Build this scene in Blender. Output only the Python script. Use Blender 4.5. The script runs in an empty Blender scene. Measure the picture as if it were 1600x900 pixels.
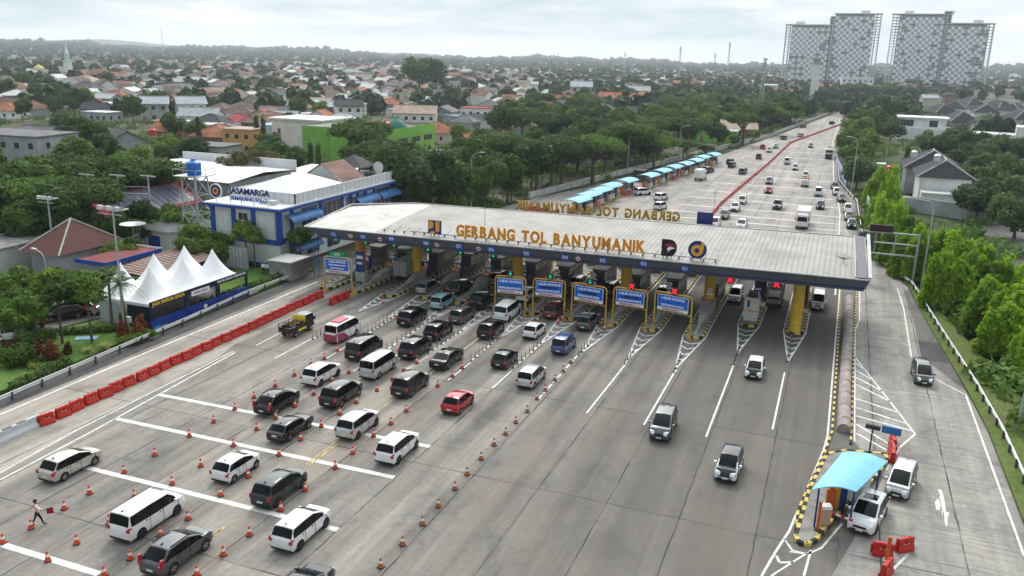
import bpy, bmesh, math, random
import numpy as np
from mathutils import Vector, Matrix
random.seed(7); R=math.radians
SC=bpy.context.scene; COL=SC.collection
# ------------------------------------------------ camera
CH=28.0; CF=1320.0
def _ray(px,py): return Vector((px-800.0,450.0-py,-CF))
_up=_ray(1600,66+.0255*1600).cross(_ray(0,66)); _up.normalize()
if _up.y<0: _up=-_up
_yd=_ray(1333,66+.0255*1333).normalized(); _xd=_yd.cross(_up).normalized()
CR=Matrix((_xd,_yd,_up))            # world = CR @ cam
def G(px,py,z=0.0):
    d=CR@_ray(px,py); t=(z-CH)/d.z
    return Vector((d.x*t,d.y*t,z))
def PX(p):
    d=CR.transposed()@(Vector(p)-Vector((0,0,CH)))
    if d.z>-0.1: return (-9999,-9999)
    return (800+CF*d.x/-d.z, 450-CF*d.y/-d.z)
cam=bpy.data.cameras.new('camera'); camo=bpy.data.objects.new('camera',cam); COL.objects.link(camo)
camo.matrix_world=Matrix.Translation((0,0,CH))@CR.to_4x4()
cam.sensor_width=36; cam.lens=CF/1600*36; cam.clip_start=.5; cam.clip_end=30000
SC.camera=camo
# ------------------------------------------------ world, sun, exposure
SUN_AZ=R(-22); SUN_EL=R(44)
w=bpy.data.worlds.new('World'); SC.world=w; w.use_nodes=True
nt=w.node_tree; nt.nodes.clear(); N=nt.nodes.new; LK=nt.links.new
def mth(nt,op,a,b=None,c=None,clamp=False):
    n=nt.nodes.new('ShaderNodeMath'); n.operation=op; n.use_clamp=clamp
    for i,v in enumerate((a,b,c)):
        if v is None: continue
        if isinstance(v,(int,float)): n.inputs[i].default_value=v
        else: nt.links.new(v,n.inputs[i])
    return n.outputs[0]
def ramp(nt,fac,stops,interp='LINEAR'):
    n=nt.nodes.new('ShaderNodeValToRGB'); n.color_ramp.interpolation=interp
    e=n.color_ramp.elements
    while len(e)<len(stops): e.new(.5)
    for k,(p,c) in enumerate(stops):
        e[k].position=p; e[k].color=(*c,1) if len(c)==3 else c
    nt.links.new(fac,n.inputs[0]); return n.outputs[0]
def mixc(nt,fac,a,b,mode='MIX'):
    n=nt.nodes.new('ShaderNodeMix'); n.data_type='RGBA'; n.blend_type=mode
    for s,v in ((0,fac),(6,a),(7,b)):
        if isinstance(v,(int,float)): n.inputs[s].default_value=v
        elif isinstance(v,tuple): n.inputs[s].default_value=(*v,1)
        else: nt.links.new(v,n.inputs[s])
    return n.outputs[2]
sky=N('ShaderNodeTexSky'); sky.sky_type='NISHITA'; sky.sun_disc=False
sky.sun_elevation=SUN_EL; sky.sun_rotation=SUN_AZ; sky.dust_density=3
tc=N('ShaderNodeTexCoord'); sp=N('ShaderNodeSeparateXYZ'); LK(tc.outputs['Generated'],sp.inputs[0])
zz=mth(nt,'ADD',mth(nt,'MAXIMUM',sp.outputs[2],0.0),.13)
cb=N('ShaderNodeCombineXYZ')
LK(mth(nt,'DIVIDE',sp.outputs[0],zz),cb.inputs[0]); LK(mth(nt,'DIVIDE',sp.outputs[1],zz),cb.inputs[1])
def wn(scale,detail,rough,off,dist=0.0):
    m=N('ShaderNodeMapping'); m.inputs['Location'].default_value=off; LK(cb.outputs[0],m.inputs[0])
    n=N('ShaderNodeTexNoise'); n.inputs['Scale'].default_value=scale; n.inputs['Detail'].default_value=detail
    n.inputs['Roughness'].default_value=rough; n.inputs['Distortion'].default_value=dist; LK(m.outputs[0],n.inputs[0]); return n.outputs[0]
n1=wn(.30,5,.52,(3.1,1.7,0),.3); n2=wn(1.0,6,.58,(8.2,4.4,0),.4)
den=mth(nt,'ADD',mth(nt,'MULTIPLY',n1,.7),mth(nt,'MULTIPLY',n2,.3))
cl=ramp(nt,den,[(.40,(3.9,5.1,6.0)),(.48,(6.2,7.2,7.9)),(.55,(9.2,9.5,9.6)),(.63,(12.4,12.2,11.8))])
# brighter cloud round the veiled sun
sd=Vector((math.sin(SUN_AZ)*math.cos(SUN_EL),math.cos(SUN_AZ)*math.cos(SUN_EL),math.sin(SUN_EL)))
dt=N('ShaderNodeVectorMath'); dt.operation='DOT_PRODUCT'; LK(tc.outputs['Generated'],dt.inputs[0]); dt.inputs[1].default_value=sd
gl=mth(nt,'MULTIPLY',mth(nt,'POWER',mth(nt,'MAXIMUM',dt.outputs['Value'],0.0),3.0),26.0)
gl=mth(nt,'MULTIPLY',gl,ramp(nt,sp.outputs[2],[(.05,(0,0,0)),(.28,(1,1,1))]))
cc=N('ShaderNodeCombineXYZ')
for i in range(3): LK(gl,cc.inputs[i])
cl2=mixc(nt,1.0,cl,cc.outputs[0],'ADD')
hz=ramp(nt,sp.outputs[2],[(0.0,(1,1,1)),(.015,(.6,.6,.6)),(.045,(0,0,0))])
cl3=mixc(nt,mth(nt,'MULTIPLY',hz,.7),cl2,(9.0,9.5,9.8))
skc=mixc(nt,.93,sky.outputs[0],cl3)
bg=N('ShaderNodeBackground'); bg.inputs[1].default_value=.1; LK(skc,bg.inputs[0])
ow=N('ShaderNodeOutputWorld'); LK(bg.outputs[0],ow.inputs[0])
sl=bpy.data.lights.new('sun','SUN'); sl.energy=1.7; sl.angle=R(11); sl.color=(1,.94,.85)
so=bpy.data.objects.new('sun',sl); COL.objects.link(so); so.rotation_euler=sd.to_track_quat('Z','Y').to_euler(); so.location=(0,0,200)
SC.view_settings.view_transform='Standard'; SC.view_settings.look='None'; SC.view_settings.exposure=0.13; SC.view_settings.gamma=1
SC.view_settings.use_curve_mapping=False
cy=SC.cycles; cy.use_denoising=True; cy.max_bounces=5; cy.diffuse_bounces=2; cy.glossy_bounces=2; cy.transmission_bounces=2
cy.transparent_max_bounces=4; cy.volume_bounces=0; cy.caustics_reflective=False; cy.caustics_refractive=False
# ------------------------------------------------ tagging / hierarchy
def tag(o,label=None,cat=None,group=None,kind=None):
    if label: o['label']=label
    if cat: o['category']=cat
    if group: o['group']=group
    if kind: o['kind']=kind
    return o
def empty(name,loc,rz=0.0,label=None,cat=None,group=None):
    o=bpy.data.objects.new(name,None); COL.objects.link(o); o.location=loc; o.rotation_euler=(0,0,rz); o.empty_display_size=.3
    return tag(o,label,cat,group)
KIDS={}
def par(o,p): o.parent=p; KIDS.setdefault(p.name,[]).append(o)
def link(name,me,parent=None,loc=None):
    o=bpy.data.objects.new(name,me); COL.objects.link(o)
    if parent is not None: par(o,parent)
    if loc is not None: o.location=loc
    return o
def copy_tree(src,loc=None,rz=None,scale=None,parent=None,skip=()):
    c=src.copy(); COL.objects.link(c)
    if parent is not None: par(c,parent)
    if loc is not None: c.location=loc
    if rz is not None: c.rotation_euler=(0,0,rz)
    if scale is not None: c.scale=scale if hasattr(scale,'__len__') else (scale,)*3
    for ch in KIDS.get(src.name,[]):
        if ch.name.split('.')[0] in skip: continue
        copy_tree(ch,parent=c,skip=skip)
    return c
def kids(o,name=None): return [k for k in KIDS.get(o.name,[]) if name is None or k.name.split('.')[0]==name]
def remove_tree(o):
    for k in kids(o): remove_tree(k)
    bpy.data.objects.remove(o)
# ------------------------------------------------ mesh builder
class MB:
    def __init__(s): s.v=[]; s.f=[]; s.m=[]
    def add(s,vs,fs,m=0):
        b=len(s.v); s.v.extend([tuple(v) for v in vs])
        for f in fs: s.f.append([b+i for i in f]); s.m.append(m)
        return s
    def quad(s,a,b,c,d,m=0): return s.add([a,b,c,d],[(0,1,2,3)],m)
    def poly(s,pts,m=0): return s.add(pts,[tuple(range(len(pts)))],m)
    def box(s,x0,x1,y0,y1,z0,z1,m=0,M=None):
        vs=[Vector((x,y,z)) for z in (z0,z1) for x,y in ((x0,y0),(x1,y0),(x1,y1),(x0,y1))]
        if M is not None: vs=[M@v for v in vs]
        return s.add(vs,[(3,2,1,0),(4,5,6,7),(0,1,5,4),(1,2,6,5),(2,3,7,6),(3,0,4,7)],m)
    def prism(s,pts,z0,z1,m=0,side=None,top=True,bot=True):
        n=len(pts); a=sum(pts[i][0]*pts[(i+1)%n][1]-pts[(i+1)%n][0]*pts[i][1] for i in range(n))
        if a<0: pts=list(reversed(pts))
        vs=[(p[0],p[1],z0) for p in pts]+[(p[0],p[1],z1) for p in pts]
        b=len(s.v); s.v.extend(vs)
        if bot: s.f.append([b+i for i in range(n-1,-1,-1)]); s.m.append(m)
        if top: s.f.append([b+n+i for i in range(n)]); s.m.append(m)
        for i in range(n):
            j=(i+1)%n; s.f.append([b+i,b+j,b+n+j,b+n+i]); s.m.append(m if side is None else side)
        return s
    def cone(s,p0,p1,r0,r1,n=8,m=0,caps=True):
        p0=Vector(p0); p1=Vector(p1); d=(p1-p0).normalized()
        u=d.orthogonal().normalized(); w_=d.cross(u)
        b=len(s.v)
        for p,r in ((p0,r0),(p1,r1)):
            for i in range(n):
                a=2*math.pi*i/n; s.v.append(tuple(p+(u*math.cos(a)+w_*math.sin(a))*r))
        for i in range(n):
            j=(i+1)%n; s.f.append([b+i,b+j,b+n+j,b+n+i]); s.m.append(m)
        if caps:
            s.f.append([b+i for i in range(n-1,-1,-1)]); s.m.append(m)
            s.f.append([b+n+i for i in range(n)]); s.m.append(m)
        return s
    def tube(s,pts,r,n=6,m=0):
        for a,b in zip(pts[:-1],pts[1:]): s.cone(a,b,r,r,n,m)
        return s
    def mesh(s,name,mats,smooth=None):
        me=bpy.data.meshes.new(name); me.from_pydata(s.v,[],s.f)
        for m in mats: me.materials.append(m)
        if len(mats)>1: me.polygons.foreach_set('material_index',s.m)
        if smooth is not None:
            me.polygons.foreach_set('use_smooth',[True]*len(me.polygons))
            if smooth<180: me.set_sharp_from_angle(angle=R(smooth))
        me.update(); return me
    def build(s,name,mats,parent=None,smooth=None,loc=None):
        if not isinstance(mats,(list,tuple)): mats=[mats]
        return link(name,s.mesh(name,mats,smooth),parent,loc)
# ------------------------------------------------ materials
MT={}
def mat(name,col,rough=.6,metal=0.0,var=.12,scale=1.0,spec=.22,coat=0.0,emit=0.0,bump=0.0,world=False,stretch=None,col2=None):
    if name in MT: return MT[name]
    m=bpy.data.materials.new(name); m.use_nodes=True; t=m.node_tree
    b=t.nodes['Principled BSDF']; b.inputs['Roughness'].default_value=rough; b.inputs['Metallic'].default_value=metal
    b.inputs['Specular IOR Level'].default_value=spec; b.inputs['Coat Weight'].default_value=coat; b.inputs['Coat Roughness'].default_value=.04
    if emit: b.inputs['Emission Color'].default_value=(*col,1); b.inputs['Emission Strength'].default_value=emit
    if var>0:
        c=t.nodes.new('ShaderNodeTexCoord'); mp=t.nodes.new('ShaderNodeMapping')
        if stretch: mp.inputs['Scale'].default_value=stretch
        if world:
            g=t.nodes.new('ShaderNodeNewGeometry'); t.links.new(g.outputs['Position'],mp.inputs[0])
        else: t.links.new(c.outputs['Object'],mp.inputs[0])
        n=t.nodes.new('ShaderNodeTexNoise'); n.inputs['Scale'].default_value=scale; n.inputs['Detail'].default_value=6; n.inputs['Roughness'].default_value=.62
        t.links.new(mp.outputs[0],n.inputs[0])
        lo=tuple(max(0,x*(1-2*var)) for x in col); hi=tuple(min(1,x*(1+2*var)) for x in (col2 or col))
        t.links.new(ramp(t,n.outputs[0],[(.28,lo),(.72,hi)]),b.inputs['Base Color'])
        if bump:
            bp=t.nodes.new('ShaderNodeBump'); bp.inputs['Strength'].default_value=bump; bp.inputs['Distance'].default_value=.05
            t.links.new(n.outputs[0],bp.inputs['Height']); t.links.new(bp.outputs[0],b.inputs['Normal'])
    else: b.inputs['Base Color'].default_value=(*col,1)
    MT[name]=m; return m
def paint(name,col,metal=0.0,rough=.35):
    m=mat(name,col,rough,metal,0,coat=1.0,spec=.05); b=m.node_tree.nodes['Principled BSDF']; b.inputs['Coat IOR'].default_value=1.55; return m
TXT={}
def text_mesh(s,size=1.0,ext=.02,off=0.0,align='CENTER',space=1.0):
    k=(s,size,ext,off,align,space)
    if k in TXT: return TXT[k]
    cu=bpy.data.curves.new('t','FONT'); cu.body=s; cu.size=size; cu.extrude=ext; cu.offset=off; cu.align_x=align; cu.align_y='CENTER'
    cu.space_character=space; cu.resolution_u=3
    o=bpy.data.objects.new('t',cu); COL.objects.link(o)
    bpy.context.view_layer.update()
    me=bpy.data.meshes.new_from_object(o.evaluated_get(bpy.context.evaluated_depsgraph_get()))
    bpy.data.objects.remove(o); bpy.data.curves.remove(cu); TXT[k]=me; return me
def text(name,s,m,parent,M,size=1.0,ext=.02,off=0.0,align='CENTER',space=1.0):
    """lettering; M places local x right, y up, z towards the reader"""
    me=text_mesh(s,size,ext,off,align,space).copy(); me.materials.clear(); me.materials.append(m)
    o=link(name,me,parent); o.matrix_local=M; return o
def face_M(p,normal,tilt=0.0):
    """upright board frame: z to the reader along normal (horizontal), optional lean"""
    n=Vector(normal).normalized(); up=Vector((0,0,1)); x=up.cross(n).normalized(); y=n.cross(x)
    M=Matrix((x,y,n)).transposed().to_4x4(); M.translation=Vector(p); return M
FRONT=(0,-1,0); BACK=(0,1,0); RIGHT=(1,0,0); LEFT=(-1,0,0)
def plist(l,z=0.0): return [G(a,b,z).xy for a,b in l]
# ------------------------------------------------ ground, roads
def road_mat(name,base,dark,streak=1.0,brown=.3,joints=True,brush=0.0,lane=None):
    m=bpy.data.materials.new(name); m.use_nodes=True; t=m.node_tree; b=t.nodes['Principled BSDF']
    b.inputs['Roughness'].default_value=.8; b.inputs['Specular IOR Level'].default_value=.12
    g=t.nodes.new('ShaderNodeNewGeometry'); s=t.nodes.new('ShaderNodeSeparateXYZ'); t.links.new(g.outputs['Position'],s.inputs[0])
    def noise(sc,scale=(1,1,1),det=6,ro=.6,dist=0.0,off=(0,0,0)):
        mp=t.nodes.new('ShaderNodeMapping'); mp.inputs['Scale'].default_value=scale; mp.inputs['Location'].default_value=off; t.links.new(g.outputs['Position'],mp.inputs[0])
        n=t.nodes.new('ShaderNodeTexNoise'); n.inputs['Scale'].default_value=sc; n.inputs['Detail'].default_value=det; n.inputs['Roughness'].default_value=ro; n.inputs['Distortion'].default_value=dist
        t.links.new(mp.outputs[0],n.inputs[0]); return n.outputs[0]
    big=noise(.06,(1,.5,1)); st=noise(1.0,(.55,.02,1),5,.55); st2=noise(1.0,(2.6,.06,1),5,.6,off=(5,0,0)); fine=noise(2.2,(1,1,1),8,.7); mott=noise(.35,(1,.6,1),7,.65,.6)
    c=ramp(t,st,[(.34,dark),(.6,base)])
    c=mixc(t,.22*streak,c,ramp(t,st2,[(.35,(.35,.35,.35)),(.65,(1.25,1.22,1.18))]),'MULTIPLY')
    c=mixc(t,.8,c,ramp(t,big,[(.3,(.8,.8,.8)),(.7,(1.14,1.12,1.1))]),'MULTIPLY')
    c=mixc(t,.9,c,ramp(t,mott,[(.33,(.66,.66,.67)),(.48,(1,1,1)),(.70,(1.24,1.20,1.13))]),'MULTIPLY')
    scr=noise(1.0,(.9,6.0,1),6,.7,.4,(7,2,0)); c=mixc(t,.5,c,ramp(t,scr,[(.42,(1,1,1)),(.50,(.93,.93,.93)),(.66,(1.22,1.2,1.16))]),'MULTIPLY')
    c=mixc(t,.6,c,ramp(t,fine,[(.3,(.76,.76,.76)),(.7,(1.16,1.16,1.16))]),'MULTIPLY')
    if lane:   # slabs poured and patched at different times
        vz=t.nodes.new('ShaderNodeTexWhiteNoise'); vz.noise_dimensions='2D'; cv=t.nodes.new('ShaderNodeCombineXYZ'); t.links.new(mth(t,'FLOOR',mth(t,'DIVIDE',mth(t,'ADD',s.outputs[0],lane[0]+2.1+lane[1]*.5),lane[1])),cv.inputs[0]); t.links.new(mth(t,'FLOOR',mth(t,'DIVIDE',mth(t,'ADD',s.outputs[1],11.5),15.0)),cv.inputs[1]); t.links.new(cv.outputs[0],vz.inputs[0])
        c=mixc(t,.8,c,ramp(t,vz.outputs[0],[(0,(.86,.86,.87)),(.5,(1,1,1)),(1,(1.13,1.12,1.09))]),'MULTIPLY')
    bn=noise(.22,(1,.25,1),6,.6,.5,(11,3,0))
    c=mixc(t,mth(t,'MULTIPLY',ramp(t,bn,[(.52,(0,0,0)),(.7,(1,1,1))]),brown),c,(base[0]*1.0,base[1]*.82,base[2]*.68))
    if lane:      # tyre-darkened wheel band in each lane
        u=mth(t,'FRACT',mth(t,'DIVIDE',mth(t,'ADD',s.outputs[0],lane[0]),lane[1]))
        d=mth(t,'ABSOLUTE',mth(t,'SUBTRACT',u,.5))
        k=ramp(t,d,[(.0,(.5,.5,.5)),(.12,(1,1,1)),(.20,(.9,.9,.9)),(.33,(0,0,0))])
        k=mth(t,'MULTIPLY',k,ramp(t,s.outputs[1],[(0,(0,0,0)),(1,(1,1,1))]) if False else mth(t,'MULTIPLY',mth(t,'MULTIPLY',mth(t,'SUBTRACT',s.outputs[1],38,clamp=False),.02,clamp=True),mth(t,'SUBTRACT',1.0,mth(t,'MULTIPLY',mth(t,'SUBTRACT',s.outputs[1],125),.05,clamp=True))))
        k=mth(t,'MULTIPLY',k,ramp(t,noise(1.0,(.3,.05,1),4,.5,off=(2,7,0)),[(.3,(.35,.35,.35)),(.6,(1,1,1))]))
        c=mixc(t,mth(t,'MULTIPLY',k,.84),c,(.058,.054,.052))
    if lane:      # canopy shade painted into the gate concrete; stained concrete on the exit side
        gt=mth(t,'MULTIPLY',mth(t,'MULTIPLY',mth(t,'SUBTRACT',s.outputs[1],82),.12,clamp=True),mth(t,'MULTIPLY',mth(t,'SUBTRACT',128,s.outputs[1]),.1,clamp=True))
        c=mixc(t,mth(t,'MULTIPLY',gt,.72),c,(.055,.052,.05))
        rt_=mth(t,'MULTIPLY',mth(t,'MULTIPLY',mth(t,'ADD',s.outputs[0],24),.07,clamp=True),mth(t,'MULTIPLY',mth(t,'SUBTRACT',130,s.outputs[1]),.05,clamp=True))
        c=mixc(t,mth(t,'MULTIPLY',rt_,.68),c,(.098,.090,.083))
    if brush:
        br=noise(1.0,(.25,4.5,1),5,.6,.3)
        c=mixc(t,brush,c,ramp(t,br,[(.32,(.5,.49,.47)),(.6,(1.12,1.12,1.12))]),'MULTIPLY')
    if joints:
        def jl(sock,per,wd,off=0.0):
            u=mth(t,'FRACT',mth(t,'DIVIDE',mth(t,'ADD',sock,off),per)); d=mth(t,'MULTIPLY',mth(t,'ABSOLUTE',mth(t,'SUBTRACT',u,.5)),per)
            return mth(t,'LESS_THAN',d,wd)
        wob=mth(t,'MULTIPLY',mth(t,'SUBTRACT',noise(.5,(1,1,1),3),.5),.25)
        xs=mth(t,'ADD',s.outputs[0],wob); ys=mth(t,'ADD',s.outputs[1],wob)
        j=mth(t,'MAXIMUM',jl(xs,lane[1] if lane else 4.7,.05,(lane[0] if lane else 0)+2.1),jl(ys,15.0,.045,4.0))
        j=mth(t,'MULTIPLY',j,ramp(t,noise(.3,off=(9,1,0)),[(.38,(.3,.3,.3)),(.58,(1,1,1))]))
        c=mixc(t,j,c,(.05,.05,.05))
    t.links.new(c,b.inputs['Base Color'])
    bp=t.nodes.new('ShaderNodeBump'); bp.inputs['Strength'].default_value=.25; bp.inputs['Distance'].default_value=.02
    t.links.new(fine,bp.inputs['Height']); t.links.new(bp.outputs[0],b.inputs['Normal'])
    return m
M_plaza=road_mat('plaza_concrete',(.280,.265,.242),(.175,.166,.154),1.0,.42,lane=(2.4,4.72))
M_strip=road_mat('edge_concrete',(.36,.34,.305),(.27,.255,.23),1.0,.3)
M_ramp=road_mat('ramp_concrete',(.325,.32,.30),(.235,.23,.215),.7,.15,brush=.55)
M_asph=road_mat('shoulder_asphalt',(.085,.085,.088),(.06,.06,.062),.6,.0,joints=False)
M_side=road_mat('side_road_surface',(.15,.145,.14),(.11,.108,.105),.6,.15,joints=False)
M_back=road_mat('far_plaza_concrete',(.33,.31,.29),(.25,.24,.23),.9,.2)
M_white=mat('road_paint_white',(.60,.60,.58),.6,var=.20,scale=1.6,world=True)
M_yel=mat('road_paint_yellow',(.40,.33,.17),.8,var=.3,scale=2.5,world=True)
def ground_mat(name,a,b_,c_,s1=.02,s2=.4):
    m=bpy.data.materials.new(name); m.use_nodes=True; t=m.node_tree; b=t.nodes['Principled BSDF']; b.inputs['Roughness'].default_value=.95; b.inputs['Specular IOR Level'].default_value=.1
    g=t.nodes.new('ShaderNodeNewGeometry')
    def nz(sc):
        n=t.nodes.new('ShaderNodeTexNoise'); n.inputs['Scale'].default_value=sc; n.inputs['Detail'].default_value=8; n.inputs['Roughness'].default_value=.65; t.links.new(g.outputs['Position'],n.inputs[0]); return n.outputs[0]
    k=ramp(t,nz(s1),[(.4,a),(.5,b_),(.62,c_)]); k=mixc(t,.9,k,ramp(t,nz(s2),[(.3,(.55,.55,.55)),(.7,(1.3,1.3,1.3))]),'MULTIPLY')
    t.links.new(k,b.inputs['Base Color']); return m
M_ground=ground_mat('earth_and_green',(.035,.06,.02),(.07,.08,.04),(.15,.13,.10))
M_lawn=ground_mat('lawn_grass',(.075,.15,.03),(.10,.18,.04),(.06,.12,.025),.12,3.0)
M_verge=ground_mat('verge_grass',(.085,.13,.035),(.11,.15,.04),(.12,.12,.05),.15,2.5)
def sheet(name,pts,z,m,z0=None):
    b=MB()
    if z0 is None: b.poly([(p[0],p[1],z) for p in pts])
    else: b.prism(pts,z0,z)
    o=b.build(name,m); tag(o,kind='structure')
    return o
def ccw(pts):
    a=sum(pts[i][0]*pts[(i+1)%len(pts)][1]-pts[(i+1)%len(pts)][0]*pts[i][1] for i in range(len(pts)))
    return pts if a>0 else list(reversed(pts))
# terrain: one sheet to the horizon with low far hills
def hill(x,y):
    d=math.hypot(x,y); h=0
    if d>2200:
        k=min(1,(d-2200)/2600); az=math.degrees(math.atan2(x,y))
        h=k*(8+8*math.sin(az*.35+1)+5*math.sin(az*.9)+4*math.sin(az*2.3+2)+3*math.sin(az*5.1))
        h+=k*26*math.exp(-((az+50)/9)**2)+k*40*math.exp(-((az-11)/4.5)**2)+k*14*math.exp(-((az+36)/6)**2)
    return h
gb=MB(); rad=[0,200,600,1200,1700,2200,2700,3300,3900,4500,5200,6200]; na=140
ang=[R(-110+180*i/na) for i in range(na+1)]
gv=[];gf=[]
for r in rad:
    for a in ang: x,y=math.sin(a)*r,math.cos(a)*r-60; gv.append((x,y,-.25+hill(x,y+60)))
for i in range(len(rad)-1):
    for j in range(na):
        q=i*(na+1)+j; gf.append((q,q+1,q+na+2,q+na+1))
gb.add(gv,[tuple(reversed(f)) for f in gf]); go=gb.build('terrain',M_ground); tag(go,kind='structure')
for p in go.data.polygons: p.use_smooth=True
# far mountain seen as a faint blue cone at the left
mb=MB(); mo=[]
for i in range(41):
    a=R(-66+i*1.0); t_=i/40; h=24+34*math.exp(-((math.degrees(a)+45.5)/3.2)**2)+30*math.exp(-((math.degrees(a)+54)/5)**2)
    mo.append((a,h))
for (a,h),(a2,h2) in zip(mo[:-1],mo[1:]):
    f=lambda a,r,z:(math.sin(a)*r,math.cos(a)*r-60,z)
    mb.quad(f(a,5000,-5),f(a2,5000,-5),f(a2,5900,h2),f(a,5900,h)); mb.quad(f(a,5900,h),f(a2,5900,h2),f(a2,6190,20),f(a,6190,20))
mo_=mb.build('hills',M_ground); tag(mo_,kind='structure')
# main plaza slab
right=[G(a,b).xy for a,b in ((1318,180),(1305,230),(1310,285),(1338,312),(1343,345),(1348,372),(1390,421),(1420,450),(1435,482),(1475,550),(1509,610),(1545,675),(1600,819))]
left=[G(a,b).xy for a,b in ((845,307),(950,287),(1122,246),(1200,217),(1318,172))]
pl=[(13.9,15),(-62,15),(-61.6,50),(-62.6,90),(-61.5,120)]+[tuple(p) for p in left]+[(3,700),(8,700)]+[tuple(p) for p in right]
PLAZA=ccw([tuple(p) for p in pl])
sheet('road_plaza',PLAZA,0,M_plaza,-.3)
# back plaza lighter concrete
sheet('far_plaza',ccw([(-61.6,128),(2.3,128),(3.0,150),(2.0,165),(0.6,185),(-.9,220),(-3.2,316),(-2.8,500),(-9,500),(-27.5,330),(-35.5,258),(-49.5,190),(-57,164)]),.004,M_back)
sheet('edge_lane_concrete',ccw([(-59.6,15),(-59.2,80),(-57.8,80),(-52.3,60),(-51.2,45),(-50.2,32),(-49.6,15)]),.004,M_strip)
sheet('shoulder',ccw([(-61.9,15),(-61.5,50),(-62.3,88),(-60.6,88),(-59.65,50),(-59.65,15)]),.004,M_asph)
rampL=[(2.45,112),(3.2,100)]+[tuple(G(a,b).xy) for a,b in ((1336,560),(1334,690),(1380,745),(1330,850),(1300,899))]+[(2.2,30),(2.4,15)]
sheet('exit_ramp',ccw([(4.9,150),(3.6,140)]+rampL+[(13.6,15),(13.55,56.8),(13.45,71.7),(12.9,80.9),(12.0,91.8),(10.65,108.1),(10.15,118.1),(8.2,128),(6,141)]),.004,M_ramp)
sheet('shoulder_patch',[tuple(G(a,b).xy) for a,b in ((1435,533),(1467,537),(1484,568),(1440,563))],.012,M_asph)
sheet('old_shoulder',[tuple(G(a,b).xy) for a,b in ((1420,452),(1436,482),(1474,550),(1510,612),(1458,572),(1440,560),(1427,500),(1412,456))][::1],.008,M_side)
# verge and lawn
sheet('grass_verge',ccw([(14.0,15),(13.65,56.8),(13.55,71.7),(13.0,80.9),(12.1,91.8),(10.8,108.1),(10.3,118.1),(8.4,128),(6.1,141),(5,150),(6.4,150),(9.2,132),(11.5,118),(14.2,100),(17.3,81),(19.5,60),(21,15)]),.10,M_verge,-.3)
sheet('lawn',ccw([(-62.8,15),(-62.7,50),(-63.9,66),(-70.3,66),(-72.4,58),(-75,50),(-76,15)]),.08,M_lawn,-.3)
sheet('office_lawn',ccw([(-63.2,80),(-63.5,92),(-66,92),(-74,86),(-74,80),(-68,78)]),.07,M_lawn,-.3)
sheet('car_park',ccw([(-76.5,15),(-75.5,50),(-72.9,58),(-71,66.4),(-71,73),(-92,70),(-92,15)]),.02,M_side,-.3)
sheet('tent_yard',ccw([(-70.9,66.2),(-62.8,66.2),(-63,80),(-76,82),(-76,74),(-70.9,73)]),.03,M_side,-.3)
sheet('house_driveway',ccw([(24,150),(60,150),(60,188),(26,184)]),.03,M_side,-.3)
# painted markings
def line(b,p,q,w,z=.012):
    p=Vector((p[0],p[1],z)); q=Vector((q[0],q[1],z)); d=(q-p).normalized(); n=Vector((-d.y,d.x,0))*w/2
    b.quad(p-n,q-n,q+n,p+n)
def pline(b,l,w,z=.012):
    g=[G(a,c) for a,c in l]
    for p,q in zip(g[:-1],g[1:]): line(b,p,q,w,z)
wb=MB()
for l,w_ in (([(0,648),(200,563),(400,480),(497,440)],.22),([(0,750),(135,679),(367,551)],.16),([(0,739),(115,675),(364,549)],.13),
   ([(250,617),(672,698)],.45),([(180,654),(616,746)],.45),([(125,728),(528,828)],.45),([(0,850),(155,897)],.45),
   ([(429,560),(486,530)],.14),([(400,540),(436,521)],.14),([(510,560),(546,538)],.14),([(552,580),(564,572)],.14),([(636,577),(669,556)],.14),
   ([(700,594),(736,566)],.14),([(769,607),(800,579)],.14),([(917,645),(975,572)],.15),([(1006,664),(1053,583)],.15),([(1103,683),(1146,571)],.15),([(1207,671),(1226,582)],.15),
   ([(1312,452),(1310,480),(1303,562),(1293,682),(1286,706),(1233,830),(1212,862),(1190,900)],.15),
   ([(1343,448),(1343,500),(1336,516),(1336,560),(1335,690)],.13),([(1336,558),(1430,678),(1405,700),(1384,735)],.15),
   ([(1402,450),(1412,482),(1424,558)],.15),([(1461,592),(1509,617),(1530,675),(1600,868)],.15),([(1316,818),(1284,856),(1262,866),(1238,860),(1225,842)],.13),
   ([(1419,866),(1392,893)],.16),([(1205,900),(1255,868),(1268,862)],.12),([(1267,860),(1256,900)],.14),
   ([(1213,868),(1218,879),(1240,879)],.18),
   ([(1258,866),(1234,862)],.12)): pline(wb,l,w_)
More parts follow.
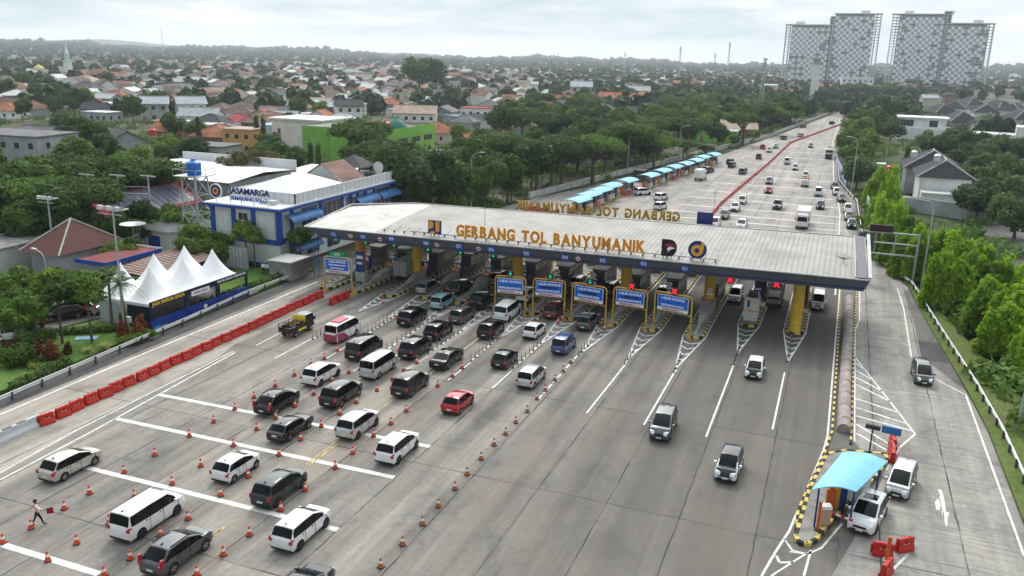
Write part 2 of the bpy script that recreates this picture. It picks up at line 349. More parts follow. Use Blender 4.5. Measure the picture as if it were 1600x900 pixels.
# hatching beside the ramp
for (x0,y0),(x1,y1) in (((1338,568),(1350,577)),((1338,579),(1362,593)),((1338,590),(1378,611)),((1338,601),(1392,628)),((1338,623),(1404,645)),((1338,637),(1416,662)),((1338,650),(1424,673)),((1338,663),(1398,699)),((1338,677),(1386,704))):
    pline(wb,[(x0,y0),(x1,y1)],.2)
ISX=[-2.45,-7.3,-12.15,-16.9,-21.45,-26.0,-30.5,-35.0,-39.8,-44.1,-48.2,-52.8,-56.7]
ISY=[91.0,91.5,84.7,85.2,84.9,85.3,85.1,85.3,85.4,85.6,84.4,84.2,84.0]
APX=[81.9,82.2,75.2,76.1,75.9,76.5,76.6,76.8,77,77.5,78,None,None]
for x,y,a in zip(ISX,ISY,APX):
    if a is None: continue
    line(wb,(x,a),(x-1.15,y+1),.16); line(wb,(x,a),(x+1.15,y+1),.16); line(wb,(x-1.15,y+1),(x-1.2,y+30),.12); line(wb,(x+1.15,y+1),(x+1.2,y+30),.12)
    for k in (.3,.5,.7,.88):
        yy=a+(y-a)*k; hw=1.05*k
        line(wb,(x-hw,yy+.25),(x-.0,yy-.5-.1*k),.24,.016); line(wb,(x,yy-.5-.1*k),(x+hw,yy+.25),.24,.016)
# dashed lead-in lines along the marker posts
for l in ([(575,521),(622,491)],[(489,530),(500,523)],[(605,546),(681,495)],[(669,552),(722,517)],[(736,564),(777,530)],[(802,575),(845,537)],[(841,624),(907,550)],[(904,555),(907,550)],[(975,572),(982,560)],[(1053,583),(1058,577)],[(545,535),(575,521)],[(572,566),(605,546)]):
    p,q=G(*l[0]),G(*l[1]); L=(q-p).length; k=0
    while k<L: line(wb,p+(q-p)*(k/L),p+(q-p)*(min(k+1.0,L)/L),.16); k+=1.35
# cross bars beyond the gate
for xl,yl,xr in ((-23.7,253.9,-2.6),(-22.9,236.2,-2.2),(-27.5,220.2,-1.6),(-27.7,204.6,-1.2),(-28.4,190.6,-.2),(-29.2,180.0,.6),(-29.3,169.0,1.0),(-29.9,161.2,1.3),(-29.6,154.6,1.5),(-29,148.5,1.6),(-22,272,-3),(-21,290,-3.2),(-19,312,-3.4),(-16,336,-3.6)):
    line(wb,(xl,yl),(xr,yl+.6),.5)
line(wb,(1.35,110),(1.1,172),.18); line(wb,(1.1,172),(.2,200),.18); line(wb,(-.9,215),(-3.4,330),.18); line(wb,(-3.4,330),(-3,480),.18)
line(wb,(-45,160),(-28,262),.15); line(wb,(-28,262),(-20,345),.15)
tag(wb.build('road_markings',M_white),kind='structure')
# arrow with a bar on the ramp
ab=MB()
for l in ([(1468,765),(1472,775)],[(1471,775),(1478,812)],[(1463,785),(1466,797)]): pline(ab,l,.22,.014)
ab.poly([(p.x,p.y,.014) for p in [G(1479,824),G(1471,799),G(1483,801)]])
ab.poly([(p.x,p.y,.0145) for p in [G(1461,784),G(1466,779),G(1470,790),G(1467,797)]])
ab.poly([(p.x,p.y,.0150) for p in [G(1471,775),G(1475,777),G(1480,812),G(1476,812)]])
o=ab.build('road_arrow_marking',M_white); tag(o,kind='structure')
yb=MB()
for l in ([(335,838),(352,822)],[(310,858),(345,826)],[(478,726),(535,683)],[(482,728),(538,686)],[(590,642),(625,617)],[(566,597),(580,590)],[(671,585),(682,576)],[(725,546),(753,525)],[(618,565),(628,558)]): pline(yb,l,.17,.018)
tag(yb.build('yellow_markings',M_yel),kind='structure')
# ------------------------------------------------ vehicles
M_glass=mat('tinted_glass',(.004,.005,.006),.05,0,0,spec=.2)
M_glass2=mat('clear_tinted_glass',(.05,.06,.065),.08,0,0,spec=.6)
M_blk=mat('black_plastic',(.02,.02,.021),.6,0,0)
M_tyre=mat('tyre_rubber',(.022,.022,.023),.85,0,0)
M_rim=mat('wheel_rim',(.42,.42,.43),.3,.8,0)
M_rimd=mat('dark_wheel_rim',(.06,.06,.065),.3,.6,0)
M_hl=mat('headlight_glass',(.75,.78,.8),.12,.2,0)
M_tl=mat('taillight_red',(.38,.015,.02),.2,0,0,coat=.6)
M_plate=mat('plate_white',(.62,.62,.6),.5,0,0)
P_white=paint('paint_white',(.68,.68,.675)); P_black=paint('paint_black',(.003,.003,.0035),0,.25); P_silver=paint('paint_silver',(.50,.50,.50),.45,.35)
P_grey=paint('paint_dark_grey',(.075,.08,.085),.4,.33); P_mgrey=paint('paint_grey',(.22,.225,.23),.4,.33); P_red=paint('paint_red',(.42,.012,.025),0,.3); P_dred=paint('paint_dark_red',(.11,.012,.018),0,.3)
P_blue=paint('paint_blue',(.03,.07,.20),.2,.3); P_lblue=paint('paint_light_blue',(.22,.42,.46),.2,.35); P_beige=paint('paint_champagne',(.46,.43,.38),.4,.35); P_green=paint('paint_lime',(.30,.50,.06)); P_dgreen=paint('paint_black_green',(.018,.028,.027),.2,.3)
P_maroon=paint('paint_maroon',(.28,.02,.06))
def car_body_stations(L,W,H,belt,rt,rb,hdr,cw,nose,gc=.2,boot=None,tumble=.8,taper=.0):
    """rt/rb: y of roof end / belt end at the rear, hdr/cw: y of windscreen top / base"""
    b=belt; bt=boot if boot else b
    S=[(-L/2,gc+.16,bt*.70,bt*.72,.86,0),(-L/2+.05,gc+.06,bt-.09,bt-.07,.94,0)]
    if rb>-L/2+.35: S+=[(-L/2+.18,gc,bt-.02,bt,.975,0),(rb,gc,b-.01,b+.01,.99,0)]
    else: S+=[(rb,gc,b-.01,b+.01,.985,0)]
    S+=[(rt,gc,b+.03,H-.035,.975,1),((rt+hdr)/2,gc,b-.01,H,1,1),(hdr,gc,b-.02,H-.035,.99,1),((hdr+cw)/2,gc,b-.02,(H-.05)*.53+b*.47+.05,.985,2),(cw,gc,b-.03,b,.97,0),
        ((cw+L/2)/2+.05,gc,(b+nose)/2+.0,(b+nose)/2+.07,.96,0),(L/2-.26,gc+.02,nose-.05,nose,.91,0),(L/2-.10,gc+.03,nose-.15,nose-.11,.84,0),(L/2-.02,gc+.06,nose-.28,nose-.25,.76,0),(L/2,gc+.14,nose-.42,nose-.39,.68,0)]
    return S
def ring(st,W,tumble):
    y,zb,zl,zt,wf,cab=st; w=W/2*wf; tw=W/2*(tumble if cab else .9*wf)
    zm=zb+(zl-zb)*.55; cr=.035 if cab else .02
    if cab==2: tw=W/2*(tumble*.52+.9*wf*.48); return [(0,zb),(.86*w,zb),(w*.98,zb+.10),(w,zm),(.965*w,zl),(tw,zt-.045),(tw-.10,zt),(0,zt+cr)]
    if cab: return [(0,zb),(.86*w,zb),(w*.98,zb+.10),(w,zm),(.965*w,zl),(tw,zt-.07),(tw-.10,zt),(0,zt+cr)]
    return [(0,zb),(.86*w,zb),(w*.98,zb+.08),(w,zm),(.965*w,zl),(tw,zt-.005),(tw-.10,zt+.005),(0,zt+cr)]
NAMES={'mpv':'minivan','crossover_mpv':'crossover_car','big_mpv':'large_minivan','suv':'sport_utility_car','rugged_suv':'off_road_car','wagon':'estate_car','small_suv':'small_crossover','hatchback_black_bonnet':'hatchback','suv_sunroof':'sport_utility_car','boxy_wagon':'boxy_estate_car','old_sedan':'saloon_car','sedan':'saloon_car'}
def make_vehicle(kind,L,W,H,belt,rt,rb,hdr,cw,nose,wb,wr=.32,wy=0.0,gc=.2,boot=None,tumble=.8,pillars=None,rim=None,roof_black=False,rails=False,sunroof=False,spare=False,bonnet=False):
    S=car_body_stations(L,W,H,belt,rt,rb,hdr,cw,nose,gc,boot,tumble)
    root=empty(NAMES.get(kind,kind),(0,0,0))
    vs=[];fs=[];ms=[]; rings=[]
    for st in S:
        r=ring(st,W,tumble); pts=[(x,st[0],z) for x,z in r]+[(-x,st[0],z) for x,z in reversed(r[1:-1])]
        rings.append(pts); vs+=pts
    n=len(rings[0])
    for i in range(len(S)-1):
        for j in range(n):
            a=i*n+j; b=i*n+(j+1)%n; fs.append((a,a+n,b+n,b))
            jj=j if j<8 else 13-j
            mm=0
            seg=min(j,n-1-j)
            if seg<=1 : mm=1
            if seg==4 and S[i][5]==1 and S[i+1][5]==1: mm=3
            if roof_black and seg>=5 and S[i][5] and S[i+1][5]: mm=2
            if bonnet and seg>=5 and S[i][0]>=cw-.01: mm=2
            ms.append(mm)
    fs.append(tuple(range(n))); ms.append(0); fs.append(tuple((len(S)-1)*n+n-1-i for i in range(n))); ms.append(0)
    me=bpy.data.meshes.new('body'); me.from_pydata(vs,[],fs)
    for m in (P_white,M_blk,P_black,M_glass): me.materials.append(m)
    me.polygons.foreach_set('material_index',ms)
    bm=bmesh.new(); bm.from_mesh(me); bmesh.ops.recalc_face_normals(bm,faces=bm.faces); bm.to_mesh(me); bm.free()
    body=link('body',me,root)
    bv=body.modifiers.new('v','BEVEL'); bv.width=.075; bv.segments=2; bv.limit_method='ANGLE'; bv.angle_limit=R(24); bv.loop_slide=True; bv.use_clamp_overlap=True
    # wheel arches cut out
    cut=MB()
    for y in (wy-wb/2,wy+wb/2):
        for sx in (-1,1): cut.cone((sx*(W/2-.34),y,wr),(sx*(W/2+.1),y,wr),wr+.055,wr+.055,20)
    cm=cut.mesh('cut',[M_blk]); co=link('cut',cm)
    md=body.modifiers.new('b','BOOLEAN'); md.object=co; md.operation='DIFFERENCE'; md.solver='EXACT'
    try: md.material_mode='TRANSFER'
    except Exception: pass
    bpy.context.view_layer.update()
    m2=bpy.data.meshes.new_from_object(body.evaluated_get(bpy.context.evaluated_depsgraph_get()))
    body.modifiers.clear(); body.data=m2; bpy.data.objects.remove(co)
    m2.polygons.foreach_set('use_smooth',[True]*len(m2.polygons)); m2.set_sharp_from_angle(angle=R(28))
    # glazing
    ic=[k for k,s in enumerate(S) if abs(s[0]-cw)<1e-6][0]; ih=ic-2; irt=ih-2; irb=irt-1
    def strip(a,b,lo,hi,name,ins=.05,ks=(6,7,8)):
        A=[Vector(rings[a][k]) for k in ks]; B=[Vector(rings[b][k]) for k in ks]
        P=[p+(q-p)*lo for p,q in zip(A,B)]; Q=[p+(q-p)*hi for p,q in zip(A,B)]
        nrm=(P[-1]-P[0]).cross(Q[0]-P[0]).normalized()
        if nrm.z<0: nrm=-nrm
        o=nrm*.014
        mid=len(ks)//2
        def ns(T): return [T[i_]+((T[mid]-T[i_])*ins) +o for i_ in range(len(T))]
        P,Q=ns(P),ns(Q)
        n_=len(ks); b_=MB(); b_.add(P+Q,[(i_,i_+1,n_+i_+1,n_+i_) for i_ in range(n_-1)]); 
        return b_.build(name,M_glass,root,60)
    A_=[];
    for sa,sb,lo,hi in ((ic,ic-1,.03,1.0),(ic-1,ih,0,.95)):
        A=[Vector(rings[sa][k]) for k in (6,7,8)]; B=[Vector(rings[sb][k]) for k in (6,7,8)]; nr=(A[2]-A[0]).cross(B[0]-A[0]).normalized(); nr=nr if nr.z>0 else -nr
        for tt in ((lo,hi) if not A_ else (hi,)): A_.append([p+(q-p)*tt+nr*.016 for p,q in zip(A,B)])
    bw=MB(); bw.add(A_[0]+A_[1]+A_[2],[(0,1,4,3),(1,2,5,4),(3,4,7,6),(4,5,8,7)]); bw.build('windscreen',M_glass,root,60)
    strip(irb,irt,.06,.90,'rear_window',.05,(5,6,7,8,9))
    if sunroof:
        sb=MB(); sb.box(-W*.24,W*.24,hdr-1.1,hdr-.35,H-.0,H+.035); sb.build('sunroof',M_glass,root)
    # side windows: y range on the cabin side between belt and roof edge
    ys=[rings[k][4][1] for k in range(irb,ic+1)]
    def edge(y,k):
        for i in range(irb,ic):
            a,b=rings[i][k],rings[i+1][k]
            if a[1]<=y<=b[1]+1e-9:
                t=(y-a[1])/max(1e-9,b[1]-a[1]); return Vector(a).lerp(Vector(b),t)
        return Vector(rings[ic][k])
    pil=pillars or [rb+.16,(rt+hdr)/2-.1,hdr-.15,cw-.12]
    for a,b in zip(pil[:-1],pil[1:]):
        m_=[]; yy=[a+.02]+[y for y in ys if a+.08<y<b-.08]+[b-.02]
        for sx in (1,-1):
            lo=[];hi=[]
            for y in yy:
                p,q=edge(y,4),edge(y,5); l=p+(q-p)*.04; h=p+(q-p)*.93
                off=.016
                lo.append(Vector(((l.x+off)*sx,l.y,l.z))); hi.append(Vector(((h.x+off)*sx,h.y,h.z)))
            mb_=MB(); k=len(lo); mb_.add(lo+hi,[(i,i+1,k+i+1,k+i) if sx>0 else (i+1,i,k+i,k+i+1) for i in range(k-1)])
            mb_.build('side_window',M_glass,root)
    # wheels
    wm=MB(); wm.cone((-.1,0,0),(.1,0,0),wr,wr,18); wme=wm.mesh('wheel',[M_tyre],50)
    rm=MB(); rm.cone((.085,0,0),(.106,0,0),wr*.64,wr*.60,14)
    for k in range(5):
        a=2*math.pi*k/5+.3; M=Matrix.Translation((.107,math.cos(a)*wr*.38,math.sin(a)*wr*.38))@Matrix.Rotation(a,4,'X'); rm.box(-.002,.006,-wr*.26,wr*.26,-.03,.03,1,M)
    rme=rm.mesh('rim',[M_rimd if rim!='dark' else M_blk,M_rim if rim!='dark' else M_rimd])
    for y in (wy-wb/2,wy+wb/2):
        for sx in (-1,1):
            wo=link('wheel',wme,root,(sx*(W/2-.115),y,wr)); wo.rotation_euler=(0,0,0 if sx>0 else math.pi); link('rim',rme,wo)
    # lamps, plates, mirrors, trim
    bt=boot or belt
    for sx in (-1,1):
        b_=MB(); hs=[(L/2-.27,nose-.0,.90),(L/2-.10,nose-.10,.83),(L/2-.015,nose-.245,.75)]
        pi_=[(sx*W/2*.40,y,z+.012) for y,z,f in hs]; po_=[(sx*W/2*f*.97,y-(.05 if i_==0 else .0),z+.004) for i_,(y,z,f) in enumerate(hs)]; pi_[0]=(sx*W/2*.60,L/2-.18,nose-.035); dn=[(sx*W/2*.44,L/2+.004,nose-.33),(sx*W/2*.72,L/2-.004,nose-.33)]
        b_.add(pi_+po_+dn,[(0,1,4,3),(1,2,5,4),(2,6,7,5)]); b_.build('headlight',M_hl,root)
        b_=MB()
        if boot: b_.box(x-.17,x+.13,-L/2-.012,-L/2+.12,bt-.30,bt-.14)
        else:
            xa,xb=sorted((sx*W/2*.70,sx*W/2*.955)); b_.box(xa,xb,-L/2-.004,-L/2+.20,bt-.27,bt-.08); xc,xd=sorted((sx*W/2*.84,sx*W/2*.962)); b_.box(xc,xd,-L/2+.03,-L/2+.26,bt-.09,bt+(.30 if kind=='suv' else .02))
        b_.build('taillight',M_tl,root)
        b_=MB(); b_.box(sx*(W/2-.02) if sx>0 else -W/2-.17,W/2+.17 if sx>0 else -(W/2-.02),cw-.42,cw-.24,belt+.02,belt+.16); b_.build('mirror',P_white,root)
    b_=MB(); b_.box(-.22,.22,-L/2-.02,-L/2+.02,gc+.30 if not boot else gc+.42,gc+.42 if not boot else gc+.54); b_.build('number_plate',M_plate,root)
    b_=MB(); b_.box(-.22,.22,L/2-.04,L/2+.015,gc+.17,gc+.28); b_.build('number_plate',M_plate,root)
    b_=MB(); b_.add([(-W*.21,L/2-.012,nose-.24),(W*.21,L/2-.012,nose-.24),(W*.26,L/2+.012,nose-.40),(-W*.26,L/2+.012,nose-.40)],[(0,3,2,1)]); b_.box(-W*.30,W*.30,L/2-.06,L/2+.014,gc+.12,gc+.27); b_.build('grille',M_blk,root)
    b_=MB()
    b_.box(-W*.38,W*.38,-L/2-.01,-L/2+.05,gc+.07,gc+.2)
    for sx in (-1,1):
        x0,x1=sorted((sx*(W/2-.03),sx*(W/2+.006)))
        for y in pil[:-1][1 if len(pil)>3 else 0:]+[cw-.05]:
            b_.box(x0,x1,y-.008,y+.008,gc+.12,belt-.03)
        for y in pil[1:-1]: b_.box(x0,x1+(.0 if sx<0 else .01),y-.32,y-.18,belt-.12,belt-.085)
    if rails:
        for sx in (-1,1): b_.box(sx*(W/2*tumble-.06)-.02,sx*(W/2*tumble-.06)+.02,rt+.15,hdr-.05,H+.0,H+.05)
    b_.box(-.02,.02,rt+.12,rt+.3,H-.02,H+.07)
    tm=b_.mesh('t',[M_blk]); bm=bmesh.new(); bm.from_mesh(m2); k0=len(bm.faces); bm.from_mesh(tm); bm.faces.ensure_lookup_table()
    for f in bm.faces[k0:]: f.material_index=1
    bm.to_mesh(m2); bm.free(); bpy.data.meshes.remove(tm); m2.set_sharp_from_angle(angle=R(28))
    if spare:
        b_=MB(); b_.cone((0,-L/2-.17,.85),(0,-L/2+.02,.85),.33,.33,18); b_.build('spare_wheel',M_tyre,root)
    return root
PROTO={}
def proto(k,*a,**kw): PROTO[k]=make_vehicle(k,*a,**kw)
#                 L    W    H    belt rt    rb    hdr  cw   nose  wb
proto('parked_mpv_dummy',4.2,1.68,1.68,1.0,-1.75,-1.98,.62,1.35,.92,2.66) if False else None
proto('mpv',4.30,1.68,1.68,1.0,-1.80,-2.05,.42,1.50,.90,2.70,rails=False)
proto('crossover_mpv',4.50,1.76,1.70,1.06,-1.80,-2.12,.32,1.48,.94,2.78,wr=.34,rim='dark',gc=.23)
proto('wagon',4.40,1.70,1.58,.98,-1.60,-2.02,.25,1.42,.84,2.62)
proto('big_mpv',4.70,1.82,1.78,1.08,-1.85,-2.18,.50,1.55,1.0,2.75,wr=.34)
proto('suv',4.52,1.82,1.66,1.06,-1.40,-2.08,.20,1.40,.94,2.65,wr=.36,gc=.24,rails=True)
proto('rugged_suv',4.40,1.80,1.84,1.12,-1.95,-2.12,.45,1.12,1.06,2.6,wr=.38,gc=.28,spare=True,tumble=.86)
proto('hatchback',3.75,1.68,1.50,.96,-1.30,-1.76,.20,1.28,.86,2.42,wr=.30)
proto('sedan',4.85,1.83,1.45,.98,-1.05,-1.85,.20,1.36,.84,2.80,boot=1.02,wr=.33)
proto('old_sedan',4.40,1.68,1.40,.92,-1.55,-1.95,.25,.95,.84,2.5,boot=.92,wr=.31,tumble=.78)
proto('luxury_van',4.95,1.86,1.92,1.12,-2.20,-2.38,.95,1.72,1.02,3.0,wr=.35,gc=.18,tumble=.86,rim='dark',pillars=[-2.05,-.75,.35,1.58])
proto('van',4.75,1.74,1.98,1.16,-2.20,-2.30,1.30,2.0,1.0,2.6,wr=.33,tumble=.84,pillars=[-2.1,-.7,.55,1.1,1.85])
proto('boxy_wagon',4.30,1.66,1.80,1.02,-1.90,-2.05,.50,1.08,.95,2.5,wr=.32,tumble=.86)
proto('small_suv',4.05,1.72,1.66,1.0,-1.45,-1.90,.40,1.22,.96,2.52,wr=.34,gc=.23,roof_black=True,bonnet=True,rim='dark')
proto('hatchback_black_bonnet',3.95,1.72,1.50,.96,-1.25,-1.82,.40,1.22,.88,2.5,wr=.32,bonnet=True)
proto('suv_sunroof',4.65,1.86,1.68,1.06,-1.50,-2.16,.40,1.35,.98,2.7,wr=.36,gc=.22,sunroof=True,rim='dark')
def hide_proto(): 
    for k,o in PROTO.items(): remove_tree(o)
# heavy vehicles built from parts
def wheels_for(root,xs,ys,r,w=.24,rim=True):
    wm=MB(); wm.cone((-w/2,0,0),(w/2,0,0),r,r,16); wme=wm.mesh('wheel',[M_tyre],50)
    rm=MB(); rm.cone((w/2-.02,0,0),(w/2+.01,0,0),r*.55,r*.5,12); rme=rm.mesh('rim',[M_rim])
    for y in ys:
        for sx in (-1,1):
            o=link('wheel',wme,root,(sx*xs,y,r)); o.rotation_euler=(0,0,0 if sx>0 else math.pi); link('rim',rme,o)
def rbox(b,x0,x1,y0,y1,z0,z1,c=.08,m=0,top=.92):
    """cab-like box with chamfered edges and narrower top"""
    def rg(z,k,cc): 
        cx,cy=(x0+x1)/2,(y0+y1)/2; hx,hy=(x1-x0)/2*k,(y1-y0)/2*(k+ (1-k)*.3)
        return [(cx+sx*(hx-(cc if q else 0)),cy+sy*(hy-(0 if q else cc)),z) for sx,sy,q in ((-1,-1,0),(-1,-1,1),(1,-1,1),(1,-1,0),(1,1,0),(1,1,1),(-1,1,1),(-1,1,0))]
    R_=[rg(z0,1,c),rg(z0+(z1-z0)*.5,1,c),rg(z1-c,top,c),rg(z1,top*.94,c*1.3)]
    vs=[p for r in R_ for p in r]; fs=[]
    for i in range(3):
        for j in range(8): fs.append((i*8+j,i*8+(j+1)%8,(i+1)*8+(j+1)%8,(i+1)*8+j))
    fs.append(tuple(range(7,-1,-1))); fs.append(tuple(24+i for i in range(8)))
    b.add(vs,fs,m)
def make_truck(name,L,W,cabh,boxh,boxm,cabm,r=.42,openbox=None):
    root=empty(name,(0,0,0)); cl=1.75*L/6+.2; y1=L/2
    b=MB(); rbox(b,-W*.46,W*.46,y1-cl,y1,.45,cabh,.1); b.build('cab',cabm,root,30)
    b=MB(); b.add([(-W*.37,y1+.012,1.25*cabh/2.2),(W*.37,y1+.012,1.25*cabh/2.2),(W*.35,y1-.05,cabh*.88),(-W*.35,y1-.05,cabh*.88)],[(0,1,2,3)]); b.build('windscreen',M_glass,root)
    for sx in (-1,1):
        b=MB(); x=sx*(W*.46+.008); q=[(x,y1-cl*.75,1.25*cabh/2.2),(x,y1-.2,1.25*cabh/2.2),(x*.97,y1-.28,cabh*.87),(x*.97,y1-cl*.75,cabh*.87)]; b.poly(q); b.build('side_window',M_glass,root)
        b=MB(); b.box(sx*W*.36-.12,sx*W*.36+.12,y1-.02,y1+.02,.75,.92); b.build('headlight',M_hl,root)
        b=MB(); b.box(sx*W*.40-.1,sx*W*.40+.1,-L/2-.015,-L/2+.02,.62,.75); b.build('taillight',M_tl,root)
        b=MB(); b.box(sx*(W*.46+.12)-.08,sx*(W*.46+.12)+.08,y1-.15,y1-.05,cabh*.6,cabh*.82); b.build('mirror',M_blk,root)
    b=MB(); b.box(-W*.2,-W*.12,-L/2+.1,y1-.5,.4,.62); b.box(W*.12,W*.2,-L/2+.1,y1-.5,.4,.62); b.box(-W*.44,W*.44,y1-.1,y1+.03,.38,.62); b.build('chassis',M_blk,root)
    bx0,bx1=-L/2,y1-cl-.08
    if openbox is None:
        b=MB(); b.box(-W/2,W/2,bx0,bx1,.75,boxh); 
        b.box(-.02,.02,bx0-.01,bx0,.8,boxh-.05,1)
        for k in range(9):
            y=bx0+(bx1-bx0)*(k+.5)/9
            for sx in (-1,1): x=sx*W/2; b.box(min(x,x+sx*.015),max(x,x+sx*.015),y-.02,y+.02,.8,boxh-.05)
        b.box(-W/2-.015,W/2+.015,bx0-.015,bx1+.015,boxh,boxh+.03)
        b.build('cargo_box',[boxm,M_blk],root)
    else:
        b=MB(); b.box(-W/2,W/2,bx0,bx1,.7,.82); 
        for x0,x1 in ((-W/2,-W/2+.05),(W/2-.05,W/2)): b.box(x0,x1,bx0,bx1,.82,boxh)
        b.box(-W/2+.05,W/2-.05,bx0,bx0+.05,.82,boxh); b.box(-W/2+.05,W/2-.05,bx1-.05,bx1,.82,boxh)
        for k in range(4):
            y=bx0+.1+(bx1-bx0-.2)*k/3
            for sx in (-1,1): b.box(sx*W/2-.03,sx*W/2+.03,y-.03,y+.03,.7,boxh+.35)
        for sx in (-1,1): b.box(sx*W/2-.02,sx*W/2+.02,bx0,bx1,boxh+.28,boxh+.34)
        b.build('cargo_bed',boxm,root)
    wheels_for(root,W*.43,(-L/2+L*.2,y1-cl*.55),r)
    return root
M_cargog=mat('cargo_panel_grey',(.26,.26,.26),.6,var=.08,scale=1.2); M_cargo=mat('cargo_panel_white',(.72,.72,.70),.5,var=.06,scale=1.2)
PROTO['box_truck']=make_truck('box_truck',5.6,1.9,2.1,2.75,M_cargo,P_white,.36)
PROTO['cargo_truck']=make_truck('cargo_truck',8.2,2.35,2.7,3.1,M_cargo,P_white,.48)
PROTO['pickup_truck']=make_truck('pickup_truck',4.3,1.66,1.85,1.2,P_black,P_black,.32,openbox=1)
def make_bus():
    root=empty('bus',(0,0,0)); L,W,H=11,2.5,3.3
    b=MB(); rbox(b,-W/2,W/2,-L/2,L/2,.35,H,.15,0,.97); b.build('body',[P_white],root,30)
    b=MB(); b.add([(-1.1,L/2+.012,1.3),(1.1,L/2+.012,1.3),(1.07,L/2-.05,2.75),(-1.07,L/2-.05,2.75)],[(0,1,2,3)]); b.build('windscreen',M_glass,root)
    for sx in (-1,1):
        for k in range(5):
            y=-4.9+k*1.95; b=MB(); x=sx*(W/2+.012); b.poly([(x,y,1.6),(x,y+1.8,1.6),(x*.985,y+1.8,2.6),(x*.985,y,2.6)]); b.build('side_window',M_glass,root)
        b=MB(); b.box(sx*.95-.16,sx*.95+.16,L/2-.02,L/2+.03,.6,.85); b.build('headlight',M_hl,root)
    b=MB(); b.box(-W*.46,W*.46,L/2-.05,L/2+.02,.35,1.28); b.build('front_panel',M_blk,root)
    b=MB(); b.box(-.8,.8,-1.5,1.5,H,H+.22); b.build('roof_unit',P_mgrey,root)
    wheels_for(root,1.1,(-2.9,3.3),.48); return root
PROTO['bus']=make_bus()
def make_minibus():
    root=make_vehicle('minibus',4.95,1.75,2.10,1.22,-2.30,-2.42,1.35,2.1,1.05,2.6,wr=.34,tumble=.86,pillars=[-2.2,-1.1,0,1.15,1.95])
    b=MB(); b.box(-.55,.55,-1.5,.3,2.10,2.22); b.build('roof_carrier',mat('rose_panel',(.45,.10,.14),.5,var=.1,scale=3),root)
    for sx in (-1,1):
        b=MB(); x=sx*(.875+.012); b.poly([(x,-2.3,.35),(x,-.2,.35),(x,-1.0,.95),(x*.985,-1.5,1.15),(x*.985,-2.3,1.15)]); b.build('side_decal',P_maroon,root)
    b=MB(); b.box(-.80,.80,-2.5,-2.38,.35,1.05); b.build('rear_panel',P_maroon,root)
    return root
PROTO['minibus']=make_minibus()
FWD=0.0; REV=math.pi
CARS=[]
def set_paint(o,p,names=('body','mirror','cab','cargo_bed')):
    for k in kids(o):
        if k.name.split('.')[0] in names and k.material_slots:
            s=k.material_slots[0]; s.link='OBJECT'; s.material=p
        if p is not None and p.name=='paint_grey' and k.name.startswith('cargo_box'): s=k.material_slots[0]; s.link='OBJECT'; s.material=M_cargog
def car(kind,px,py,p,label,rot=FWD,drz=0.0,z=.75,group='cars passing the toll gate',name=None,cat=None,skip=()):
    q=G(px,py,z); far=q.y>150
    o=copy_tree(PROTO[kind],loc=(q.x,q.y,0.012),scale=(.93,.955,.95),rz=rot+R(drz),skip=tuple(skip)+(('rim','number_plate','trim') if far and kind not in('bus',) else ()))
    if p is not None: set_paint(o,p)
    tag(o,label,cat or {'sedan':'car','old_sedan':'car','luxury_van':'van','van':'van','minibus':'minibus','bus':'bus','box_truck':'truck','cargo_truck':'truck','pickup_truck':'pickup truck'}.get(kind,'car'),group)
    CARS.append((o,label)); return o
Q='cars queueing for the toll gate'
def cq(*a,**k): k.setdefault('group',Q); return car(*a,**k)
cq('wagon',111,720,P_beige,'champagne estate car beside the double white line, leftmost of the queueing cars')
cq('luxury_van',232,801,P_white,'long white people carrier with dark rear glass between rows of cones')
cq('suv',278,854,P_grey,'dark grey rounded SUV with tall red tail lights on the worn yellow mark',z=.8)
cq('hatchback',369,725,P_white,'small white hatchback between two rows of cones, behind the dark estate',z=.7)
cq('crossover_mpv',438,757,P_dgreen,'greenish black MPV beside three cones with a white plate')
cq('crossover_mpv',472,820,P_white,'white crossover MPV with black side glass, nearest car in the middle of the forecourt')
cq('crossover_mpv',622,695,P_white,'white crossover MPV standing at the end of the second cross bar')
cq('crossover_mpv',560,659,P_silver,'silver crossover MPV beside the yellow line')
cq('old_sedan',455,665,P_black,'old black saloon car on the cross bar behind the silver crossover',z=.62)
cq('sedan',470,921,P_black,'black saloon car cut off by the bottom edge of the picture',z=.6)
cq('suv',434,624,P_black,'black SUV at the left end of the first cross bar')
cq('crossover_mpv',503,581,P_white,'white crossover MPV among cones left of the silver van')
cq('big_mpv',534,612,P_black,'large black MPV in the middle between the white crossover and the silver crossover')
cq('van',592,567,P_silver,'silver boxy van with a flat nose',z=.95)
cq('luxury_van',570,542,P_black,'tall black people carrier behind the white and maroon minibus')
cq('minibus',536,513,P_white,'white and maroon minibus with a rose roof carrier',name='minibus',z=1.0)
cq('big_mpv',642,597,P_black,'large black MPV with red tail lights above the yellow line, nearest the red hatchback')
cq('big_mpv',650,541,P_black,'large black MPV between the marker posts and the black saloon')
cq('big_mpv',645,493,P_black,'large black MPV alone in the lane beyond the minibus')
cq('crossover_mpv',686,514,P_black,'black crossover between two rows of marker posts')
cq('sedan',699,558,P_black,'long black saloon car with a glossy roof at the yellow line',z=.62)
cq('hatchback',716,625,P_red,'bright red hatchback, only red car on the forecourt',z=.7)
cq('mpv',692,469,P_lblue,'light blue MPV entering a toll lane')
cq('mpv',723,490,P_grey,'dark grey MPV behind the black off-roader')
cq('hatchback',789,558,P_black,'black hatchback in the lane right of the long black saloon',z=.7)
cq('crossover_mpv',768,512,P_black,'black crossover entering the lane left of the first yellow portal')
cq('luxury_van',793,485,P_white,'white people carrier with a dark roof hatch at the first yellow portal')
cq('rugged_suv',753,469,P_black,'black off-roader with a spare wheel on its back door')
cq('big_mpv',720,448,P_black,'large black MPV under the canopy edge ahead of the light blue MPV')
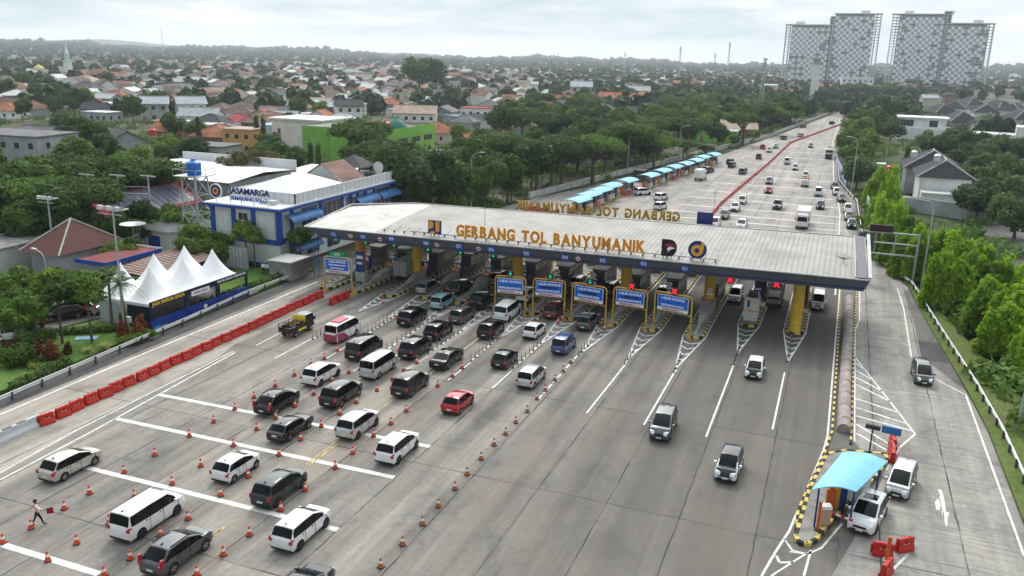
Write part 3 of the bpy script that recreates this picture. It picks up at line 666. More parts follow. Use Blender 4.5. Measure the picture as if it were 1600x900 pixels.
cq('mpv',669,447,P_mgrey,'grey MPV entering the lane under the canopy by a yellow column')
cq('hatchback',835,514,P_white,'white hatchback stopped at the chevrons before the portals',z=.7)
cq('boxy_wagon',882,534,P_blue,'dark blue old boxy estate',z=.85)
cq('mpv',831,585,P_silver,'silver MPV last in the queue by the line of worn cones')
cq('boxy_wagon',867,483,P_dred,'dark red boxy estate passing under a yellow portal')
cq('crossover_mpv',919,500,P_grey,'charcoal MPV between the third and fourth yellow portals')
cq('mpv',824,458,P_white,'white MPV half hidden behind the yellow portal')
L_='cars leaving the toll gate'
car('big_mpv',1037,660,P_grey,'charcoal MPV driving towards the camera in the widest empty lane',REV,group=L_,drz=2)
car('small_suv',1140,723,P_white,'white small SUV with black roof and bonnet driving towards the camera',REV,group=L_,drz=-2)
car('hatchback_black_bonnet',1180,573,P_white,'white hatchback with a black bonnet heading this way',REV,z=.7,group=L_)
car('mpv',1150,459,P_white,'white MPV coming out beneath the left red cross light',REV,group=L_)
car('box_truck',1212,457,P_mgrey,'grey truck cab in shade beneath the right red cross light',REV,z=1.3,group=L_)
car('van',1279,467,P_silver,'silver van leaving the outermost lane by the big yellow column',REV,z=.95,group=L_)
car('mpv',1441,581,P_grey,'grey MPV alone on the side ramp',REV,drz=3,group='cars on the side ramp')
car('mpv',1409,748,P_silver,'silver MPV on the ramp behind the white SUV',REV,drz=-12,group='cars on the side ramp')
car('suv_sunroof',1357,798,P_white,'white SUV with a glass sunroof at the ramp barrier',REV,drz=-14,group='cars on the side ramp')
for (px_,py_,kd_,pt_,lb_) in ((955,447,'big_mpv',P_black,'black car in shade under the canopy right of the third green arrow'),(1040,452,'mpv',P_grey,'grey car in shade under the canopy behind the rightmost portal'),(905,436,'mpv',P_silver,'silver car in shade under the canopy behind the second portal'),(780,430,'big_mpv',P_grey,'grey car in shade under the canopy behind the first portal'),(640,421,'box_truck',P_mgrey,'grey box truck in shade two lanes left of the light blue MPV')): cq(kd_,px_,py_,pt_,lb_,z=1.0)
F_='cars beyond the toll gate'
for a in (('crossover_mpv',1004,299,P_white,'white MPV just right of the blue roofed booths',FWD,-35),('crossover_mpv',1033,307,P_white,'white MPV, upper of the two together beyond the gate',FWD,-12),('mpv',1032,321,P_white,'white MPV, lower of the two together beyond the gate',FWD,-8),
 ('mpv',1107,265,P_grey,'dark car half behind the white box truck',FWD,-20),('mpv',1141,252,P_black,'black car, rear one of a close pair far beyond the gate',FWD,-5),('mpv',1144,257,P_black,'black car, front one of a close pair far beyond the gate',FWD,-5),('mpv',1161,267,P_grey,'dark grey car alone at the end of a far cross bar',FWD,-5),
 ('mpv',1186,244,P_dred,'dark red car far up the motorway',FWD,0),('mpv',1192,229,P_red,'red car farthest up the left carriageway',FWD,0),('mpv',1160,312,P_white,'white MPV, highest of the queue left of the red barrier line',REV,0),('suv',1149,323,P_white,'white SUV, second of the queue by the red barrier line',REV,0),
 ('suv',1132,335,P_grey,'dark SUV between white cars behind the blue board',REV,0),('mpv',1118,347,P_white,'white MPV half hidden by the canopy beside the blue board',REV,0),('suv',1159,350,P_white,'white SUV close behind the canopy, right of the blue board',REV,0),
 ('van',1230,252,P_white,'small white van on a far cross bar, left of a white MPV',REV,0),('mpv',1243,261,P_white,'white MPV alone between far cross bars',REV,0),('mpv',1259,273,P_white,'white car just ahead of the open pickup',REV,0),('mpv',1202,282,P_mgrey,'grey car left of the open pickup',REV,0),
 ('hatchback',1201,296,P_red,'red hatchback far beyond the gate beside the red barrier line',REV,0),('rugged_suv',1215,320,P_grey,'dark off-roader alone left of the white truck',REV,0),('van',1279,300,P_white,'white van in the lane right of the truck',REV,0),('crossover_mpv',1282,320,P_black,'black MPV in front of the white van, beside the truck',REV,0),
 ('mpv',1304,290,P_black,'black car, farthest of three queueing at the right edge',REV,3),('mpv',1307,299,P_silver,'silver car, middle of three queueing at the right edge',REV,3),('suv',1315,309,P_grey,'dark SUV, nearest of three queueing at the right edge',REV,6),('mpv',1325,325,P_white,'white car behind two dark cars by the curved rail',REV,0),
 ('suv',1327,337,P_grey,'dark grey SUV, middle of the three at the curved rail',REV,0),('suv',1331,349,P_black,'black SUV nearest the canopy by the curved rail',REV,0),('mpv',1267,227,P_mgrey,'grey car on the farthest cross bar',REV,0),('hatchback',1212,228,P_green,'lime green car far up the motorway',REV,0),
 ('mpv',1202,234,P_white,'white car far away left of the red barrier line',REV,0),('mpv',1225,215,P_grey,'dark car, lower of two on the far left carriageway',FWD,-12),('mpv',1251,211,P_silver,'silver car beside the far red barrier line',FWD,-12),('mpv',1255,197,P_grey,'dark car near the left parapet far away',FWD,-15),('mpv',1300,192,P_black,'black car farthest along the motorway',FWD,-18)):
    car(a[0],a[1],a[2],a[3],a[4],a[5],a[6],group=F_)
car('box_truck',1095,272,None,'white box truck seen from behind beyond the blue roofed booths',FWD,-8,1.4,group=F_)
car('cargo_truck',1255,341,None,'large white truck with a box body coming towards the gate',REV,0,1.4,group=F_)
car('bus',1296,238,None,'white and black bus far along the right edge',REV,0,1.6,group=F_)
o=car('pickup_truck',1258,285,P_white,'white open pickup with an orange load far beyond the gate',REV,0,.9,group=F_)
b=MB(); b.box(-.7,.7,-1.9,.2,.8,1.75); b.box(-.6,.6,-1.8,.1,1.75,1.9); l_=b.build('cargo_load',mat('orange_tarpaulin',(.42,.12,.05),.7,var=.2,scale=3)); l_.location=o.location; l_.rotation_euler=o.rotation_euler; tag(l_,'orange tarpaulin load on the white open pickup','load')
o=cq('pickup_truck',464,508,P_black,'black open pickup with a pile of branches on its bed',z=.85)
lb=MB(); rr=random.Random(3)
for k in range(70):
    p=Vector((rr.uniform(-.6,.6),rr.uniform(-1.7,.3),1.0+rr.random()*.45)); d=Vector((rr.uniform(-.5,.5),rr.uniform(-.7,.7),rr.uniform(-.1,.2))); lb.cone(p,p+d,.025,.012,4)
l_=lb.build('branch_pile',mat('dry_branches',(.22,.11,.05),.9,var=.3,scale=4)); l_.location=o.location; tag(l_,'pile of brown branches on the black pickup bed','cargo')
b=MB(); b.box(.845,.855,-.9,.5,.55,.8); yy=b.build('side_stripe',mat('stripe_yellow',(.7,.55,.03),.5,var=0),o)
b=MB(); b.box(-.78,.78,.35,.45,1.25,1.9); b.build('headboard',mat('stripe_yellow',(.7,.55,.03)),o)
PK='cars parked beside the white tent'
car('mpv',8,516,P_white,'white car parked at the left edge under trees',R(60),0,.75,PK); car('pickup_truck',45,498,P_dred,'dark red pickup parked under trees',R(75),0,.8,PK,cat='pickup truck')
car('suv',130,478,P_silver,'silver SUV parked left of the tent',R(100),0,.8,PK); car('suv',98,487,P_black,'black SUV parked in front of the silver one',R(150),0,.8,PK)
hide_proto()
# ------------------------------------------------ toll gate
M_roof=None
def roof_mat():
    m=bpy.data.materials.new('ribbed_white_metal_roof'); m.use_nodes=True; t=m.node_tree; b=t.nodes['Principled BSDF']; b.inputs['Roughness'].default_value=.65; b.inputs['Specular IOR Level'].default_value=.15
    g=t.nodes.new('ShaderNodeNewGeometry'); s=t.nodes.new('ShaderNodeSeparateXYZ'); t.links.new(g.outputs['Position'],s.inputs[0])
    def nz(sc,scale,off=(0,0,0)):
        mp=t.nodes.new('ShaderNodeMapping'); mp.inputs['Scale'].default_value=scale; mp.inputs['Location'].default_value=off; t.links.new(g.outputs['Position'],mp.inputs[0])
        n=t.nodes.new('ShaderNodeTexNoise'); n.inputs['Scale'].default_value=sc; n.inputs['Detail'].default_value=7; n.inputs['Roughness'].default_value=.6; t.links.new(mp.outputs[0],n.inputs[0]); return n.outputs[0]
    base=mixc(t,mth(t,'MULTIPLY',mth(t,'LESS_THAN',s.outputs[0],-50.6),1.0),(.34,.332,.312),(.58,.57,.54))
    c=mixc(t,1.0,base,ramp(t,nz(1,(1.6,.12,1)),[(.3,(.90,.895,.885)),(.65,(1.05,1.05,1.05))]),'MULTIPLY')
    c=mixc(t,.8,c,ramp(t,nz(.25,(1,1,1)),[(.35,(.74,.73,.70)),(.6,(1.1,1.1,1.08))]),'MULTIPLY')
    # brown rust bloom on the left bay
    d=t.nodes.new('ShaderNodeVectorMath'); d.operation='DISTANCE'; t.links.new(g.outputs['Position'],d.inputs[0]); d.inputs[1].default_value=(-53.5,93.5,7.9)
    k=mth(t,'MULTIPLY',mth(t,'SUBTRACT',1.0,mth(t,'DIVIDE',d.outputs['Value'],3.6),clamp=True),ramp(t,nz(1.2,(1,1,1),(4,0,0)),[(.48,(0,0,0)),(.58,(1,1,1))]))
    c=mixc(t,mth(t,'MULTIPLY',k,.55),c,(.25,.17,.09))
    u=mth(t,'ABSOLUTE',mth(t,'SUBTRACT',mth(t,'FRACT',mth(t,'MULTIPLY',s.outputs[0],1.9)),.5))
    rib=mth(t,'LESS_THAN',u,.17)
    c=mixc(t,mth(t,'MULTIPLY',rib,.42),c,(.16,.16,.16))
    t.links.new(c,b.inputs['Base Color'])
    bp=t.nodes.new('ShaderNodeBump'); bp.inputs['Strength'].default_value=.6; bp.inputs['Distance'].default_value=.06; t.links.new(u,bp.inputs['Height']); t.links.new(bp.outputs[0],b.inputs['Normal'])
    return m
M_roof=roof_mat()
M_fascia=mat('fascia_grey',(.085,.095,.105),.55,var=.08,scale=.5,stretch=(.3,1,2))
M_navy=mat('navy_strip',(.012,.03,.12),.5,var=.1,scale=.4)
M_gut=mat('gutter_concrete',(.42,.42,.41),.7,var=.14,scale=.7)
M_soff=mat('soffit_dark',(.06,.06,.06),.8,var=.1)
M_ycol=mat('column_yellow',(.60,.38,.03),.5,var=.12,scale=.8,stretch=(1,1,.4))
M_ocol=mat('column_orange',(.60,.27,.03),.5,var=.12,scale=.8,stretch=(1,1,.4))
M_steel=mat('galvanised_steel',(.42,.43,.44),.4,.5,.08,scale=2)
M_dsteel=mat('dark_steel',(.09,.09,.10),.5,.3,.1,scale=2)
M_bluesign=mat('sign_blue',(.008,.11,.50),.5,var=.05,scale=1)
M_wsign=mat('sign_white',(.74,.74,.74),.5,var=.03)
M_redtxt=mat('sign_red',(.42,.03,.03),.5,var=0)
M_org=mat('letter_orange',(.62,.25,.010),.45,var=.06,scale=1.5)
M_yp=mat('portal_yellow',(.50,.27,.04),.45,var=.14,scale=1.5)
M_black=mat('black_paint',(.018,.018,.018),.5,var=0)
M_kerby=mat('kerb_yellow',(.55,.42,.10),.7,var=.25,scale=3)
M_kerbk=mat('kerb_black',(.03,.03,.03),.8,var=.3,scale=3)
M_conc=mat('concrete',(.36,.355,.34),.85,var=.16,scale=.8,bump=.2)
M_concd=mat('weathered_concrete',(.22,.215,.20),.9,var=.22,scale=.9,bump=.2)
M_green=mat('lamp_green',(.0,.55,.28),.4,var=0,emit=.5)
M_redl=mat('lamp_red',(.9,.01,.03),.4,var=0,emit=1.2)
M_bcab=mat('booth_shaded_grey',(.13,.125,.12),.7,var=.2,scale=1.5); M_booth=mat('booth_dark_panel',(.035,.037,.04),.5,var=.1)  # cabin grey has the canopy shade put into its colour
M_boothw=mat('booth_white_panel',(.52,.52,.51),.5,var=.1,scale=2)
M_bluep=mat('booth_blue_panel',(.015,.05,.20),.5,var=.08)
CN=empty('toll_gate_canopy',(-28,96,0),0,'long flat white ribbed canopy over the toll lanes with a grey and navy front edge','canopy')
def L0(p): return (p[0]+28,p[1]-96,p[2])
FL,FR=G(476,355,7.3),G(1360,440,7.3); BR,BL,LT=G(1352,372,8.3),G(648,318,8.3),G(548,322,7.9)
FM=G(900,395,7.3)
def lerp(a,b,t): return Vector(a).lerp(Vector(b),t)
# deck: front eave FL-FR, rear FR..; thickness
b=MB(); NS=30
fr=[]; bk=[]
for i in range(NS+1):
    t=i/NS; f_=lerp(FL,FR,t)
    if t<.12: q=lerp(lerp(FL,LT,.98),BL,t/.12)
    else: q=lerp(BL,BR,(t-.12)/.88)
    fr.append(f_); bk.append(q)
for i in range(NS):
    m1=lerp(fr[i],bk[i],.5)+Vector((0,0,.12)); m2=lerp(fr[i+1],bk[i+1],.5)+Vector((0,0,.12))
    b.quad(L0(fr[i]),L0(fr[i+1]),L0(m2),L0(m1)); b.quad(L0(m1),L0(m2),L0(bk[i+1]),L0(bk[i]))
b.build('roof_sheet',M_roof,CN)
b=MB(); IN=.6; DZ=1.2
def low(p,dx,dy,dz): return Vector((p.x+dx,p.y+dy,7.3-dz))
A0,A1=FL,FR; B0,B1=low(FL,1.5,IN*.75,DZ*.68),low(FR,-.3,IN*.75,DZ*.68); C0,C1=low(FL,1.6,IN*.8,DZ),low(FR,-.55,IN*.8,DZ)
dv=Vector((0,-.05,0)); up_=Vector((0,0,.10))
b.quad(L0(A0+up_+dv),L0(B0),L0(B1),L0(A1+up_+dv),0)
# end faces
E1=BR+Vector((.35,.6,0)); 
b.quad(L0(A1+up_+dv),L0(B1),L0(Vector((B1.x,E1.y-.6,B1.z))),L0(E1+up_),0); 
E0=LT+Vector((-.1,0,0)); b.quad(L0(A0+up_+dv),L0(E0+Vector((0,0,.1))),L0(Vector((E0.x+1.2,E0.y,B0.z))),L0(B0),0)
b.build('fascia',M_fascia,CN)
b=MB(); b.quad(L0(B0+Vector((0,.02,0))),L0(C0+Vector((0,.02,0))),L0(C1+Vector((0,.02,0))),L0(B1+Vector((0,.02,0)))); b.quad(L0(B1),L0(C1),L0(Vector((C1.x,E1.y-.6,C1.z))),L0(Vector((B1.x,E1.y-.6,B1.z)))); b.build('navy_band',M_navy,CN)
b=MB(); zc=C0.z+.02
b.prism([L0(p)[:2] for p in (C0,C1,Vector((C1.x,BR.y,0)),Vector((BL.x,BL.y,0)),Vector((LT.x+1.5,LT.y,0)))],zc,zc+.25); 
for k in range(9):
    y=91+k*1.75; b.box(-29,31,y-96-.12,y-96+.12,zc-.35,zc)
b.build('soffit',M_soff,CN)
# gutter and parapet edges
b=MB()
def bar(b,p,q,w,h,m=0):
    p=Vector(p);q=Vector(q); d=(q-p); L=d.length; d.normalize(); x=Vector((0,0,1)).cross(d).normalized(); z=d.cross(x)
    M=Matrix((x,d,z)).transposed().to_4x4(); M.translation=p; b.box(-w/2,w/2,0,L,-h/2,h/2,m,M)
bar(b,L0(FL+up_),L0(FR+up_),.16,.10)
bar(b,L0(FR+Vector((-.05,0,.3))),L0(E1+Vector((-.05,0,.3))),.35,.18); bar(b,L0(FR+Vector((-1.4,.3,.16))),L0(BR+Vector((-1.2,0,.1))),.12,.25)
bar(b,L0(E1+Vector((0,-.3,.02))),L0(BL+Vector((0,.1,.02))),.2,.14)
bar(b,L0(E1+Vector((0,.4,-.25))),L0(BL+Vector((0,.9,-.25))),1.0,.12)
bar(b,L0(BL+Vector((0,.1,.02))),L0(LT+Vector((0,.2,.2))),.25,.16); bar(b,L0(LT+Vector((0,.2,.2))),L0(FL+up_),.2,.1)
b.build('gutter',M_gut,CN)
b=MB(); bar(b,L0(FR+Vector((-.75,.3,.2))),L0(BR+Vector((-.6,0,.06))),.9,.05); b.build('gutter_channel',M_dsteel,CN)
b=MB(); bb=G(1318,410,7.75); c0=bb+Vector((-28,0,0))*0
for k in range(7):
    a=k*.9; p=Vector(L0(bb))+Vector((0,0,.35)); b.cone(p,p+Vector((math.cos(a)*.9,math.sin(a)*.5,.2+.1*(k%2))),.05,.02,5)
b.cone(L0(bb),Vector(L0(bb))+Vector((0,0,.9)),.04,.03,6); b.build('antenna',M_dsteel,CN)
# fascia number boards
def on_fascia(px,py,push=.03):
    # point on the sloped fascia plane
    P0=Vector(A0)+up_+dv; n=(Vector(B0)-P0).cross(Vector(B1)-Vector(B0)).normalized()
    if n.y>0: n=-n
    d=CR@_ray(px,py); o=Vector((0,0,CH)); t=(P0-o).dot(n)/d.dot(n); return o+d*t+n*push,n
def fascia_M(p,n):
    x=Vector((1,.055,0)).normalized(); z=n; y=z.cross(x).normalized(); x=y.cross(z)
    M=Matrix((x,y,z)).transposed().to_4x4(); M.translation=Vector(L0(p)); return M
M_numw=mat('number_white',(.7,.75,.82),.5,var=0)
for px,py,s in ((1071,420,'01'),(1006,412,'02'),(942,407,'03'),(883,402,'04'),(823,396,'05'),(768,390,'06'),(717,385,'07'),(666,380,'08'),(612,373.5,'09'),(567,370,'10'),(521,366,'12')):
    p,n=on_fascia(px,py-.5); M=fascia_M(p,n); b=MB(); b.box(-.44,.44,-.36,.36,0,.04); o=b.build('lane_number_board',M_bluesign,CN); o.matrix_local=M
    text('number',s,M_numw,o,Matrix.Translation((0,0,.055)),.64,.01,.012)
for px,py in ((903.5,403.5),(748,388),(683,382),(594,373),(548,368)):
    p,n=on_fascia(px,py); M=fascia_M(p,n); b=MB(); b.cone((0,0,0),(0,0,.05),.32,.32,16); o=b.build('round_sign',M_redtxt,CN); o.matrix_local=M
    b=MB(); b.cone((0,0,.05),(0,0,.07),.27,.27,16); b.build('disc',M_wsign,o); b=MB(); b.box(-.16,.16,-.08,.02,.07,.085); b.box(-.10,.08,.02,.10,.07,.085); b.build('car_symbol',M_black,o)
# lane lights under the edge
def light_box(p,kind,s=.42,parent=CN,loc=None):
    b=MB(); b.box(-s,s,-.12,.12,-s,s); o=b.build('lane_light',M_booth,parent); o.location=L0(p) if loc is None else loc
    b=MB()
    if kind=='x':
        for a in (45,-45): b.box(-s*.95,s*.95,-.16,-.125,-s*.24,s*.24,0,Matrix.Translation((0,0 if a>0 else -.003,0))@Matrix.Rotation(R(a),4,'Y'))
        b.build('red_cross',M_redl,o)
    else:
        b.box(-s*.16,s*.16,-.16,-.125,-s*.1,s*.7); b.add([(-s*.6,-.15,-s*.05),(s*.6,-.15,-s*.05),(0,-.15,-s*.75)],[(0,2,1)]); b.build('green_arrow',M_green,o)
    return o
for px,py,k in ((526,373,'a'),(572,377.5,'a'),(616.5,382,'a'),(669.5,388.5,'a'),(720,393.5,'a'),(771.5,398.5,'a'),(1141,437,'x'),(1214,444,'x')):
    q=G(px,py,5.45); p=Vector((q.x,88.0 if True else q.y,q.z)); d=CR@_ray(px,py); o_=Vector((0,0,CH)); t=(86.6+ (q.x+60)*.054)/d.y; p=o_+d*t; light_box(p,k,.40)
# columns
CX=[(-56.4,92.3,'o'),(-48.9,93.5,'y'),(-35.1,93.5,'y'),(-21.7,94,'y'),(-12.2,95.3,'y'),(-2.45,91.6,'y')]
NM=['orange round column on the leftmost toll island','yellow round column second from the left under the canopy','yellow round column behind the first yellow portal','yellow round column behind the fourth yellow portal','yellow round column rising from a concrete wedge right of the portals','yellow round column at the front tip of the outermost island']
for (x,y,c),lb in zip(CX,NM):
    r=empty('canopy_column',(x,y,.15),0,lb,'column','columns holding up the canopy')
    b=MB(); b.cone((0,0,0 if y<92 else .6),(0,0,6.1),.62,.62,20); b.build('shaft',M_ocol if c=='o' else M_ycol,r,60)
    b=MB()
    for k in range(4): b.cone((0,0,.9+k*1.3),(0,0,.94+k*1.3),.635,.635,20)
    b.build('joint_ring',M_concd,r)
# rear columns in shade
for k,x in enumerate((-48.9,-35.1,-21.7,-12.2,-2.45)):
    r=empty('canopy_column',(x,105.5,.15),0,'shaded yellow column of the rear row, %s'%('behind the leftmost yellow column','behind the first portal','behind the fourth portal','behind the wedge column','behind the outermost column')[k],'column','rear columns under the canopy')
    b=MB(); b.cone((0,0,0),(0,0,6.1),.55,.55,16); b.build('shaft',M_ycol,r,60)
# ------------------------------------------------ toll islands
def outline(hw,y0,y1,rn=None,n=6):
    pts=[(hw,y1),(-hw,y1)]
    for i in range(n+1):
        a=math.pi+math.pi*i/n; pts.append((hw*math.cos(a),y0+hw+hw*1.0*math.sin(a)))
    return pts
def kerb(pts,h,w,root,seg=.62,closed=True,name='striped_kerb'):
    """band of alternating yellow and black blocks along a closed outline"""
    P=[Vector((p[0],p[1])) for p in pts]; 
    if closed: P.append(P[0])
    b=MB(); k=0; carry=0
    c=sum(P[:-1],Vector((0,0)))/len(P[:-1])
    for a,q in zip(P[:-1],P[1:]):
        L=(q-a).length; 
        if L<1e-6: continue
        d=(q-a)/L; nn=Vector((-d.y,d.x)); 
        if closed and (c-a).dot(nn)<0: nn=-nn
        s=0
        while s<L-1e-6:
            e=min(L,s+seg-carry); carry=(carry+e-s)%seg if (carry+e-s)<seg-1e-6 else 0
            A=a+d*s;B=a+d*e; o=-nn*.03
            b.prism([tuple(A+o),tuple(B+o),tuple(B+nn*w),tuple(A+nn*w)],0,h,k%2)
            if carry==0: k+=1
            s=e
    o=b.build(name,[M_kerbk,M_kerby],root); return o
def make_island(y1=124,wedge=True):
    root=empty('toll_island',(0,0,0)); o_=outline(.98,0,39)
    b=MB(); b.prism(o_,-.2,.22); b.build('island_slab',M_concd,root)
    kerb(o_,.26,.2,root)
    if wedge:
        b=MB()
        pr=[(1.2,.22,.10),(4.5,.45,.16),(7.0,1.0,.45),(9.4,1.25,.6)]
        vs=[]
        for y,z,w_ in pr: vs+=[(-w_,y,.22),(-w_,y,z),(w_,y,z),(w_,y,.22)]
        fs=[]
        for i in range(3):
            for j in range(3): a=i*4+j; fs.append((a,a+1,a+5,a+4))
        fs+=[(0,3,2,1),(12,13,14,15)]
        b.add(vs,fs); b.build('crash_wedge',M_conc,root)
    return root
ISL_A=make_island(); 
M_orb=mat('orange_board',(.50,.16,.05),.5,var=.1)
def side_name(i): return ['outermost right','second from the right','third from the right','fourth from the right','fifth from the right','sixth from the right','seventh from the right','eighth from the right','ninth from the right','fifth from the left','fourth from the left','third from the left','second from the left'][i]
def make_booth():
    r=empty('toll_booth',(0,0,0))
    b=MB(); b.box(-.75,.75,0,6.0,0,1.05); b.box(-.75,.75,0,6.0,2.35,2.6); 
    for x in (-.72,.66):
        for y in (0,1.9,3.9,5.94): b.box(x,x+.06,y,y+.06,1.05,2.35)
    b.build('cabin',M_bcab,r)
    b=MB(); b.box(-.7,.7,.04,5.96,1.05,2.35); b.build('glazing',M_glass2,r)
    b=MB(); b.box(-.95,.95,-.25,6.25,2.6,2.72); b.build('booth_roof',M_booth,r)
    return r
BOOTH=make_booth()
def make_machine():
    r=empty('ticket_machine',(0,0,0)); b=MB(); b.box(-.35,.35,0,.7,0,1.9); b.build('cabinet',M_bluep,r); b=MB(); b.box(-.25,.25,-.012,0,1.1,1.7); b.build('panel',M_wsign,r); return r
MACH=make_machine()
def make_rsign():
    r=empty('height_sign',(0,0,0)); b=MB(); b.cone((0,0,0),(0,0,2.3),.04,.04,8); b.build('pole',M_steel,r)
    b=MB(); b.cone((0,-.06,2.35),(0,-.03,2.35),.42,.42,18); o=b.build('round_board',M_redtxt,r); b=MB(); b.cone((0,-.08,2.35),(0,-.06,2.35),.33,.33,18); b.build('disc',M_wsign,o); b=MB(); b.box(-.2,.2,-.1,-.08,2.26,2.38); b.box(-.12,.1,-.1,-.08,2.38,2.47); b.build('car_symbol',M_black,o)
    b=MB(); b.box(-.36,.36,-.06,-.03,1.55,1.85); b.build('plate',M_wsign,r); return r
RS=make_rsign()
for i,(x,y) in enumerate(zip(ISX,ISY)):
    lb=side_name(i)
    sk=('crash_wedge',) if i in(0,1) else ()
    t=copy_tree(ISL_A,loc=(x,y,0.0),skip=sk); tag(t,'toll island with black and yellow kerb, '+lb,'toll island','toll islands')
    bt=copy_tree(BOOTH,loc=(x,y+12.5,.225)); tag(bt,'glazed toll booth on the toll island '+lb,'toll booth','toll booths under the canopy')
    bt=copy_tree(BOOTH,loc=(x,y+25,.225)); tag(bt,'rear toll booth in shade on the toll island '+lb,'toll booth','rear booths under the canopy')
    m_=copy_tree(MACH,loc=(x,y+(10.3 if i>1 else 8.5),.225)); tag(m_,'dark blue card reader cabinet on the toll island '+lb,'card reader','card readers on the islands')
    bar_=empty('lane_barrier',(x-.6,y+17.5,.225),0,'lowered or raised boom on the toll island '+lb,'barrier','lane booms'); b=MB(); b.box(-.2,.2,-.2,.2,0,1.1); b.build('housing',M_orb,bar_); b=MB(); b.box(-.04,.04,-.05,.05,1.0,4.0,0,Matrix.Rotation(R(-28),4,'Y')); b.build('boom',M_wsign,bar_)
    if i>=2:
        s_=copy_tree(RS,loc=(x+.1,y+9.7,.225 if False else 1.2)); s_.scale=(1,1,.72); tag(s_,'round red and white height sign on the toll island '+lb,'sign','round height signs')
        o=empty('orange_notice',(x,y+9.32,1.25),0,'small orange notice on the wedge of the toll island '+lb,'notice','orange notices on the wedges'); b=MB(); b.box(-.62,.62,0,.05,0,.5); b.build('board',M_orb,o); text('word','TUNAI' if i==99 else '2,1 m',M_wsign,o,face_M((0,-.012,.25),FRONT),.36,.005,.01)
remove_tree(ISL_A); remove_tree(BOOTH); remove_tree(MACH); remove_tree(RS)
# big column wedge and white cabinet near the right
r=empty('concrete_plinth',(-12.2,88.9,.22),0,'grey tapering concrete plinth in front of the round column right of the portals','plinth')
b=MB(); vs=[(-.15,0,0),(.15,0,0),(.15,0,.25),(-.15,0,.25),(-.7,5.5,0),(.7,5.5,0),(.85,5.5,1.5),(-.85,5.5,1.5),(-.7,7,0),(.7,7,0),(.8,7,1.5),(-.8,7,1.5)]
b.add(vs,[(0,1,2,3),(0,3,7,4),(1,5,6,2),(3,2,6,7),(4,7,11,8),(5,9,10,6),(7,6,10,11),(8,11,10,9),(0,4,5,1),(4,8,9,5)]); b.build('block',M_conc,r)
r=empty('equipment_cabinet',(-7.3,93.2,.23),0,'white equipment cabinet with an orange stripe on the second island from the right','cabinet')
b=MB(); b.box(-.7,.7,0,1.2,0,.35); b.box(-.8,.8,.2,1.6,.35,2.6); b.build('casing',M_boothw,r); b=MB(); b.box(-.82,.82,.18,.2,1.0,1.15); b.build('stripe',M_org,r); b=MB(); b.box(-.45,-.2,.18,.2,1.5,2.3); b.build('slot',M_black,r)
b=MB(); b.cone((0,.9,2.6),(0,.9,3.2),.55,.5,12); b.build('beacon_drum',M_booth,r)
# portals
def portal(xl,yl,xr,yr,lines,col,lab,top=4.45,small=None,post2=None):
    c=Vector(((xl+xr)/2,(yl+yr)/2,0)); rz=math.atan2(yr-yl,xr-xl); W=math.hypot(xr-xl,yr-yl)/2
    r=empty('lane_portal',c,rz,lab,'sign gantry','portals over the toll lanes')
    b=MB(); pts=[(-W,0,2.0),(-W,0,top-.35),(-W+.12,0,top-.1),(-W+.35,0,top),(W-.35,0,top),(W-.12,0,top-.1),(W,0,top-.35),(W,0,2.0)]
    b.tube(pts,.075,8); b.build('frame',col,r,60)
    for s in (-1,1): b=MB(); b.cone((s*W,0,0),(s*W,0,2.02),.10,.10,10); b.cone((s*W,0,0),(s*W,0,.2),.24,.24,10); b.build('post',M_yp if post2 is None else post2,r,50)
    b=MB(); b.box(-W+.1,W-.1,-.04,.04,2.32,2.46); 
    n=18
    o=b.build('clearance_bar',col,r)
    st=MB()
    for k in range(n): x=-W+.2+(2*W-.4)*k/n; st.box(x,x+.11,-.05,.05,2.30,2.48)
    st.build('warning_stripes',M_black,o)
    bw=W*.83; z0,z1=2.90,4.26
    b=MB(); b.box(-bw,bw,-.14,-.08,z0,z1); bo=b.build('blue_board',M_wsign,r)
    b=MB(); b.box(-bw+.05,bw-.05,-.155,-.141,z0+.05,z1-.05); b.build('blue_face',M_bluesign,bo)
    for s,z,sz in lines: text('words',s,M_numw,bo,face_M((0,-.165,z),FRONT),sz,.006,.012,space=1.0)
    b=MB(); b.box(-bw,bw,-.14,-.09,2.58,2.87); po=b.build('height_board',M_wsign,r)
    text('words','TINGGI MAKS 2.1 m',M_redtxt,po,face_M((0,-.15,2.725),FRONT),.27,.005,.012)
    return r
LK_=[('LAJUR KHUSUS',3.92,.38),('KENDARAAN KECIL',3.18,.29)]
PT=[(773,490,820,495,'first yellow portal from the left'),(832,495,881,500,'second yellow portal from the left'),(892,502,945,512,'third yellow portal from the left'),(956,510,1008,518,'fourth yellow portal from the left'),(1020,517,1077,529,'rightmost yellow portal, the nearest one')]
PORT=[]
for k,(a,b1,c,d,lb) in enumerate(PT):
    p,q=G(a,b1),G(c,d); r=portal(p.x,p.y,q.x,q.y,LK_+([('KHUSUS e-TOLL',3.4,.25)] if False else []),M_yp if k<4 else mat('portal_mustard',(.50,.36,.05),.45,var=.1),lb+' with a blue LAJUR KHUSUS board'); PORT.append(r)
    if 0<k<4:
        b=MB(); b.box(-.95,.95,-.160,-.1555,3.44,3.68); b.build('painted_out_line',M_navy,r)
for k,(x,z,kd) in enumerate(((0,4.85,'a'),(.1,4.85,'a'),(.1,4.85,'a'),(.1,4.8,'x'),(.1,4.8,'x'))):
    o=light_box(None,kd,.33,PORT[k],(x,0,z))
p,q=G(510,456),G(550,451)
r=portal(p.x,p.y-.3,p.x+3.6,p.y-.0,[('LAJUR KHUSUS',3.96,.33),('KENDARAAN KECIL',3.56,.25),('MUATAN JALAN',3.18,.25)],M_steel,'grey portal with three lines of white lettering at the far left lane',top=4.5)
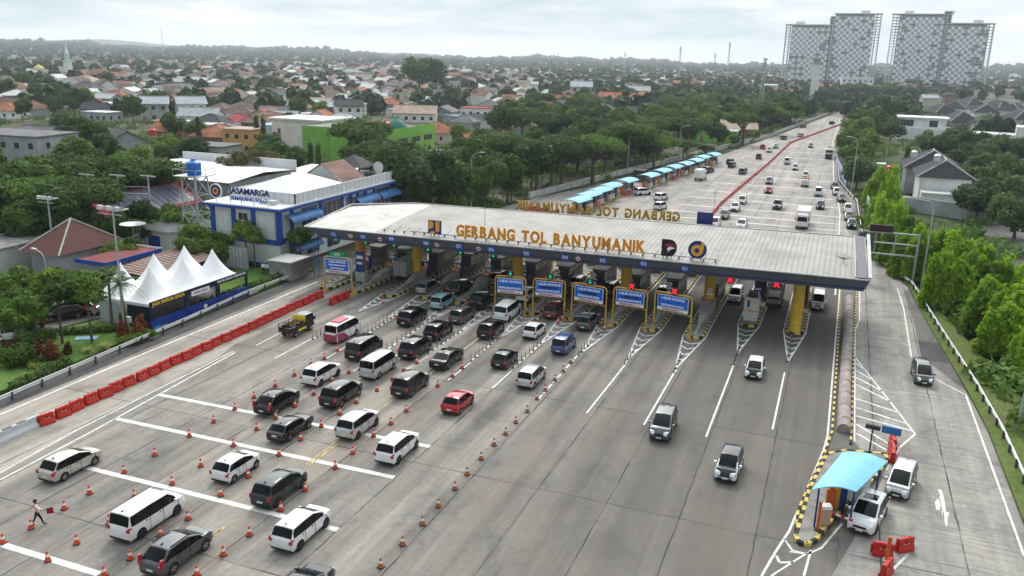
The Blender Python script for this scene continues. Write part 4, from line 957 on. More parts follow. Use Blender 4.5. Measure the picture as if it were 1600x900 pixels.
b=MB(); b.box(-.95,.95,-.12,0,4.62,5.1); gb_=b.build('green_board',mat('sign_green',(.0,.30,.12),.5,var=.05,emit=0),r); text('words','GTO',M_wsign,gb_,face_M((0,-.13,4.86),FRONT),.34,.005,.01)
r=empty('blue_banner',(-54.3,88.6,.23),0,'narrow upright blue banner right of the grey portal','banner'); b=MB(); b.box(-.6,.6,0,.08,1.2,3.8); b.build('panel',M_bluep,r); b=MB(); b.box(-.45,.45,-.012,0,2.9,3.3); b.box(-.4,.4,-.012,0,2.2,2.5); b.build('print',M_wsign,r); b=MB(); b.box(-.7,.7,0,.9,0,1.2); b.build('base',M_conc,r)
# ------------------------------------------------ rooftop sign
def letters_row(s,p,q,z,h,normal,m,root,origin,ext=.10,track=.12,names='letter'):
    """individual letter solids spread from p to q"""
    p=Vector(p);q=Vector(q); d=(q-p); L=d.length; d.normalize()
    ws=[]
    for ch in s:
        if ch==' ': ws.append(.5*h); continue
        me=text_mesh(ch,1.0,.05,.048,'LEFT'); xs=[v.co.x for v in me.vertices]; ys=[v.co.y for v in me.vertices]; ws.append((me,min(xs),max(xs),min(ys),max(ys)))
    cap=[w_ for w_ in ws if not isinstance(w_,float)][0]; sc=h/(cap[4]-cap[3])
    tot=sum(w_ if isinstance(w_,float) else (w_[2]-w_[1])*sc for w_ in ws)+track*h*(len(s)-1); kx=L/tot
    x=0
    for ch,w_ in zip(s,ws):
        if isinstance(w_,float): x+=(w_+track*h)*kx; continue
        me,x0,x1,y0,y1=w_; wd=(x1-x0)*sc*kx
        m2_=me.copy(); m2_.materials.clear(); m2_.materials.append(m)
        for v in m2_.vertices: v.co=((v.co.x-x0)*sc*kx,(v.co.y-y0)*sc,v.co.z*ext/.05)
        M=face_M(Vector((p.x+d.x*x,p.y+d.y*x,z))-Vector(origin),normal)
        o=link(names,m2_,root); o.matrix_local=M
        x+=wd+track*h*kx
def along(px,py,y0,k=.0):
    d=CR@_ray(px,py); t=y0/d.y; return Vector((d.x*t,y0,CH+d.z*t))
RO=(-29,88,7.6)
r=empty('rooftop_sign',RO,0,'orange GERBANG TOL BANYUMANIK letters along the front edge of the canopy roof','sign')
p0=along(713,369,87.0); p1=along(1008,397,88.4); 
z0=along(713,370.5,87.0).z; z1=along(1008,397.5,88.4).z
letters_row('GERBANG TOL BANYUMANIK',(p0.x,87.0,0),(p1.x,88.4,0),7.72,1.42,Vector((.045,-1,0)),M_org,r,RO)
b=MB(); b.tube([Vector((-46.5,87.0,7.7))-Vector(RO),Vector((p0.x,87.1,7.72))-Vector(RO),Vector((p1.x,88.5,7.72))-Vector(RO),Vector((-11.0,88.9,7.72))-Vector(RO)],.04,6)
b.build('rail',M_dsteel,r)
for k in range(31):
    t=k/30; x=-49.5+t*38.5; y=86.55+(x+50)*.052; b=MB(); b.cone((x-RO[0],y-RO[1]-.15,-.1),(x-RO[0]+.1,y-RO[1]+1.5,.35),.035,.035,5); b.cone((x-RO[0],y-RO[1]-.15,-.12),(x-RO[0],y-RO[1]-.05,.12),.10,.10,6); b.build('floodlight_arm',M_dsteel,r)
RO=(-29,106,8.6)
r=empty('rooftop_sign',RO,0,'GERBANG TOL BANYUMANIK letters on the rear edge of the roof, seen reversed from behind','sign')
def backpt(px,py): # point on rear edge
    y=106.5; return along(px,py,y)
a_,c_=along(805,327,105.8),along(1062,346,107.6)
M_orgb=mat('letter_back_ochre',(.42,.25,.03),.55,var=.12,scale=1.5)
zb=(along(805,334,105.8).z+along(1062,352,107.6).z)/2; zt=(along(805,319,105.8).z+along(1062,336,107.6).z)/2
letters_row('GERBANG TOL BANYUMANIK',(c_.x,c_.y,0),(a_.x,a_.y,0),zb+.5,(zt-zb),Vector((-.045,1,0)),M_orgb,r,RO)
for k in range(24):
    t=k/23; p=Vector((a_.x,a_.y,0)).lerp(Vector((c_.x,c_.y,0)),t); b=MB(); b.cone((p.x-RO[0],p.y-RO[1],8.1-RO[2]),(p.x-RO[0],p.y-RO[1],zb+.3-RO[2]),.04,.04,5); b.build('support',M_steel,r)
# logos on the roof
def disc(b,cx,cz,r,y0,y1,m=0,n=28,a0=0,a1=360):
    pts=[(cx+r*math.cos(R(a0+(a1-a0)*i/n)),cz+r*math.sin(R(a0+(a1-a0)*i/n))) for i in range(n+(a1-a0<360))]
    k=len(b.v); nn=len(pts); b.v+= [(x,y0,z) for x,z in pts]+[(x,y1,z) for x,z in pts]
    b.f.append([k+i for i in range(nn)]); b.m.append(m); b.f.append([k+nn+i for i in range(nn-1,-1,-1)]); b.m.append(m)
    for i in range(nn): j=(i+1)%nn; b.f.append([k+j,k+i,k+nn+i,k+nn+j]); b.m.append(m)
def shape(b,pts,y0,y1,m=0):
    k=len(b.v); n=len(pts); b.v+=[(x,y0,z) for x,z in pts]+[(x,y1,z) for x,z in pts]
    b.f.append([k+i for i in range(n)]); b.m.append(m); b.f.append([k+n+i for i in range(n-1,-1,-1)]); b.m.append(m)
    for i in range(n): j=(i+1)%n; b.f.append([k+j,k+i,k+n+i,k+n+j]); b.m.append(m)
def posts_for(r,xs,h): 
    for x in xs: b=MB(); b.cone((x,.15,-.7),(x,.15,h),.05,.05,6); b.build('post',M_dsteel,r)
M_lnavy=mat('logo_navy',(.02,.03,.16),.5,var=0); M_lor=mat('logo_amber',(.68,.33,.03),.5,var=0); M_lblk=mat('logo_black',(.012,.012,.014),.5,var=0); M_lred=mat('logo_red',(.30,.02,.04),.5,var=0)
p=along(679,366,86.9); r=empty('logo_board',p,R(2),'square navy and amber emblem board at the left end of the roof letters','sign'); s=.82
b=MB(); b.box(-s,s,0,.12,0,2*s); b.build('board',M_lnavy,r)
b=MB(); shape(b,[(-.74,.62),(-.74,1.56),(-.55,1.56)]+[(-.55+.42*math.cos(R(a)),1.09+.47*math.sin(R(a))) for a in range(80,-91,-17)]+[(-.6,.62)],-.03,-.004)
shape(b,[(.12,1.56),(.62,1.56)]+[(.37+.25*math.cos(R(a)),.55+.3*math.sin(R(a))) for a in range(0,-181,-20)],-.03,-.004); disc(b,-.25,.02,.36,-.03,-.004,0,16,0,180); b.build('emblem',M_lor,r); posts_for(r,(-.5,.5),.6)
p=along(1044,400.5,88.4); r=empty('logo_board',p,R(3),'black letter D shaped emblem with a red and white swoosh on the roof','sign')
b=MB(); pts=[(-.78,0),(.1,0)]+[(.1+.75*math.cos(R(a)),.92+.92*math.sin(R(a))) for a in range(-80,91,17)]+[(-.78,1.84)]; shape(b,pts,0,.12); b.build('board',M_lblk,r)
b=MB(); shape(b,[(-.6,1.1),(-.1,1.42),(.45,1.35),(.68,1.05),(.2,1.15),(-.2,1.05)],-.03,-.004); b.build('red_swoosh',M_lred,r)
b=MB(); shape(b,[(-.2,.85),(.1,1.1),(.7,.95),(.35,.8),(.1,.72),(.0,.45)],-.03,-.004); b.build('white_swoosh',M_wsign,r); posts_for(r,(-.5,.3),.6)
p=along(1088.5,404,88.8); r=empty('logo_board',p,R(3),'round navy emblem with an amber letter d at the right end of the roof signs','sign')
b=MB(); disc(b,0,.95,.98,0,.12); b.build('board',M_lnavy,r)
b=MB(); disc(b,-.03,.88,.62,-.02,-.003); shape(b,[(.35,1.0),(.62,.95),(.66,1.45),(.78,1.62),(.35,1.85)],-.021,-.0035); b.build('amber_letter',M_lor,r)
b=MB(); disc(b,-.05,.86,.27,-.035,-.022); b.build('centre',M_lnavy,r); posts_for(r,(-.4,.4),.4)
p=along(1100,355,107.5); r=empty('logo_board',p+Vector((0,0,-.1)),0,'plain navy board standing on the rear roof edge','sign'); b=MB(); b.box(-.98,.98,0,.15,.25,2.0); b.build('board',M_lnavy,r); posts_for(r,(-.7,0,.7),.6)
# thin masts on the roof
for px,y_,h_,lb in ((757,94,3.2,'thin antenna mast on the left half of the canopy roof'),(1113,108,4.6,'thin antenna mast beside the blue board on the rear roof edge')):
    p=along(px,383 if px<800 else 352,y_); r=empty('antenna_mast',(p.x,y_,7.7),0,lb,'antenna'); b=MB(); b.cone((0,0,0),(0,0,h_),.035,.02,6); b.build('rod',M_dsteel,r); b=MB(); b.cone((0,0,0),(0,0,.25),.12,.1,8); b.build('foot',M_dsteel,r)
# ------------------------------------------------ buildings near the gate
M_bwhite=mat('white_cladding',(.62,.63,.63),.5,var=.06,scale=.6)
M_bblue=mat('building_blue',(.015,.07,.33),.5,var=.08,scale=.5)
M_win=mat('dark_window',(.03,.035,.04),.12,var=0,spec=.6)
M_wroof=mat('white_sheet_roof',(.64,.64,.64),.5,var=.06,scale=.3)
M_rust=mat('rusty_sheet',(.17,.10,.08),.8,var=.3,scale=.5,stretch=(3,.3,1))
M_grywall=mat('grey_render',(.34,.35,.35),.85,var=.14,scale=.3)
M_dkroof=mat('dark_roof',(.06,.06,.06),.8,var=.15,scale=.4)
M_aw=mat('awning_blue',(.03,.14,.33),.4,var=.2,scale=.8)
def wall_windows(r,xs,z0,z1,y,face='front',m=None,frame=None,nm='window'):
    for a,c in xs:
        b=MB()
        if face=='front': b.box(a,c,y-.03,y+.02,z0,z1)
        else: b.box(y-.02,y+.03,a,c,z0,z1)
        o=b.build(nm,m or M_win,r)
        b=MB(); n=max(2,int((c-a)/1.1))
        for k in range(n+1):
            q=a+(c-a)*k/n
            if face=='front': b.box(q-.03,q+.03,y-.05,y-.03,z0,z1)
            else: b.box(y+.03,y+.05,q-.03,q+.03,z0,z1)
        b.build('frame',frame or M_boothw,o)
OX,OY=-67.6,90.6
r=empty('toll_office',(OX,OY,0),0,'two storey white and blue toll office with a white pyramid roof behind the canopy','office building')
LW=10.6
b=MB(); b.box(-LW,0,0,29.5,0,3.5); b.box(-LW,0,0,29.5,3.5,7.6); b.build('wall',M_bwhite,r)
b=MB()
for x in (-LW,-7.2,-4.0,0): b.box(x-.35,x+.35,-.12,.3,3.4,7.6)
for y in (0,2.8,9.6,15.2,17.5,19.5,21.8,24.4,29.5): b.box(-.3,.12,y-.35,y+.35,3.4,7.6)
b.box(-LW-.3,.14,-.14,0,3.0,3.7); b.box(-LW-.3,.14,-.14,0,0.0,.4); b.box(0,.16,0,29.6,3.1,3.8); b.build('pilaster',M_bblue,r)
b=MB(); b.box(-LW-.9,.9,-.9,30.2,7.6,7.95); b.build('cornice',M_bblue,r); b=MB(); b.box(-LW-.85,.85,-.85,30.1,7.951,8.1); b.build('cornice_top',M_bwhite,r)
b=MB(); b.box(-LW+.3,.4,3.2,3.35,8.1,9.5); b.box(.25,.4,3.2,29.6,8.1,9.5); b.box(-LW+.2,.4,29.45,29.6,8.1,9.3); b.box(-LW+.2,-LW+.35,3.2,29.6,8.1,9.3)
for k in range(22): y=3.8+k*1.2; b.box(.4,.43,y,y+.04,8.15,9.45,1)
for k in range(9): x=-LW+.8+k*1.15; b.box(x,x+.04,3.17,3.2,8.15,9.45,1)
b.build('parapet',[M_bwhite,M_steel],r)
b=MB(); x0,x1,y0,y1=-LW+.6,0.1,3.6,17; ax,ay,az=(x0+x1)/2,7.8,10.9
b.add([(x0,y0,9.0),(x1,y0,9.0),(x1,y1,9.0),(x0,y1,9.0),(ax,ay,az),(ax,12.8,az)],[(0,1,4),(1,2,5,4),(2,3,5),(3,0,4,5)]); b.build('roof',M_wroof,r)
b=MB(); b.add([(-8.4,17,9.1),(-.8,17,9.1),(-4.6,17,11.6),(-8.4,23,9.1),(-.8,23,9.1),(-4.6,23,11.6)],[(0,1,2),(5,4,3)],0); b.add([(-.6,16.8,9.2),(-.6,23.2,9.2),(-4.6,23.2,11.75),(-4.6,16.8,11.75),(-8.6,16.8,9.2),(-8.6,23.2,9.2)],[(0,1,2,3),(3,2,5,4)],1); b.build('gable_roof',[M_grywall,M_rust],r)
b=MB(); 
for x in (-6.6,-2.6):
    for y in (24.5,28): b.box(x-.08,x+.08,y-.08,y+.08,8.1,10.6)
b.add([(-7.4,23.7,10.5),(-1.8,23.7,10.5),(-1.8,28.8,10.5),(-7.4,28.8,10.5),(-4.6,26.2,12.2)],[(0,1,4),(1,2,4),(2,3,4),(3,0,4),(3,2,1,0)],1); b.build('roof_pavilion',[M_soff,M_dkroof],r)
b=MB(); b.cone((-.9,27.5,8.1),(-.9,27.5,9.7),.06,.06,6); b.cone((-.9,27.4,10.3),(-.9,27.55,10.3),.9,.85,18); b.build('satellite_dish',M_bwhite,r)
wall_windows(r,[(-9.9,-7.9),(-6.6,-4.6),(-3.4,-.7)],4.2,6.9,0,'front',M_bwhite)
wall_windows(r,[(-6.4,-4.9)],6.0,6.9,-.02,'front')
wall_windows(r,[(5.0,8.8),(10.2,14.8),(16.3,17.0),(20.3,21.3),(25,29)],4.2,7.2,0,'side')
for y0_,y1_,z in ((1.0,8.2,6.9),(17.8,24.0,6.9),(24.6,30.6,6.8),(1.5,8,2.9)):
    b=MB(); n=6
    for k in range(n):
        a0,a1=R(90*k/n),R(90*(k+1)/n); p=lambda a:(.1+1.5*math.sin(a),z-1.0+1.0*math.cos(a))
        (xa,za),(xb,zb_)=p(a0),p(a1); b.quad((xa,y0_,za),(xb,y0_,zb_),(xb,y1_,zb_),(xa,y1_,za))
    b.build('awning',M_aw,r)
b=MB(); b.box(0,1.8,1.2,9,3.3,3.45); b.box(1.72,1.8,1.2,9,3.45,4.3,1); b.build('balcony',[M_bwhite,M_steel],r)
b=MB(); b.box(-2.4,-1.4,1.0,1.8,8.1,8.7); b.box(-3.9,-2.9,1.2,1.9,8.1,8.6); b.build('rooftop_unit',M_boothw,r)
wall_windows(r,[(2,4.5),(6,9),(11,14)],.6,2.6,.0,'side')
# wavy grille wall and annex at the foot
b=MB(); b.box(-LW-2.2,-3.2,-2.8,-2.5,0,2.9); 
for k in range(16): x=-LW-2+k*.56; b.box(x,x+.14,-2.9,-2.8,.3,2.7,1)
b.build('grille_wall',[M_grywall,M_boothw],r)
# office sign
q=G(364,316,8.1); q=Vector((OX-8.9,OY-.4,8.1)); s=empty('office_sign',q,0,'JASAMARGA letters and round emblem on the office roof edge','sign')
text('words','JASAMARGA',M_lnavy,s,face_M((4.75,0,1.75),FRONT),1.15,.06,.03); text('words','SEMARANG SOLO',mat('letter_blue',(.03,.08,.4),.5,var=0),s,face_M((4.6,0,.75),FRONT),.72,.04,.012)
b=MB(); disc(b,-.7,1.5,1.0,0,.12); b.build('emblem_rim',M_wsign,s); b=MB(); disc(b,-.7,1.5,.82,-.03,-.004); b.build('emblem_navy',M_lnavy,s); b=MB(); disc(b,-.7,1.5,.5,-.05,-.031); b.build('emblem_amber',M_lor,s); b=MB(); disc(b,-.7,1.5,.25,-.06,-.051); b.build('emblem_centre',M_lnavy,s)
b=MB()
for x in (-.7,1.6,3.4,5.4,7.6): b.box(x-.06,x+.06,.02,.1,0,1.0)
b.box(-.2,8,.02,.1,.3,.36); b.build('frame',M_wsign,s)
lad=empty('ladder',(OX+6.6,OY-1.5,0),R(35),'blue metal ladder leaning at the office corner by the canopy','ladder')
b=MB(); b.tube([(-.25,0,0),(-.25,0,6.6)],.05,5); b.tube([(.25,0,0),(.25,0,6.6)],.05,5)
for k in range(18): b.tube([(-.25,0,.3+k*.35),(.25,0,.3+k*.35)],.025,4)
b.build('rails_and_rungs',M_aw,lad)
r=empty('concrete_shed',(-64,86.8,0),0,'low grey concrete shed beside the leftmost lane','shed'); b=MB(); b.box(-1.6,1.6,-1.2,2.6,0,2.3); b.build('wall',M_concd,r); b=MB(); b.box(-1.8,1.8,-1.4,2.8,2.3,2.42); b.build('roof',M_gut,r)
# generic house builder -------------------------------------------------
def roof_m(name,col,v=.16): return mat(name,col,.85,var=v,scale=.5,stretch=(1,1,1))
RC={'terracotta':roof_m('terracotta_tiles',(.26,.095,.045),.28),'rust':roof_m('rusty_brown_tiles',(.15,.078,.055),.28),'brown':roof_m('brown_tiles',(.10,.07,.058),.2),'grey':roof_m('grey_tiles',(.13,.13,.135)),'charcoal':roof_m('charcoal_tiles',(.045,.045,.05)),'white':roof_m('pale_sheets',(.48,.48,.47),.08),'red':roof_m('red_sheets',(.28,.03,.03)),'silver':roof_m('zinc_sheets',(.34,.36,.38),.12),'pale':roof_m('faded_tiles',(.36,.27,.21),.14)}
WC={'white':mat('wall_white',(.70,.70,.68),.85,var=.08,scale=.4),'cream':mat('wall_cream',(.52,.48,.38),.85,var=.1,scale=.4),'grey':mat('wall_grey',(.33,.34,.35),.85,var=.15,scale=.4),'brick':mat('wall_brick',(.22,.13,.09),.9,var=.2,scale=.8),'blue':mat('wall_light_blue',(.30,.46,.55),.85,var=.08),'orange':mat('wall_orange',(.55,.30,.12),.85,var=.08),'green':mat('wall_green',(.20,.44,.07),.8,var=.08,scale=.15)}
def make_house(kind,w,d,h,rh,ov=.6,storey=1):
    r=empty(kind,(0,0,0)); b=MB()
    if 'gable' in kind:
        b.prism([(-w/2,-d/2),(w/2,-d/2),(w/2,d/2),(-w/2,d/2)],0,h); b.add([(-w/2,-d/2,h),(-w/2,d/2,h),(-w/2,0,h+rh*.92),(w/2,-d/2,h),(w/2,d/2,h),(w/2,0,h+rh*.92)],[(0,2,1),(3,4,5)])
        b.build('wall',WC['white'],r)
        b=MB(); W,D=w/2+ov,d/2+ov; zl=h-rh*ov/(d/2)
        for t_,q in ((0,1),):
            v=[(-W,-D,zl),(W,-D,zl),(W,0,h+rh),(-W,0,h+rh),(W,D,zl),(-W,D,zl)]; v2=[(x,y,z+.16) for x,y,z in v]
            b.add(v+v2,[(3,2,1,0),(2,3,5,4),(6,7,8,9),(9,8,10,11),(0,1,7,6),(4,5,11,10),(1,2,8,7),(2,4,10,8),(3,0,6,9),(5,3,9,11)])
        b.box(-W,W,-.18,.18,h+rh+.1,h+rh+.26)
        b.build('roof',RC['terracotta'],r)
    elif 'hip' in kind:
        b.prism([(-w/2,-d/2),(w/2,-d/2),(w/2,d/2),(-w/2,d/2)],0,h); b.build('wall',WC['white'],r)
        b=MB(); W,D=w/2+ov,d/2+ov; k=max(0,W-D)
        v=[(-W,-D,h-.1),(W,-D,h-.1),(W,D,h-.1),(-W,D,h-.1),(-k-.01,0,h+rh),(k+.01,0,h+rh)]; b.add(v,[(0,1,5,4),(1,2,5),(2,3,4,5),(3,0,4),(3,2,1,0)])
        b.tube([(-W,-D,h-.05),(-k,0,h+rh+.04),(k,0,h+rh+.04),(W,-D,h-.05)],.12,4); b.tube([(-W,D,h-.05),(-k,0,h+rh+.04)],.12,4); b.tube([(W,D,h-.05),(k,0,h+rh+.04)],.12,4)
        b.build('roof',RC['terracotta'],r)
    else:
        b.prism([(-w/2,-d/2),(w/2,-d/2),(w/2,d/2),(-w/2,d/2)],0,h+.1); b.build('wall',WC['white'],r)
        b=MB(); b.box(-w/2-.3,w/2+.3,-d/2-.3,d/2+.3,h+.1,h+.35); b.build('roof',RC['white'],r)
    n=max(2,int(w/3)); 
    for st in range(storey):
        z=1.0+st*3.1
        for k in range(n):
            x=-w/2+w*(k+.5)/n
            if st==0 and k==0: b=MB(); b.box(x-.5,x+.5,-d/2-.03,-d/2+.02,0,2.1); b.build('door',WC['brick'],r); continue
            b=MB(); b.box(x-.6,x+.6,-d/2-.03,-d/2+.02,z,z+1.2); b.build('window',M_win,r)
        for y in (-d/4,d/4):
            b=MB(); b.box(w/2-.02,w/2+.03,y-.5,y+.5,z,z+1.2); b.build('window',M_win,r)
    return r
def place_house(pr,x,y,rz,roof,wall,label,cat='house',group=None,sc=1,skip=(),z=-.2):
    o=copy_tree(pr,loc=(x,y,z),rz=rz,scale=sc,skip=skip)
    for k in kids(o):
        n=k.name.split('.')[0]
        if n=='roof': s=k.material_slots[0]; s.link='OBJECT'; s.material=RC.get(roof,RC['grey'])
        if n=='wall': s=k.material_slots[0]; s.link='OBJECT'; s.material=WC.get(wall,WC['white'])
    tag(o,label,cat,group); return o
HP={'g1':make_house('gable_house',11,9,3.3,2.3),'g2':make_house('gable_house',9,7.5,6.2,2.0,storey=2),'g3':make_house('gable_house',15,9,3.5,2.4),'h1':make_house('hip_house',12,10,3.4,2.8),'h2':make_house('hip_house',10,9,6.2,2.4,storey=2),'f1':make_house('flat_house',9,8,6.4,0,storey=2),'f2':make_house('flat_house',12,8,3.4,0),'b1':make_house('flat_block',20,12,9.5,0,storey=3)}
FOOT=[]   # blocked circles for random placement
def blk(x,y,r): FOOT.append((x,y,r))
blk(-73,105,17); blk(-66,70,9)
# pyramid roofed pavilion with blue trimmed annex
M_tile=mat('maroon_tiles',(.105,.045,.038),.8,var=.2,scale=1.2,stretch=(4,4,1))
M_maroon=mat('maroon_sheet',(.16,.03,.03),.7,var=.15,scale=.6)
r=empty('pavilion',(-90.4,78.5,0),0,'low building with a maroon tiled pyramid roof left of the white tent','pavilion'); e=3.3; e2=5.2
b=MB(); b.box(-e+.7,e-.7,-e2+1,e2-1,0,3.2); b.build('wall',WC['grey'],r)
b=MB(); v=[(-e,-e2,3.1),(e,-e2,3.1),(e,e2,3.1),(-e,e2,3.1),(0,0,6.6)]; b.add(v,[(0,1,4),(1,2,4),(2,3,4),(3,0,4),(3,2,1,0)],0)
for i in range(4): b.tube([Vector(v[i])+Vector((0,0,.05)),Vector(v[4])+Vector((0,0,.05))],.11,4,1)
b.build('roof',[M_tile,M_gut],r)
blk(-87,77,10)
r=empty('annex',(-83.5,76,0),0,'flat maroon roofed annex with a bright blue fascia in front of the pyramid roof','annex')
b=MB(); b.box(.3,3.6,-2.2,5.2,0,2.8); b.build('wall',WC['grey'],r); b=MB(); b.box(-.8,4.1,-2.9,6,2.82,3.0); b.build('roof',M_maroon,r); b=MB(); b.box(-.85,4.15,-2.95,-2.9,2.7,3.2); b.box(4.1,4.15,-2.9,6,2.7,3.2); b.build('fascia',M_bblue,r); b=MB(); b.box(-.8,4.1,6,6.1,2.7,3.25); b.build('trim',M_bwhite,r)
r=empty('flat_building',(-98,73,0),0,'low grey building with patchy flat roofs at the left edge','building')
b=MB(); b.box(-12,3,-5,9,0,3.4); b.build('wall',M_grywall,r); b=MB(); b.box(-12.2,3.2,-5.2,9.2,3.4,3.6); b.build('roof',M_concd,r); b=MB(); b.box(-9,-3,2,8,3.6,3.9); b.build('roof_patch',M_wroof,r); b=MB(); b.box(-7,2,-4.6,-1,3.6,3.75); b.build('roof_strip',M_maroon,r); b=MB(); b.box(-2,-1,0,1,3.6,4.4); b.build('roof_unit',M_boothw,r)
blk(-102,75,11)
r=empty('guard_kiosk',(-88,92.5,0),0,'white kiosk with a dark flat roof and a blue double door','kiosk')
b=MB(); b.prism([(-3.5,-2),(2.6,-2.6),(4.2,-.8),(4.2,2.4),(-3.5,2.4)],0,3.4); b.build('wall',WC['white'],r)
b=MB(); b.prism([(-4.2,-2.6),(2.8,-3.3),(5.0,-1.1),(5.0,3.0),(-4.2,3.0)],3.3,4.15,0,None,False); b.build('roof_edge',M_bwhite,r)
b=MB(); b.prism([(-3.6,-2),(2.6,-2.7),(4.4,-.8),(4.4,2.6),(-3.6,2.6)],3.9,4.0); b.build('roof',M_dkroof,r)
b=MB(); b.add([(-1.6,-2.25,0),(.7,-2.48,0),(.7,-2.48,2.4),(-1.6,-2.25,2.4)],[(0,1,2,3)]); b.build('door',M_bblue,r); b=MB(); b.box(4.18,4.23,-.2,.9,1.3,2.3); b.build('window',M_bblue,r); blk(-88,92,6)
r=empty('rusty_shelter',(-76,78.5,0),0,'rusty corrugated shelter roof behind the white tent','shelter')
b=MB(); b.add([(-2.6,-5.5,2.5),(3.2,-5.5,2.2),(3.2,6,2.2),(-2.6,6,3.1)],[(0,1,2,3)],0)
for k in range(16): y=-5.4+k*.74; b.add([(-2.6,y,2.56+k*.03),(3.2,y,2.24),(3.2,y+.16,2.24),(-2.6,y+.16,2.56+k*.03)],[(0,1,2,3)],1)
b.build('roof',[M_rust,mat('pale_sheet_strip',(.42,.34,.30),.7,var=.15)],r)
b=MB()
for x,y in ((-2.4,-5.2),(3,-5.2),(3,5.8),(-2.4,5.8)): b.box(x-.06,x+.06,y-.06,y+.06,0,2.2)
b.build('posts',M_steel,r)
# solar roof hall
M_sol=mat('solar_panels',(.12,.125,.17),.5,var=.12,scale=1.2); 
r=empty('solar_roof_hall',(-103,101,0),0,'long hall with rows of solar panels and a red roof edge','hall')
b=MB(); b.box(-4.5,4.5,-8.5,9.5,0,3.6); b.add([(-4.5,-8.5,3.6),(4.5,-8.5,3.6),(0,-8.5,6)],[(0,1,2)]); b.build('wall',WC['blue'] if False else WC['grey'],r)
b=MB(); b.add([(-5.2,-9,3.3),(5.2,-9,3.3),(5.2,10,3.3),(-5.2,10,3.3),(0,-9,6.2),(0,10,6.2)],[(1,2,5,4),(3,0,4,5)],0); b.build('roof',RC['red'],r)
b=MB()
for k in range(13): y=-7.6+k*1.3; b.add([(.35,y,6.1),(4.7,y,3.68),(4.7,y+1.12,3.68),(.35,y+1.12,6.1)],[(0,1,2,3)])
b.build('solar_array',M_sol,r); blk(-103,101,10)
# water tower
r=empty('water_tower',(-84.5,93.5,0),0,'steel lattice water tower with a blue tank','water tower')
TX,TY=-84.3,94.4; r.location=(TX,TY,0); tz=10.6
for sx,sy in ((-1,-1),(1,-1),(1,1),(-1,1)): b=MB(); b.cone((sx*1.6,sy*1.6,0),(sx*1.15,sy*1.15,tz),.12,.1,6); b.build('leg',M_aw if False else M_steel,r)
b=MB()
for k in range(4):
    z0_,z1_=tz*k/4,tz*(k+1)/4; f=lambda z:1.6-.45*z/tz
    for (ax,ay),(bx,by) in (((-1,-1),(1,-1)),((1,-1),(1,1)),((1,1),(-1,1)),((-1,1),(-1,-1))):
        b.tube([(ax*f(z0_),ay*f(z0_),z0_),(bx*f(z1_),by*f(z1_),z1_)],.045,4); b.tube([(bx*f(z0_),by*f(z0_),z0_),(ax*f(z1_),ay*f(z1_),z1_)],.045,4); b.tube([(ax*f(z1_),ay*f(z1_),z1_),(bx*f(z1_),by*f(z1_),z1_)],.05,4)
b.build('bracing',M_steel,r)
b=MB(); b.box(-2,2,-2,2,tz,tz+.12); b.tube([(-2,-2,tz+1),(2,-2,tz+1),(2,2,tz+1),(-2,2,tz+1),(-2,-2,tz+1)],.04,4)
for x,y in ((-2,-2),(2,-2),(2,2),(-2,2),(0,-2),(2,0),(0,2),(-2,0)): b.tube([(x,y,tz),(x,y,tz+1)],.035,4)
b.build('platform',M_steel,r)
M_tank=mat('tank_blue',(.015,.13,.45),.4,var=.06); M_tankr=mat('tank_red',(.50,.05,.03),.45,var=.08); M_tankw=mat('tank_steel',(.6,.6,.62),.3,.5,.05)
def tank(parent,x,y,z,m,s=1.0):
    b=MB(); b.cone((x,y,z),(x,y,z+1.5*s),.85*s,.85*s,16); b.cone((x,y,z+1.5*s),(x,y,z+1.8*s),.85*s,.35*s,16); b.cone((x,y,z+1.8*s),(x,y,z+1.95*s),.3*s,.3*s,10)
    for k in range(3): b.cone((x,y,z+(.3+.4*k)*s),(x,y,z+(.36+.4*k)*s),.88*s,.88*s,16)
    return b.build('water_tank',m,parent,50)
tank(r,0,0,tz+.12,M_tank,1.15)
def solo_tank(x,y,z,m,label,s=1.0):
    o=tank(None,0,0,0,m,s); o.location=(x,y,z); tag(o,label,'water tank'); return o
# white warehouses behind
r=empty('warehouse',(-112,128,0),0,'wide warehouse with a bright white roof behind the water tower','warehouse')
b=MB(); b.box(-12,14,-10,8,0,5.6); b.build('wall',WC['grey'],r); b=MB(); b.add([(-12.6,-10.6,5.7),(14.6,-10.6,5.6),(14.6,8.6,5.8),(-12.6,8.6,6.2),(-12.6,-1,6.6),(14.6,-1,6.4)],[(0,1,5,4),(4,5,2,3)]); b.build('roof',M_wroof,r); b=MB(); b.box(-12.6,14.6,8.6,8.9,5.2,7.6); b.build('parapet',M_bwhite,r); wall_windows(r,[(-2,-1),(4,5)],3.5,4.4,-10,'front'); blk(-112,128,15)
r=empty('warehouse',(-90,142,0),0,'low warehouse with a pale roof behind the office building','warehouse')
b=MB(); b.box(-12,10,-6,7,0,4.6); b.build('wall',WC['white'],r); b=MB(); b.add([(-12.6,-6.6,4.6),(10.6,-6.6,4.6),(10.6,7.6,5.2),(-12.6,7.6,5.2)],[(0,1,2,3)]); b.build('roof',M_wroof,r); blk(-90,142,12)
